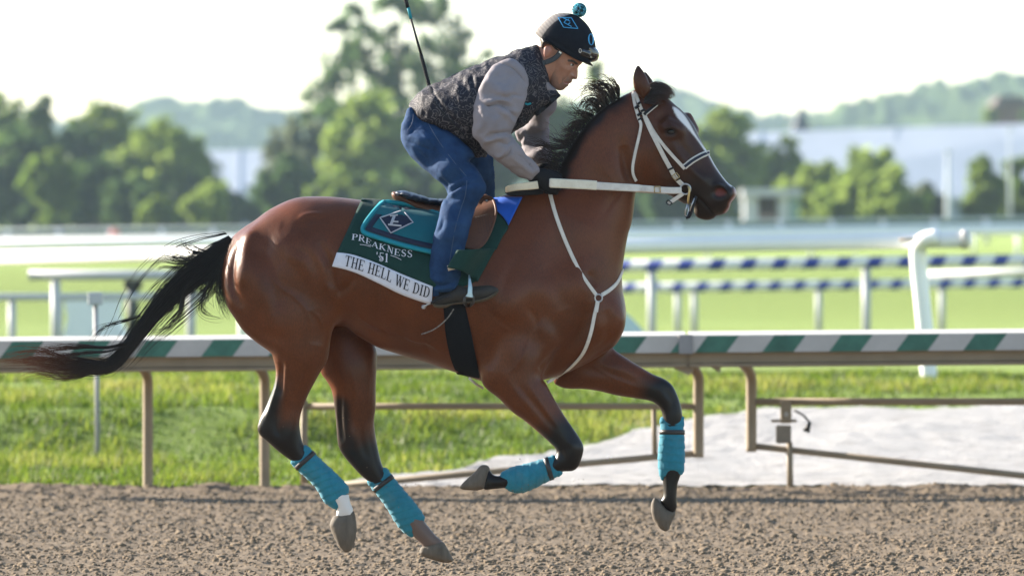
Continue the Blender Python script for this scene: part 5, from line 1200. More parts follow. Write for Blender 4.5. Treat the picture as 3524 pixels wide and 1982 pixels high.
def glyph(ch):
    """serif capitals in a unit-high box -> (polygons, width)"""
    T_, H_ = .15, .055; sf = lambda x, y, w=.30: R4(x - w / 2, y, x + w / 2, y + H_)
    stem = lambda x, y0=0., y1=1.: R4(x - T_ / 2, y0, x + T_ / 2, y1)
    if ch == 'T': return [stem(.38), R4(.02, 1 - H_, .74, 1), R4(.02, .74, .07, 1), R4(.69, .74, .74, 1), sf(.38, 0)], .76
    if ch == 'H': return [stem(.18), stem(.66), R4(.18, .47, .66, .47 + H_), sf(.18, 0), sf(.66, 0), sf(.18, 1 - H_), sf(.66, 1 - H_)], .84
    if ch == 'E': return [stem(.17), R4(.03, 1 - H_, .66, 1), R4(.03, 0, .68, H_), R4(.17, .48, .5, .48 + H_), R4(.61, .78, .66, 1), R4(.63, 0, .68, .24), R4(.47, .38, .51, .63)], .72
    if ch == 'L': return [stem(.17), sf(.17, 1 - H_), R4(.03, 0, .64, H_), R4(.59, 0, .64, .27)], .68
    if ch == 'W': return [bar((.1, 1), (.34, 0), T_), bar((.34, 0), (.55, 1), .06), bar((.5, 1), (.74, 0), T_), bar((.74, 0), (.96, 1), .06), sf(.1, 1 - H_, .26), sf(.55, 1 - H_, .26), sf(.95, 1 - H_, .22)], 1.06
    if ch == 'D': return [stem(.17), R4(.03, 0, .36, H_), R4(.03, 1 - H_, .36, 1)] + arc_ring(.34, .5, .42, .5, .15, .055, -math.pi / 2, math.pi / 2), .80
    if ch == 'I': return [stem(.19), sf(.19, 0, .32), sf(.19, 1 - H_, .32)], .40
    if ch == 'P': return [stem(.17), sf(.17, 0, .32), R4(.03, 1 - H_, .36, 1), R4(.17, .46, .36, .46 + H_)] + arc_ring(.36, .73, .30, .27, .14, .055, -math.pi / 2, math.pi / 2, 10), .70
    if ch == 'R': return glyph('P')[0] + [bar((.36, .48), (.70, .03), T_), sf(.72, 0, .2)], .82
    if ch == 'A': return [bar((.08, 0), (.40, 1), .06), bar((.38, 1), (.70, 0), T_), R4(.2, .3, .6, .3 + H_), sf(.08, 0, .26), sf(.70, 0, .28)], .82
    if ch == 'K': return [stem(.17), sf(.17, 0), sf(.17, 1 - H_), bar((.2, .42), (.66, .98), .06), bar((.32, .55), (.70, .02), T_), sf(.68, 1 - H_, .24), sf(.72, 0, .24)], .86
    if ch == 'N': return [R4(.13, 0, .19, 1), R4(.66, 0, .72, 1), bar((.16, 1), (.69, 0), T_), sf(.16, 0, .26), sf(.69, 1 - H_, .26), sf(.1, 1 - H_, .2)], .86
    if ch == 'S': return arc_ring(.32, .73, .26, .27, .10, .07, .3, math.pi * 1.5, 10) + arc_ring(.32, .27, .28, .27, .12, .07, -math.pi + .3, math.pi / 2, 10) + [bar((.2, .62), (.45, .40), .14)], .64
    if ch == '5': return [R4(.12, .93, .56, 1), R4(.12, .5, .19, 1)] + arc_ring(.3, .30, .28, .30, .11, .06, -math.pi + .4, math.pi * .72, 12), .64
    if ch == '1': return [stem(.24), sf(.24, 0), bar((.08, .84), (.22, .96), .07)], .44
    if ch == "'": return [R4(.05, .72, .15, 1)], .26
    if ch == 'O': return arc_ring(.36, .5, .35, .5, .13, .06, 0, 2 * math.pi, 22), .74
    return [], .38
def lettering(name, text, base, up, height, mat, parent, place, gap=.06, stretch=1.0, hts=None):
    """text along a photograph polyline; place(px,py)->3D"""
    L = catmull(base, 10) if len(base) > 2 else np.array([np.array(base[0]) + (np.array(base[1]) - np.array(base[0])) * t for t in np.linspace(0, 1, 20)])
    s = np.r_[0, np.cumsum(np.linalg.norm(np.diff(L, axis=0), axis=1))]
    gs = [glyph(c_) for c_ in text]; tot = sum(g[1] + gap for g in gs) - gap; sc = s[-1] / tot; cur = 0; mb = MB()
    for g, w in gs:
        for poly in g:
            vv = []
            for a, e in poly:
                t = (cur + a) * sc; bx = np.interp(t, s, L[:, 0]); by_ = np.interp(t, s, L[:, 1])
                hh = height if hts is None else np.interp(t / s[-1], np.linspace(0, 1, len(hts)), hts)
                vv.append(place(bx + up[0] * e * hh, by_ + up[1] * e * hh))
            mb.add(vv, [tuple(range(len(vv)))])
        cur += w + gap
    return mb.build(name, mat, parent)
def cloth_pt(off):
    return lambda a, c_: W(a, c_, surf_y(a, c_) - off)
lettering("name_lettering", "THE HELL WE DID", cC((322, 878), (490, 930), (640, 985), (760, 1045), (880, 1100), (1028, 1150)), (.20, -.98), 37, m_ink, towel, cloth_pt(.0165))
lettering("race_lettering", "PREAKNESS", cC((385, 664), (470, 678), (540, 712), (610, 742), (680, 760), (750, 792), (890, 814)), (.12, -.99), 22, m_bandc, towel, cloth_pt(.020), hts=[20, 22, 20, 19, 21, 22, 21, 25, 26])
lettering("race_number", "'51", cC((588, 838), (640, 846), (690, 852)), (.05, -1), 30, m_bandc, towel, cloth_pt(.020))
for a, e in (((455, 704), (545, 722)), ((710, 794), (800, 832))):
    pts = catmull(cC(a, ((a[0] + e[0]) / 2, (a[1] + e[1]) / 2 - 4), e), 4); P = [cloth_pt(.020)(*p) for p in pts]; MB().strap(P, [(0, -1, 0)] * len(P), .0022, .001).build("flourish", m_bandc, towel)
for a, e in (((612, 800), (634, 836)), ((630, 800), (648, 832)), ((648, 806), (636, 826))):
    MB().strap([cloth_pt(.021)(*cC(a)[0]), cloth_pt(.021)(*cC(e)[0])], [(0, -1, 0)] * 2, .003, .001).build("crest_stroke", m_bandc, towel)

# teal saddle pad
pad = empty("saddle_pad", (0, 0, 0), "teal saddle pad with navy border and diamond monogram under the saddle", "saddle pad")
P_pad = cC((640, 352), (700, 344), (900, 372), (1150, 440), (1330, 500), (1330, 640), (1200, 800), (1035, 772), (900, 742), (750, 702), (600, 655), (505, 622), (470, 590), (480, 540), (560, 432))
def patch(name, poly, mat, parent, off, step=6, thick=.003, inner=None, smooth_poly=True):
    """filled photograph polygon laid on the horse; inner = only a band that wide (pixels) along its edge"""
    P = catmull(poly, 4, True) if smooth_poly else np.asarray(poly, float)
    if inner is None:
        xs = np.arange(P[:, 0].min(), P[:, 0].max() + step, step); ys = np.arange(P[:, 1].min(), P[:, 1].max() + step, step)
        X, Y = np.meshgrid(xs, ys, indexing='ij'); d = poly_sdf(P, X, Y)
        # snap boundary nodes to the outline
        gx, gy = np.gradient(d, step); nn_ = gx ** 2 + gy ** 2 + 1e-6
        near_ = (d < 0) & (d > -step * 1.0); X = np.where(near_, X - d * gx / nn_, X); Y = np.where(near_, Y - d * gy / nn_, Y)
        ok = (d >= 0) | near_
        idx = -np.ones(d.shape, int); idx[ok] = np.arange(ok.sum())
        V = [W(a, c_, surf_y(a, c_, -.004) - off) for a, c_ in zip(X[ok], Y[ok])]; F = []
        for i in range(d.shape[0] - 1):
            for j in range(d.shape[1] - 1):
                q4 = [idx[i, j], idx[i + 1, j], idx[i + 1, j + 1], idx[i, j + 1]]; q4 = [v for v in q4 if v >= 0]
                if len(q4) >= 3: F.append(tuple(q4))
        o = mesh(name, V, F, mat, parent)
    else:
        a0, a1 = inner; n = len(P); cxm = P.mean(0)
        t = np.roll(P, -1, 0) - np.roll(P, 1, 0); t /= np.linalg.norm(t, axis=1, keepdims=True); nr = np.stack([-t[:, 1], t[:, 0]], 1)
        if ((cxm - P) * nr).sum() < 0: nr = -nr
        A = P + nr * a0; B_ = P + nr * a1
        V = [W(a, c_, surf_y(a, c_, -.004) - off) for a, c_ in np.concatenate([A, B_])]
        F = [(i, (i + 1) % n, (i + 1) % n + n, i + n) for i in range(n)]
        o = mesh(name, V, F, mat, parent)
    md = o.modifiers.new("thickness", 'SOLIDIFY'); md.thickness = thick; md.offset = 0
    return o
patch("panel", P_pad, m_teal, pad, .028, 7, .010)
patch("binding", P_pad, m_tealedge, pad, .031, inner=(-3, 9), thick=.010)
patch("border", P_pad, m_navy, pad, .0345, inner=(14, 32), thick=.002)
dia = cC((620, 480), (815, 415), (900, 520), (712, 610))
def dense(poly, n=5):
    P = np.asarray(poly, float); return [tuple(P[i] + (P[(i + 1) % len(P)] - P[i]) * t / n) for i in range(len(P)) for t in range(n)]
patch("diamond", dense(dia), m_navy, pad, .0355, 6, .002, smooth_poly=False)
patch("diamond_edge", dense(dia), m_silver, pad, .041, inner=(-1, 3), thick=.001, smooth_poly=False)
mb = MB()
for a, e, w in (((705, 470), (770, 462), 8), ((742, 468), (712, 545), 10), ((690, 540), (800, 552), 8), ((725, 515), (775, 518), 7)):
    A_, B_ = cC(a)[0], cC(e)[0]; P = [cloth_pt(.038)(A_[0] + (B_[0] - A_[0]) * t, A_[1] + (B_[1] - A_[1]) * t) for t in (0, .5, 1)]
    mb.strap(P, [(0, -1, 0)] * 3, w * S0, .001)
mb.build("monogram", m_silver, pad)

# blue cloth in front of the saddle
bl = drape("blue_cloth", cC((1562, 318), (1680, 312), (1805, 312)), cC((1595, 425), (1650, 480), (1690, 545)), m_blue, None, .020, 14, 12, False, .004, 1.0, .010, .05)
tag(bl, "bright blue cloth folded under the front of the saddle", "cloth")

# saddle
saddle = empty("saddle", (0, 0, 0), "small brown leather exercise saddle with a dark quilted seat", "saddle")
P_seat = cC((718, 282), (735, 264), (800, 275), (900, 330), (1000, 360), (1120, 380), (1250, 350), (1420, 330), (1480, 290), (1520, 300), (1500, 420), (1400, 520), (1200, 520), (1080, 470), (950, 424), (850, 380), (765, 345), (725, 312))
B = Blob.around([P_seat], (-.2, .2), .006); B.poly(P_seat, 0.0, [(1370, 700, 2.4), (1450, 750, 2.8), (1600, 740, 2.2)], 0)
blob_mesh("tree", B, m_brown, saddle, sm=2)
P_cush = cC((745, 285), (765, 258), (830, 256), (940, 286), (1050, 318), (1160, 322), (1300, 310), (1300, 350), (1150, 372), (1020, 362), (900, 340), (800, 310))
B = Blob.around([P_cush], (-.2, .2), .005); B.poly(P_cush, 0.0, [(1370, 670, 5.2), (1450, 690, 6.0), (1560, 690, 5.0)], 0)
def quilt(V, Q):
    px, py = PX(V); d = np.abs(((px - 1350) * .9 + (py - 660) * .5 + V[:, 1] * 120) % 34 - 17); return V + np.array([0, 0, 1]) * (-.005 * np.exp(-(d / 3.5) ** 2))[:, None] - np.array([0, 0, 1]) * (.004 * np.exp(-(V[:, 1] / .012) ** 2))[:, None]
m_seat = simple("navy_leather_seat", (.020, .030, .055), (.014, .021, .040), 20, .4, .4, bmp=.15, bscale=100)
blob_mesh("seat_cushion", B, m_seat, saddle, extra=quilt)
P_flap = cC((1490, 300), (1545, 312), (1575, 350), (1592, 420), (1582, 490), (1545, 600), (1495, 690), (1440, 735), (1370, 735), (1300, 700), (1290, 560), (1330, 420), (1410, 330))
fo = patch("flap", P_flap, m_brown, saddle, .040, 7, .008)
patch("flap_welt", P_flap, m_brown, fo, .046, inner=(-2, 6), thick=.005)
mb = MB()
for i in range(9):
    for j in range(6):
        c_ = cC((1425 + j * 22 + i * 3, 480 + i * 16 - j * 6))[0]; mb.ball(W(c_[0], c_[1], surf_y(*c_) - .0445), (.0035, .002, .0022), 6, 4)
mb.build("tooling", simple("dark_leather", (.05, .02, .012), None, 20, .5), fo)
c_ = cC((1508, 345))[0]; MB().ball(W(c_[0], c_[1], surf_y(*c_) - .046), (.007, .004, .007), 12, 8).build("stud", m_steel, saddle, True)
drape("girth", cK((105, 760), (145, 880), (160, 1050), (190, 1200), (222, 1290), (240, 1325)), cK((260, 760), (292, 880), (330, 1050), (362, 1220), (378, 1310), (386, 1352)), m_girth, saddle, .008, 30, 8, False, .006)
# ------------------------------------------------------------------ leg bandages
m_wrap, nt, b = principled("teal_fleece_bandage")
n1 = noise(nt, 30, 5, .7); r1 = ramp(nt, n1.outputs[0], [(.3, (.016, .20, .28)), (.7, (.010, .15, .22))])
dirt = noise(nt, 7, 4, .6); dr = ramp(nt, dirt.outputs[0], [(.55, (0, 0, 0)), (.8, (1, 1, 1))])
fm = nt.nodes.new("ShaderNodeMath"); fm.operation = 'MULTIPLY'; fm.inputs[1].default_value = .35; nt.links.new(dr.outputs[0], fm.inputs[0])
nt.links.new(mixc(nt, fm.outputs[0], r1.outputs[0], (.16, .15, .12)), b.inputs["Base Color"]); b.inputs["Roughness"].default_value = .9; b.inputs["Sheen Weight"].default_value = .15
n2 = noise(nt, 260, 4, .7); bump(nt, b, n2.outputs[0], .35, .004)
m_tape = simple("black_tape", (.018, .018, .02), (.035, .033, .033), 30, .45, .4)
def bandage(poly, axis, yc, k, label, strap_t, pitch=26, lean=.35):
    B = Blob.around([poly], (yc - .09, yc + .09), .004); B.poly(poly, yc, k, 0)
    a, c_ = np.array(axis[0]), np.array(axis[1]); L = np.linalg.norm(c_ - a); e = (c_ - a) / L; nn = np.array([-e[1], e[0]])
    def ridges(V, Q):
        px, py = PX(V); s = (px - a[0]) * e[0] + (py - a[1]) * e[1]; o = (px - a[0]) * nn[0] + (py - a[1]) * nn[1]
        ph = ((s + o * lean + 5 * vnoise(V, .03, 4)) / pitch) % 1
        return V + normals(V, Q) * (.0032 * (ph - .5) + .0012 * vnoise(V, .014, 2))[:, None]
    o = blob_mesh("leg_bandage", B, m_wrap, None, extra=ridges, sm=2)
    tag(o, label, "bandage", "teal leg bandages")
    # black tape round the top
    p = a + e * L * strap_t; rad = None
    for w_ in range(12, 90):
        if poly_sdf(np.asarray(poly), np.array([p[0] + nn[0] * w_]), np.array([p[1] + nn[1] * w_]))[0] < 0: rad = w_; break
    rad2 = rad
    for w_ in range(12, 90):
        if poly_sdf(np.asarray(poly), np.array([p[0] - nn[0] * w_]), np.array([p[1] - nn[1] * w_]))[0] < 0: rad2 = w_; break
    mid = p + nn * (rad - rad2) / 2; R = (rad + rad2) / 2 + .6; V = []; F = []; n = 28; hw = 8
    for s_ in (-1, 1):
        for j in range(n):
            t = 2 * math.pi * j / n; q_ = mid + nn * R * math.cos(t) + e * (s_ * hw); V.append(W(q_[0], q_[1], yc + math.sin(t) * R * S0 * k * 1.03))
    F = [(j, (j + 1) % n, (j + 1) % n + n, j + n) for j in range(n)]
    t_ = mesh("tape", V, F, m_tape, o); md = t_.modifiers.new("thickness", 'SOLIDIFY'); md.thickness = .003; md.offset = 0
    return o
bandage(cE((310, 838), (345, 790), (378, 748), (408, 756), (445, 795), (500, 848), (560, 902), (618, 965), (624, 995), (600, 1055), (572, 1100), (545, 1090), (492, 1055), (450, 985), (400, 930), (350, 885)), cE((360, 790), (590, 1050)), -.13, .78, "teal bandage on the near hind leg above the white pastern", .14)
bandage(cE((718, 942), (760, 905), (800, 868), (832, 878), (862, 920), (930, 1000), (985, 1065), (1028, 1132), (1015, 1170), (965, 1238), (912, 1212), (870, 1160), (825, 1085), (768, 1008)), cE((775, 905), (990, 1190)), .15, .78, "teal bandage on the far hind leg lowest in the picture", .16)
bandage(cF((620, 940), (540, 964), (440, 990), (380, 1008), (342, 1034), (330, 1060), (345, 1092), (382, 1126), (440, 1139), (500, 1122), (580, 1082), (660, 1042), (662, 1020), (640, 985)), cF((645, 990), (345, 1080)), -.15, .85, "teal bandage on the folded near foreleg held level", .18)
bandage(cF((1178, 740), (1240, 738), (1300, 738), (1302, 800), (1306, 860), (1308, 950), (1300, 1030), (1275, 1046), (1230, 1056), (1190, 1073), (1172, 1042), (1164, 960), (1170, 870), (1178, 810)), cF((1240, 738), (1236, 1060)), .15, .8, "teal bandage on the upright far foreleg at right", .25, lean=.12)

# ------------------------------------------------------------------ rider
def dark_pattern():
    m, nt, b = principled("paisley_vest_cloth")
    tc = nt.nodes.new("ShaderNodeTexCoord"); mp = nt.nodes.new("ShaderNodeMapping"); mp.inputs["Scale"].default_value = (1, .6, 1); nt.links.new(tc.outputs["Object"], mp.inputs[0])
    nz = nt.nodes.new("ShaderNodeTexNoise"); nz.inputs["Scale"].default_value = 24; nz.inputs["Detail"].default_value = 2; nt.links.new(mp.outputs[0], nz.inputs[0])
    vm = nt.nodes.new("ShaderNodeVectorMath"); vm.operation = 'MULTIPLY_ADD'; vm.inputs[1].default_value = (.075, .075, .075); nt.links.new(nz.outputs["Color"], vm.inputs[0]); nt.links.new(mp.outputs[0], vm.inputs[2])
    vo = nt.nodes.new("ShaderNodeTexVoronoi"); vo.inputs["Scale"].default_value = 25; nt.links.new(vm.outputs[0], vo.inputs[0])
    mu = nt.nodes.new("ShaderNodeMath"); mu.operation = 'MULTIPLY'; mu.inputs[1].default_value = 21; nt.links.new(vo.outputs["Distance"], mu.inputs[0])
    sn = nt.nodes.new("ShaderNodeMath"); sn.operation = 'SINE'; nt.links.new(mu.outputs[0], sn.inputs[0])
    r = ramp(nt, sn.outputs[0], [(.25, (.014, .014, .022)), (.66, (.020, .019, .028)), (.92, (.095, .087, .093))])
    nt.links.new(r.outputs[0], b.inputs["Base Color"]); b.inputs["Roughness"].default_value = .7; b.inputs["Specular IOR Level"].default_value = .2
    n2 = noise(nt, 30, 5, .6); bump(nt, b, n2.outputs[0], .25, .008)
    return m
m_vest = dark_pattern()
m_shirt = simple("mauve_grey_cotton", (.245, .222, .24), (.205, .185, .20), 9, .85, .2, bmp=.35, bscale=28, bdist=.012)
m_denim, nt, b = principled("blue_denim")
n1 = noise(nt, 12, 5, .65); r1 = ramp(nt, n1.outputs[0], [(.3, (.022, .062, .150)), (.7, (.007, .024, .070))]); nt.links.new(r1.outputs[0], b.inputs["Base Color"]); b.inputs["Roughness"].default_value = .85; b.inputs["Specular IOR Level"].default_value = .15
n2 = noise(nt, 32, 5, .65); n3 = noise(nt, 400, 3, .6); ad = nt.nodes.new("ShaderNodeMath"); ad.operation = 'MULTIPLY_ADD'; ad.inputs[1].default_value = .15; nt.links.new(n3.outputs[0], ad.inputs[0]); nt.links.new(n2.outputs[0], ad.inputs[2]); bump(nt, b, ad.outputs[0], .4, .012)
m_skin, nt, b = principled("skin")
at_ = attr(nt, "points"); sep = nt.nodes.new("ShaderNodeSeparateColor"); nt.links.new(at_.outputs["Color"], sep.inputs[0])
n1 = noise(nt, 40, 5, .6); r1 = ramp(nt, n1.outputs[0], [(.3, (.36, .175, .115)), (.7, (.30, .14, .09))])
c = mixc(nt, sep.outputs[0], r1.outputs[0], (.020, .014, .012)); c = mixc(nt, sep.outputs[1], c, (.13, .085, .07)); c = mixc(nt, sep.outputs[2], c, (.30, .10, .085))
nt.links.new(c, b.inputs["Base Color"]); b.inputs["Roughness"].default_value = .48; b.inputs["Subsurface Weight"].default_value = .12; b.inputs["Subsurface Radius"].default_value = (.01, .004, .002); b.inputs["Subsurface Scale"].default_value = .3
n2 = noise(nt, 180, 4, .6); bump(nt, b, n2.outputs[0], .12, .003)
m_glove = simple("black_glove", (.008, .008, .010), (.014, .014, .016), 40, .7, .15, bmp=.3, bscale=150)
m_boot = simple("worn_black_boot_leather", (.020, .018, .016), (.040, .034, .028), 14, .55, .25, bmp=.25, bscale=60)
m_sole = simple("dusty_boot_sole", (.13, .10, .065), (.07, .055, .04), 25, .85, .2, bmp=.4, bscale=80)
m_helm, nt, b = principled("helmet_cover")
ah = attr(nt, "points"); sp_ = nt.nodes.new("ShaderNodeSeparateColor"); nt.links.new(ah.outputs["Color"], sp_.inputs[0])
n1 = noise(nt, 30, 4, .6); r1 = ramp(nt, n1.outputs[0], [(.3, (.010, .013, .020)), (.7, (.007, .009, .015))])
nt.links.new(mixc(nt, sp_.outputs[0], r1.outputs[0], (.20, .185, .18)), b.inputs["Base Color"]); b.inputs["Roughness"].default_value = .85; b.inputs["Specular IOR Level"].default_value = .12
n2 = noise(nt, 200, 3, .6); bump(nt, b, n2.outputs[0], .15, .003)
m_goggle = simple("glossy_black_goggles", (.008, .008, .010), (.012, .012, .014), 20, .12, .6, coat=.5)
m_light = simple("light_blue_embroidery", (.05, .36, .68), (.04, .30, .60), 60, .6, .3)
m_hairm = simple("dark_human_hair", (.014, .011, .010), (.03, .024, .02), 60, .45, .4)

yL = surf_y(*cG((1150, 620))[0]) - .085       # middle of the near lower leg
yK = surf_y(*cG((1180, 520))[0], -.2); yK = min(yK - .06, -.24)
rider = empty("person", (0, 0, 0), "person in patterned vest, jeans and black helmet crouched over the saddle", "person")
# vest
P_vest = cA((225, 748), (300, 652), (400, 602), (500, 562), (620, 502), (750, 452), (880, 402), (990, 357), (1095, 330), (1135, 324), (1170, 362), (1200, 440), (1216, 540), (1245, 620), (1285, 655), (1250, 705), (1150, 795), (1050, 885), (950, 950), (850, 1050), (770, 1108), (705, 1122), (640, 1050), (560, 962), (480, 922), (400, 892), (320, 862), (242, 795))
P_vx = P_vest[:21] + cA((800, 1180), (705, 1200), (620, 1120), (530, 1040), (440, 1000), (340, 960), (240, 900), (190, 800))
HEM = cA((225, 748), (242, 795), (320, 862), (400, 892), (480, 922), (560, 962), (640, 1050), (705, 1122), (770, 1112), (900, 1100), (1400, 900), (1400, 200), (100, 200), (160, 690))
B = Blob.around([P_vx], (-.3, .3), .006)
B.poly(P_vx, 0, [(1450, 350, 1.6), (1550, 330, 1.55), (1700, 300, 1.5), (1800, 280, 1.35), (1850, 220, 1.15), (1860, 175, 1.05), (1650, 480, 1.5), (1900, 320, 1.0)], 0).clip(HEM)
vest_st = [(cA((380, 620), (430, 720), (520, 830), (620, 920)), 7, -.008), (cA((410, 700), (520, 780), (640, 880)), 14, .005),
           (cA((640, 540), (650, 600), (665, 680)), 5, .005), (cA((560, 590), (585, 650)), 5, .005), (cA((690, 520), (715, 600)), 5, .005), (cA((600, 560), (620, 640)), 5, -.005), (cA((670, 540), (690, 620)), 4, -.005),
           (cA((620, 900), (700, 1000), (730, 1090)), 14, -.008), (cA((250, 760), (380, 850), (520, 900)), 8, .004), (cA((860, 420), (700, 490), (520, 570)), 4, .005), (cA((1100, 340), (1120, 430), (1125, 560), (1120, 700)), 6, .006)]
blob_mesh("vest", B, m_vest, rider, vest_st, sm=1, extra=folds(.009, .055, (1.3, .5, .8)), noise_amp=.003, noise_scale=.04)
VN = B.near_map(); VB = B
def bsurf(B, Nm):
    def f(a, c_, default=0.0):
        y = -.1
        for _ in range(2):
            x, _y, z = W(a, c_, y); i = int(round((x - B.x[0]) / B.h)); k = int(round((z - B.z[0]) / B.h))
            if not (0 <= i < Nm.shape[0] and 0 <= k < Nm.shape[1]) or np.isnan(Nm[i, k]): return default
            y = float(Nm[i, k])
        return y
    return f
vs = bsurf(VB, VN)
def strap_on(fn, name, pts, w, mat, parent, off=.004, t=.004, sub=6):
    L = catmull(pts, sub) if len(pts) > 2 else [np.array(pts[0]) + (np.array(pts[1]) - np.array(pts[0])) * q_ / sub for q_ in range(sub + 1)]
    P = [Vector(W(a, c_, fn(a, c_) - off)) for a, c_ in L]
    for i in range(1, len(P) - 1): P[i] = P[i] * .6 + (P[i - 1] + P[i + 1]) * .2
    nn = [Vector((0, -1, 0))] * len(P); return MB().strap(P, nn, w, t).build(name, mat, parent)
strap_on(vs, "vest_placket", cA((1285, 668), (1230, 715), (1175, 765), (1120, 810)), .030, m_blackstrap, rider, .004)
strap_on(vs, "vest_hem", cA((232, 768), (320, 858), (420, 898), (520, 935), (610, 1000), (660, 1065), (700, 1105)), .012, m_blackstrap, rider, .003, .003)
strap_on(vs, "vest_seam", cA((370, 615), (400, 720), (480, 820), (560, 905), (640, 990)), .008, m_blackstrap, rider, .002, .003)
strap_on(vs, "vest_emblem", cA((1050, 738), (1068, 746), (1090, 738)), .008, m_tealedge, rider, .010, .002, 3)
# shirt: collar and sleeves
P_col = cA((1145, 440), (1175, 480), (1200, 540), (1230, 600), (1272, 645), (1215, 690), (1150, 730), (1132, 620), (1130, 520))
B = Blob.around([P_col], (-.14, .14), .005); B.poly(P_col, 0, 2.2, 0)
blob_mesh("shirt_collar", B, m_shirt, rider, [(cA((1150, 480), (1175, 560), (1222, 640)), 6, .008), (cA((1160, 640), (1222, 640)), 5, .005), (cA((1150, 690), (1240, 640)), 5, -.006)])
P_sl = cA((850, 452), (900, 425), (950, 418), (1000, 440), (1040, 492), (1062, 550), (1069, 600), (1060, 670), (1040, 750), (1000, 850), (962, 920), (945, 955), (968, 992), (1005, 1042), (1052, 1092), (1100, 1140), (1146, 1190), (1142, 1225), (1116, 1266), (1085, 1290), (1040, 1272), (960, 1222), (880, 1162), (800, 1102), (730, 1032), (690, 982), (680, 900), (684, 800), (696, 720), (722, 645), (762, 560), (802, 492))
yc_s = [(1740, 240, -.175), (1700, 330, -.215), (1660, 450, -.25), (1720, 520, -.23), (1840, 600, -.175)]
B = Blob.around([P_sl], (-.4, -.02), .006); B.poly(P_sl, yc_s, [(1740, 260, .64), (1700, 350, .60), (1670, 460, .68), (1780, 560, .95), (1840, 600, .95)], 0)
sl_st = [(cA((760, 735), (820, 725), (880, 715), (960, 740)), 7, .010), (cA((770, 760), (860, 745), (950, 770)), 5, -.008), (cA((870, 745), (930, 785), (985, 835)), 6, -.008), (cA((850, 770), (910, 815), (965, 870)), 8, .008),
         (cA((700, 740), (740, 770), (760, 850)), 10, .006), (cA((770, 985), (840, 955), (930, 945), (955, 985)), 6, -.010), (cA((760, 1010), (850, 985), (930, 985)), 8, .009), (cA((850, 1010), (920, 1030), (960, 1000)), 5, -.007),
         (cA((840, 1110), (890, 1110), (930, 1060)), 6, .008), (cA((880, 1130), (930, 1100), (950, 1050)), 5, -.007), (cA((840, 440), (960, 490), (1060, 600)), 4, -.006), (cA((720, 660), (800, 560), (860, 480)), 10, .005),
         (cA((960, 1130), (1040, 1190), (1110, 1250)), 6, .005), (cA((980, 1090), (1060, 1150), (1120, 1220)), 4, -.005), (cA((800, 840), (760, 930), (720, 960)), 10, -.006), (cA((1000, 640), (900, 660), (800, 640)), 9, .005), (cA((1040, 690), (960, 680), (900, 700)), 6, -.006)]
sl_st = [(a_[0], a_[1], a_[2] * 1.3) for a_ in sl_st]
sleeve = blob_mesh("shirt_sleeve", B, m_shirt, rider, sl_st, sm=2, extra=folds(.009, .075, (.7, .5, 1.25)), noise_amp=.003, noise_scale=.03)
SN = bsurf(B, B.near_map()); strap_on(SN, "cuff", cA((1100, 1140), (1080, 1180), (1050, 1230), (1030, 1262)), .003, simple("cuff_stitching", (.2, .18, .19)), sleeve, .0015, .002)
P_fs = cA((1268, 660), (1258, 780), (1222, 850), (1216, 950), (1218, 1010), (1240, 1100), (1222, 1190), (1150, 1190), (1080, 1140), (1036, 1085), (1034, 1030), (1008, 1000), (984, 955), (1000, 928), (1080, 880), (1130, 780))
B = Blob.around([P_fs], (.02, .36), .007); B.poly(P_fs, [(1870, 380, .2), (1810, 470, .24), (1870, 560, .16)], .85, 0)
blob_mesh("shirt_sleeve", B, m_shirt, rider, [(cA((1020, 940), (1060, 980), (1040, 1040)), 9, .012), (cA((1040, 960), (1120, 960), (1200, 920)), 8, -.010), (cA((1060, 1060), (1140, 1080), (1200, 1060)), 8, .010)], sm=2, extra=folds(.012, .07, (.8, .5, 1.2)), noise_amp=.004, noise_scale=.04)
# jeans
P_jn = cA((228, 770), (205, 830), (180, 890), (172, 930), (180, 1000), (205, 1060), (250, 1120), (310, 1180), (380, 1240), (440, 1300), (490, 1350), (505, 1385), (490, 1420)) \
  + cC((1150, 345), (1130, 420), (1100, 520), (1078, 610), (1060, 720), (1042, 850), (1038, 960), (1050, 1080), (1060, 1140), (1110, 1135), (1180, 1118), (1240, 1085), (1270, 1040), (1290, 980), (1290, 900), (1310, 800), (1340, 680), (1370, 540), (1400, 440), (1440, 350), (1490, 280), (1498, 220), (1470, 150), (1410, 60), (1360, 10)) \
  + cA((690, 1110), (620, 1030), (540, 950), (440, 900), (340, 850), (270, 800))
ycj = [(1420, 420, -.085), (1480, 520, -.12), (1560, 600, -.19), (1640, 660, yK), (1560, 800, yL), (1530, 1000, yL - .005)]
B = Blob.around([P_jn], (-.52, .46), .0065)
B.poly(P_jn, ycj, [(1420, 420, 1.0), (1500, 540, .95), (1600, 650, .85), (1560, 800, .72), (1530, 980, .72)], 0)
P_pel = cA((235, 775), (190, 880), (180, 950), (210, 1050), (300, 1160), (420, 1200), (540, 1150), (600, 1040), (540, 950), (440, 900), (340, 850))
B.poly(P_pel, 0, 1.75, .05)
P_fl = cG((1060, 320), (1160, 360), (1240, 392), (1300, 425), (1332, 462), (1330, 500), (1300, 545), (1280, 640), (1250, 730), (1190, 730), (1205, 600), (1200, 500), (1120, 450))
B.poly(P_fl, [(1480, 500, .10), (1620, 560, .2), (1780, 640, .3), (1740, 800, -yL), (1680, 950, -yL)], [(1500, 500, 1.0), (1750, 650, .9), (1700, 900, .75)], .05)
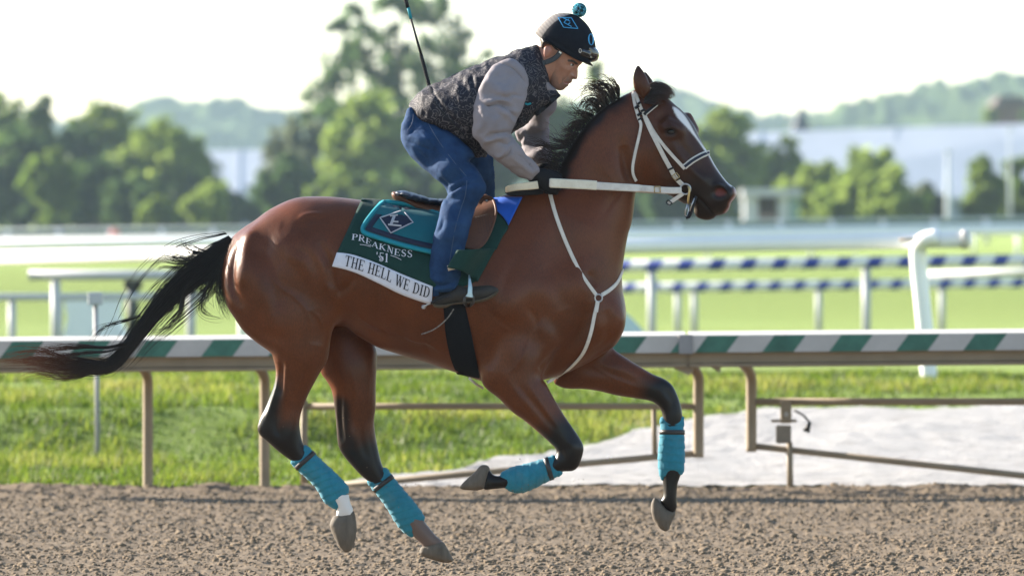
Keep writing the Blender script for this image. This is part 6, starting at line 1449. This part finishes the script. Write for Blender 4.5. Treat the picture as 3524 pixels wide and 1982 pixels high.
jn_st = [(cC((1130, 160), (1180, 215), (1190, 270)), 6, -.008), (cC((1190, 240), (1260, 200), (1350, 160)), 6, .008), (cC((1200, 290), (1280, 230), (1360, 190)), 5, -.007), (cC((1160, 320), (1230, 290), (1320, 240)), 7, .008),
         (cC((1190, 300), (1250, 330), (1340, 330)), 5, -.005), (cC((1100, 480), (1130, 430), (1170, 350)), 7, .006), (cC((1085, 620), (1130, 560), (1150, 480)), 7, -.005),
         (cA((290, 930), (420, 1060), (560, 1200), (640, 1290)), 3, .004), (cA((200, 1040), (300, 1100), (420, 1230)), 10, -.005), (cA((200, 960), (300, 990), (420, 1010)), 7, .005), (cA((190, 1000), (300, 1040), (400, 1080)), 5, -.005),
         (cA((240, 870), (250, 940), (210, 970)), 5, -.004), (cC((1040, 960), (1100, 1010), (1180, 990)), 7, .007), (cC((1050, 1010), (1120, 1050), (1220, 1030)), 6, -.006), (cC((1060, 1080), (1140, 1070), (1240, 1050)), 7, .007),
         (cA((600, 1350), (700, 1300), (760, 1330)), 8, -.006), (cA((300, 850), (400, 960), (560, 1060)), 12, -.004)]
jn_st = [(a_[0], a_[1], a_[2] * 1.3) for a_ in jn_st]
jeans = blob_mesh("jeans", B, m_denim, rider, jn_st, sm=2, extra=folds(.008, .08, (.8, .5, 1.2), 17), noise_amp=.002, noise_scale=.03)
JN = bsurf(B, B.near_map()); m_stitch = simple("denim_seam", (.035, .07, .14), (.02, .045, .10))
strap_on(JN, "side_seam", cC((1345, 170), (1330, 300), (1290, 420), (1250, 560), (1225, 700), (1200, 850)), .0032, m_stitch, jeans, .002, .0015, 8)
strap_on(JN, "side_seam", cA((360, 880), (430, 1000), (540, 1150), (640, 1265)), .0032, m_stitch, jeans, .002, .0015, 8)
strap_on(JN, "pocket_seam", cA((255, 810), (245, 880), (205, 940)), .003, m_stitch, jeans, .002, .0015, 5)
# boots
P_bt = cC((1060, 1180), (1075, 1148), (1120, 1120), (1180, 1100), (1230, 1070), (1270, 1040), (1340, 1058), (1420, 1050), (1540, 1044), (1596, 1066), (1606, 1090), (1572, 1130), (1500, 1168), (1420, 1186), (1300, 1192), (1220, 1200), (1160, 1222), (1095, 1226), (1066, 1208))
P_so = cC((1062, 1196), (1110, 1200), (1180, 1196), (1300, 1176), (1420, 1160), (1520, 1130), (1600, 1085), (1608, 1094), (1576, 1134), (1505, 1172), (1420, 1192), (1310, 1198), (1225, 1206), (1165, 1230), (1095, 1232), (1066, 1216))
def boot(yc):
    B = Blob.around([P_bt], (yc - .08, yc + .08), .005); B.poly(P_bt, yc, .8, 0); o = blob_mesh("boot", B, m_boot, rider, [(cC((1210, 1110), (1240, 1150), (1260, 1190)), 4, -.003), (cC((1290, 1070), (1320, 1110)), 4, -.003)])
    B = Blob.around([P_so], (yc - .09, yc + .09), .004); B.poly(P_so, yc, 3.2, 0); blob_mesh("sole", B, m_sole, o, sm=1)
    P = [Vector(W(*cC(p)[0], yc + dy)) for p, dy in (((1210, 1120), -.052), ((1130, 1150), -.055), ((1062, 1180), -.035), ((1050, 1190), 0))]
    MB().strap(P, [(0, -1, 0), (0, -1, 0), (-.6, -1, 0), (-1, 0, 0)], .010, .004).build("spur_strap", m_blackstrap, o)
    mb = MB(); mb.tube([W(*cC((1060, 1190))[0], yc), W(*cC((1020, 1200))[0], yc), W(*cC((990, 1220))[0], yc)], .004, 8); c_ = W(*cC((986, 1222))[0], yc)
    for i in range(10):
        a = i * .628; mb.tube([c_, (c_[0] + .011 * math.cos(a), c_[1], c_[2] + .011 * math.sin(a))], [.003, .001], 5)
    mb.build("spur", m_steel, o, True); return o
yB = yL - .012
boot(yB); boot(-yB)
# stirrups belong to the saddle
m_stir = simple("pale_metal_stirrup", (.42, .55, .62), (.30, .40, .46), 30, .35, .5, metal=.6)
for yb_ in (yB, -yB):
    f = -1 if yb_ < 0 else 1
    q = lambda p, dy: W(*cC(p)[0], yb_ + f * dy)
    mb = MB(); P = [Vector(q((1362, 945), .02)), Vector(q((1368, 1000), .06)), Vector(q((1372, 1060), .068)), Vector(q((1370, 1110), .07)), Vector(q((1366, 1140), .07))]
    o = mb.strap(P, [(0, f, 0)] * 5, [.005, .010, .019, .021, .034], .008).build("stirrup_iron", m_stir, saddle)
    mb = MB(); mb.tube([q((1328, 1142), .068), q((1400, 1142), .068), q((1395, 1190), .06), q((1370, 1215), .0), q((1340, 1212), -.06), q((1330, 1185), -.065)], .006, 8); mb.tube([q((1328, 1142), .068), q((1322, 1190), .06), q((1345, 1214), .0)], .006, 8)
    mb.build("stirrup_tread", simple("worn_iron", (.09, .085, .08), (.05, .05, .05), 20, .45, .5, metal=.7), saddle, True)
# towel corner flapping over the shin
tri = []
A_, B_, C_, D_ = (np.array(p) for p in cC((1262, 750), (1582, 738), (1432, 1030), (1180, 880)))
for v in np.linspace(0, 1, 12):
    row = []
    for u in np.linspace(0, 1, 16):
        p = (A_ * (1 - u) + B_ * u) * (1 - v) + (D_ * (1 - u) + C_ * u) * v
        p = p + np.array([0, -16 * math.sin(math.pi * u) * v + 8 * math.sin(3 * u + 1) * v])
        ysurf = surf_y(p[0], p[1]) - .02; yleg = yL - .105 - .012 * math.sin(5 * u)
        w = sstep(.45, 1.0, np.array(u)); row.append(W(p[0], p[1], float(yleg * (1 - w) + ysurf * w)))
    tri.append(row)
sheet("turned_corner", tri, m_green, towel, .004)
dn_ = []
for t in np.linspace(0, 1, 8):
    a = D_ * (1 - t) + (D_ * .62 + C_ * .38) * t; a = a + np.array([0, -16 * math.sin(math.pi * t * .38)])
    e = a + np.array([4 + 8 * t, 17 * (1 - t) + 1]); dn_.append([W(a[0], a[1], yL - .106), W(e[0], e[1], yL - .100)])
sheet("hem_lining", dn_, simple("cream_lining", (.62, .56, .48), (.5, .45, .4), 30, .85), towel, .003)
# gloves with five curled fingers each
def glove(wx, wy, yc, f):
    """right/left fist closed on the rein; f=-1 near hand, +1 far hand"""
    o = np.array(W(wx, wy, yc)); B = Blob(o[0] - .05, o[0] + .18, yc - .11, yc + .11, o[2] - .13, o[2] + .08, .0035)
    k = lambda x, y, z: o + np.array([x, -f * y, z])        # y>0 : towards the horse's middle
    B.chain([k(-.01, 0, .008), k(.03, -.002, -.004), k(.068, -.006, -.018)], [.032, .036, .038], .015, ky=.8)
    B.cone(k(.035, 0, -.032), k(.07, -.004, -.045), .026, .028, .02, ky=.85)
    for i in range(4):
        z = -.002 - .0185 * i; L = (.96, 1.05, 1.0, .84)[i]; x0 = .068 - .005 * i
        B.chain([k(x0, -.012, z), k(x0 + .030 * L, -.008, z - .004), k(x0 + .036 * L, .020, z - .007), k(x0 + .008 * L, .034, z - .006), k(x0 - .014, .026, z - .004)], [.0105, .0100, .0095, .0088, .0080], .003)
    B.chain([k(.028, .012, .014), k(.055, .016, .020), k(.082, .012, .014), k(.100, .006, .006)], [.015, .0118, .0108, .0088], .006)
    g = blob_mesh("glove", B, m_glove, rider, sm=1); return g
glove(*cA((1128, 1262))[0], HAND_Y - .008, -1); glove(*cA((1190, 1230))[0], .12, 1)
# head
P_face = cH((862, 935), (836, 958), (812, 985), (803, 1012), (806, 1050), (803, 1100), (801, 1138), (789, 1162), (766, 1172), (740, 1164), (724, 1172), (723, 1190), (709, 1214), (684, 1228), (668, 1237), (669, 1256), (656, 1272), (634, 1283), (617, 1302), (590, 1323), (550, 1333), (505, 1327), (452, 1302), (400, 1240), (360, 1150), (330, 1040), (300, 930), (278, 820), (268, 700), (290, 560), (350, 430), (480, 330), (640, 300), (780, 370), (880, 520), (918, 700), (900, 850))
B = Blob.around([P_face], (-.12, .12), .0032, .10)
kf = [(1990, 230, .60), (1980, 260, .40), (1965, 290, .60), (1920, 300, .68), (1890, 250, .72), (1930, 200, .72), (1950, 100, .76), (1880, 150, .74), (1970, 285, .5), (1935, 310, .60)]
B.poly(P_face, 0, kf, 0)
# neck and the rest of the figure (one continuous body under the clothes)
head_st = [(cH((660, 905), (730, 915), (800, 955)), 5, .005), (cH((672, 950), (720, 958), (765, 965)), 6, -.006), (cH((540, 960), (620, 1010), (690, 1050)), 11, .004), (cH((690, 1120), (715, 1105), (745, 1130)), 5, .005),
           (cH((680, 1075), (645, 1140), (590, 1205)), 4, -.003), (cH((590, 1214), (640, 1222), (690, 1228)), 2.4, -.004), (cH((620, 1245), (650, 1250)), 4, .002), (cH((350, 900), (400, 1060), (480, 1220)), 12, .004), (cH((560, 1080), (540, 1180), (500, 1260)), 14, -.003), (cH((560, 850), (600, 900)), 9, -.003), (cH((745, 1000), (740, 1060)), 5, -.003)]
bx = W(*cA((1160, 470))[0])
bodyP = Blob(W(*cA((150, 0))[0])[0], W(*cA((1560, 0))[0])[0], -.5, .5, W(*cC((0, 1230))[0])[2], W(*cA((0, 60))[0])[2], .009)
a3 = lambda p, y: np.array(W(*cA(p)[0], y))
bodyP.poly([tuple(np.array(p)) for p in P_face], 0, kf, 0, grow=-.006)
bodyP.chain([a3((1230, 330), 0), a3((1150, 480), 0), a3((1060, 520), 0), a3((820, 640), 0), a3((560, 760), 0), a3((360, 880), 0)], [.048, .050, .07, .075, .07, .055], .04)
for s_ in (-1, 1):
    bodyP.chain([a3((980, 500), 0), a3((960, 560), s_ * .15)], [.06, .05], .03)
    bodyP.chain([a3((340, 940), s_ * .07), a3((600, 1200), s_ * .14), a3((660, 1330), abs(yK) * s_ * .98)], [.045, .034, .026], .03)
    bodyP.chain([a3((660, 1330), abs(yK) * s_ * .98), np.array(W(*cC((1190, 700))[0], abs(yL) * s_)), np.array(W(*cC((1150, 1050))[0], abs(yL) * s_))], [.030, .030, .024], .03)
    bodyP.chain([np.array(W(*cC((1150, 1050))[0], abs(yL) * s_)), np.array(W(*cC((1180, 1150))[0], abs(yL) * s_)), np.array(W(*cC((1480, 1110))[0], abs(yL) * s_))], [.028, .022, .016], .02)
bodyP.chain([a3((960, 560), -.19), a3((800, 950), -.24), a3((1120, 1230), -.16), a3((1190, 1270), HAND_Y)], [.035, .028, .020, .020], .02)
bodyP.chain([a3((1150, 720), .17), a3((1110, 960), .23), a3((1150, 1130), .17), a3((1230, 1250), .12)], [.020, .016, .015, .018], .02)
zero = lambda V, Q: {"points": ('FLOAT_COLOR', np.tile([0., 0, 0, 1], (len(V), 1)))}
body = blob_mesh("body", bodyP, m_skin, rider, attrs_fn=zero)
def face_cols(V, Q):
    px, py = PX(V); N = normals(V, Q); blk = np.zeros(len(V)); st = np.zeros(len(V)); lip = np.zeros(len(V)); nz = vnoise(V, .01, 6)
    d, _ = line_dist(np.array(cH((668, 893), (730, 902), (790, 940))), px, py); blk = np.maximum(blk, sstep(5.5, 2.5, d + nz))
    d, _ = line_dist(np.array(cH((685, 940), (735, 955))), px, py); blk = np.maximum(blk, .75 * sstep(3.0, 1.2, d))
    d, _ = line_dist(np.array(cH((700, 1195), (600, 1225), (560, 1310), (440, 1220), (380, 1050))), px, py); st = np.maximum(st, .62 * sstep(30, 8, d + nz * 6))
    d, _ = line_dist(np.array(cH((595, 1216), (690, 1228))), px, py); blk = np.maximum(blk, .6 * sstep(2.2, .8, d)); lip = np.maximum(lip, .6 * sstep(6, 2.5, d) * (px > cH((600, 0))[0][0]))
    d, _ = line_dist(np.array(cH((745, 1152), (765, 1150))), px, py); blk = np.maximum(blk, .7 * sstep(2.5, 1, d))
    return {"points": ('FLOAT_COLOR', np.stack([blk, st, lip, np.ones(len(V))], 1))}
blob_mesh("face", B, m_skin, body, head_st, sm=2, attrs_fn=face_cols)
fs = bsurf(B, B.near_map()); FB = B
m_white_eye = simple("eye_white", (.55, .52, .48), None, 20, .2)
for s_ in (-1, 1):
    c_ = cH((716, 956))[0]; ye = abs(fs(*c_)) - .008
    o = MB().ball(W(c_[0], c_[1], s_ * ye), (.0095, .0105, .0062), 14, 8).build("eye", m_white_eye, body, True)
    MB().ball(W(c_[0] + 3, c_[1], s_ * (ye + .0062)), (.0048, .005, .0050), 10, 6).build("iris", m_eye, o, True)
P_er = cH((302, 770), (312, 705), (350, 676), (395, 688), (422, 735), (408, 790), (375, 835), (330, 848), (305, 815))
for s_ in (-1, 1):
    B = Blob.around([P_er], (-.13 if s_ < 0 else .04, -.04 if s_ < 0 else .13), .003); B.poly(P_er, s_ * .094, .75, 0)
    B.poly(cH((335, 770), (345, 725), (375, 712), (398, 740), (388, 780), (360, 810)), s_ * .118, .6, .004, op='sub')
    def ear_tone(V, Q):
        z = np.zeros(len(V)); return {"points": ('FLOAT_COLOR', np.stack([z, z, z + .35, z + 1], 1))}
    blob_mesh("ear", B, m_skin, body, attrs_fn=ear_tone, sm=1)
P_hr = cH((255, 545), (340, 590), (460, 670), (540, 740), (500, 770), (440, 725), (400, 680), (345, 668), (300, 700), (280, 770), (262, 700), (250, 620))
B = Blob.around([P_hr], (-.12, .12), .004); B.poly(P_hr, 0, 7.5, 0); blob_mesh("hair", B, m_hairm, rider, sm=1, noise_amp=.002, noise_scale=.008)
# helmet
P_hl = cH((240, 545), (262, 560), (320, 602), (400, 645), (480, 702), (560, 758), (650, 812), (750, 868), (850, 912), (940, 925), (1010, 890), (1060, 820), (1070, 720), (1056, 620), (1020, 500), (960, 390), (880, 300), (800, 240), (720, 207), (640, 196), (530, 197), (430, 228), (330, 302), (230, 402), (178, 490), (190, 515))
HX = cH((150, 600), (262, 700), (400, 790), (560, 900), (750, 1000), (900, 1030), (1010, 960), (1068, 820))
P_hx = HX + P_hl[12:]
B = Blob.around([P_hl, HX], (-.18, .18), .0045); B.poly(P_hx, 0, [(1900, 120, 1.22), (1990, 150, 1.05), (1870, 100, 1.2), (2030, 190, .95)], 0)
B.clip(P_hl[:9] + cH((940, 925), (1010, 905), (1300, 700), (1300, 0), (0, 0), (0, 430), (178, 492)))
P_gr = catmull(cH((165, 500), (220, 390), (330, 285), (430, 205), (530, 175), (700, 175), (700, 205), (570, 262), (450, 340), (350, 440), (270, 550), (230, 550)), 4, True)
def helm_cols(V, Q):
    px, py = PX(V); d = poly_sdf(P_gr, px, py); g = sstep(-1.5, 1.5, d); rib = .75 + .25 * (np.sin((px * .75 - py * .65) * .55) > 0)
    return {"points": ('FLOAT_COLOR', np.stack([g * rib, g * 0, g * 0, g * 0 + 1], 1))}
helmet = blob_mesh("helmet", B, m_helm, rider, [(cH((280, 560), (420, 640), (600, 750), (780, 850)), 6, .004), (cH((300, 520), (440, 600), (620, 710), (800, 800)), 3, -.003)], sm=2, attrs_fn=helm_cols)
hs = bsurf(B, B.near_map())
P_pk = cH((850, 890), (905, 935), (960, 955), (1030, 977), (1015, 950), (985, 915), (940, 880))
B = Blob.around([P_pk], (-.1, .1), .004); B.poly(P_pk, 0, 5.0, 0); blob_mesh("peak", B, m_blackstrap, helmet, sm=1)
P_gg = cH((722, 740), (735, 690), (790, 660), (880, 655), (980, 668), (1050, 690), (1095, 735), (1120, 795), (1105, 860), (1085, 892), (1010, 918), (930, 905), (840, 885), (770, 850), (735, 800))
B = Blob.around([P_gg], (-.18, .18), .004); B.poly(P_gg, 0, [(1980, 180, 2.6), (2040, 190, 1.9)], 0)
gog = blob_mesh("goggles", B, m_goggle, helmet, [(cH((760, 700), (870, 690), (1000, 710), (1080, 760)), 4, .005), (cH((900, 720), (990, 760), (1010, 850)), 6, -.005)], sm=1)
gs = bsurf(B, B.near_map())
lens = cH((985, 700), (1060, 725), (1105, 790), (1090, 860), (1030, 890), (985, 850))
V_ = [W(a, c_, gs(a, c_, -.02) - .003) for a, c_ in lens]; mesh("lens", V_, [tuple(range(len(V_)))], simple("smoked_lens", (.10, .11, .11), (.03, .035, .035), 30, .08, .8), gog, smooth=False)
mb = MB(); 
for poly in arc_ring(0, 0, 5.0, 8.0, 2.0, 2.0, 0, 2 * math.pi, 16):
    mb.add([W(cH((838, 748))[0][0] + a, cH((838, 748))[0][1] + c_, gs(*cH((838, 748))[0]) - .004) for a, c_ in poly], [(0, 1, 2, 3)])
mb.build("goggle_mark", m_white, gog)
# diamond, letters
def onh(p, off=.004): return Vector(W(p[0], p[1], hs(p[0], p[1], -.03) - off))
dm = cH((515, 262), (710, 268), (805, 425), (595, 405))
for i in range(4):
    A_, B_ = np.array(dm[i]), np.array(dm[(i + 1) % 4]); P = [onh(A_ + (B_ - A_) * t) for t in np.linspace(0, 1, 6)]
    MB().strap(P, [(0, -1, .6)] * 6, .0032, .0012).build("diamond_edge", m_light, helmet)
for a, e in (((590, 268), (690, 318)), ((640, 292), (600, 335)), ((600, 335), (712, 395)), ((690, 340), (655, 365)), ((655, 300), (670, 285))):
    A_, B_ = np.array(cH(a)[0]), np.array(cH(e)[0]); P = [onh(A_ + (B_ - A_) * t) for t in np.linspace(0, 1, 4)]; MB().strap(P, [(0, -1, .6)] * 4, .0034, .0012).build("monogram_stroke", m_light, helmet)
mb = MB(); oc = cH((998, 583))[0]
for poly in arc_ring(0, 0, 10.0, 20, 4.2, 2.0, 0, 2 * math.pi, 20): mb.add([onh((oc[0] + a + c_ * .04, oc[1] + c_)) for a, c_ in poly], [(0, 1, 2, 3)])
mb.build("helmet_letter", m_light, helmet)
m_chin = simple("charcoal_strap", (.035, .045, .055), (.025, .032, .04), 30, .6)
for s_ in (-1, 1):
    L = catmull(cH((548, 762), (500, 830), (420, 885), (340, 915), (285, 930)), 5)
    P = [Vector(W(a, c_, s_ * (max(abs(fs(a, c_, -.07)), .060) + .004))) for a, c_ in L]
    MB().strap(P, [(0, s_, 0)] * len(P), .021, .005).build("chin_strap", m_chin, helmet)
c_ = cH((545, 775))[0]; MB().box(W(c_[0], c_[1], -.088), (.012, .004, .006), rot=Matrix.Rotation(.7, 3, 'Y')).build("snap", m_steel, helmet)
# pompom of yarn
pc = np.array(W(*cH((826, 152))[0], 0.0)); mbs = [MB(), MB(), MB()]
MB().ball(pc, .022, 12, 8).build("pompom_core", simple("dark_yarn", (.01, .02, .03)), helmet, True)
for i in range(620):
    d = RNG.normal(size=3); d /= np.linalg.norm(d); e = pc + d * .029; t = np.cross(d, RNG.normal(size=3)); t /= np.linalg.norm(t)
    mbs[i % 3].tube([pc + d * .016, e - t * .002, e + t * .004], [.0016, .0022, .0018], 4)
pom = mbs[0].build("pompom", simple("teal_yarn", (.02, .30, .38), (.015, .22, .3), 50, .9), helmet, True); pom["kind"] = "stuff"
p2_ = mbs[1].build("dark_strands", simple("black_yarn", (.008, .014, .02), None, 50, .9), pom, True); p2_["kind"] = "stuff"
p3_ = mbs[2].build("light_strands", simple("sky_yarn", (.12, .45, .62), None, 50, .9), pom, True); p3_["kind"] = "stuff"
# riding whip tucked behind the back
whip = empty("riding_whip", (0, 0, 0), "black riding whip with a teal band tucked upright behind the vest", "whip")
wp = lambda *p: [W(*cG(q_)[0], .06) for q_ in p]
MB().tube(wp((1012, -30), (1022, 6), (1026, 20)), [.007, .0085, .0075], 10).build("flap", m_blackstrap, whip, True)
MB().tube(wp((1027, 20), (1034, 48)), .0068, 10).build("band", m_tealedge, whip, True)
MB().tube(wp((1033, 46), (1048, 98), (1060, 140)), [.0045, .005, .006], 10).build("shaft", m_blackstrap, whip, True)
mb = MB(); L = [np.array(cG((1059, 138))[0]) * (1 - t) + np.array(cG((1086, 240))[0]) * t for t in np.linspace(0, 1, 42)]
mb.tube([W(a, c_, .06) for a, c_ in L], [.0075 + .0016 * (i % 3 == 0) for i in range(42)], 10); mb.build("grip", m_blackstrap, whip, True)
# cord hanging from the girth
L = catmull([(a, c_) for a, c_ in cK((215, 895), (170, 960), (100, 1020), (40, 1050), (0, 1062))], 8)
cord = MB().tube([W(a, c_, surf_y(a, c_) - .03) for a, c_ in L], .0028, 6).build("cord", simple("flecked_cord", (.05, .045, .045), (.35, .33, .3), 120, .8), None, True)
tag(cord, "thin dark cord trailing below the boot from the girth", "cord")
# specks of dirt thrown up behind the hooves
mb = MB(); rs = np.random.default_rng(5)
for i in range(260):
    a = rs.uniform(60, 1500); hgt = rs.gamma(1.6, 60); q_ = W(*cG((a, 1300 - min(hgt, 420)))[0], rs.normal(.1, .35)); r_ = rs.uniform(.0012, .0032)
    mb.ball(q_, (r_, r_, r_ * .8), 5, 3)
o = mb.build("flying_dirt", m_dirt); tag(o, "tiny clods of dirt thrown up behind the hooves", "dirt", kind="stuff")
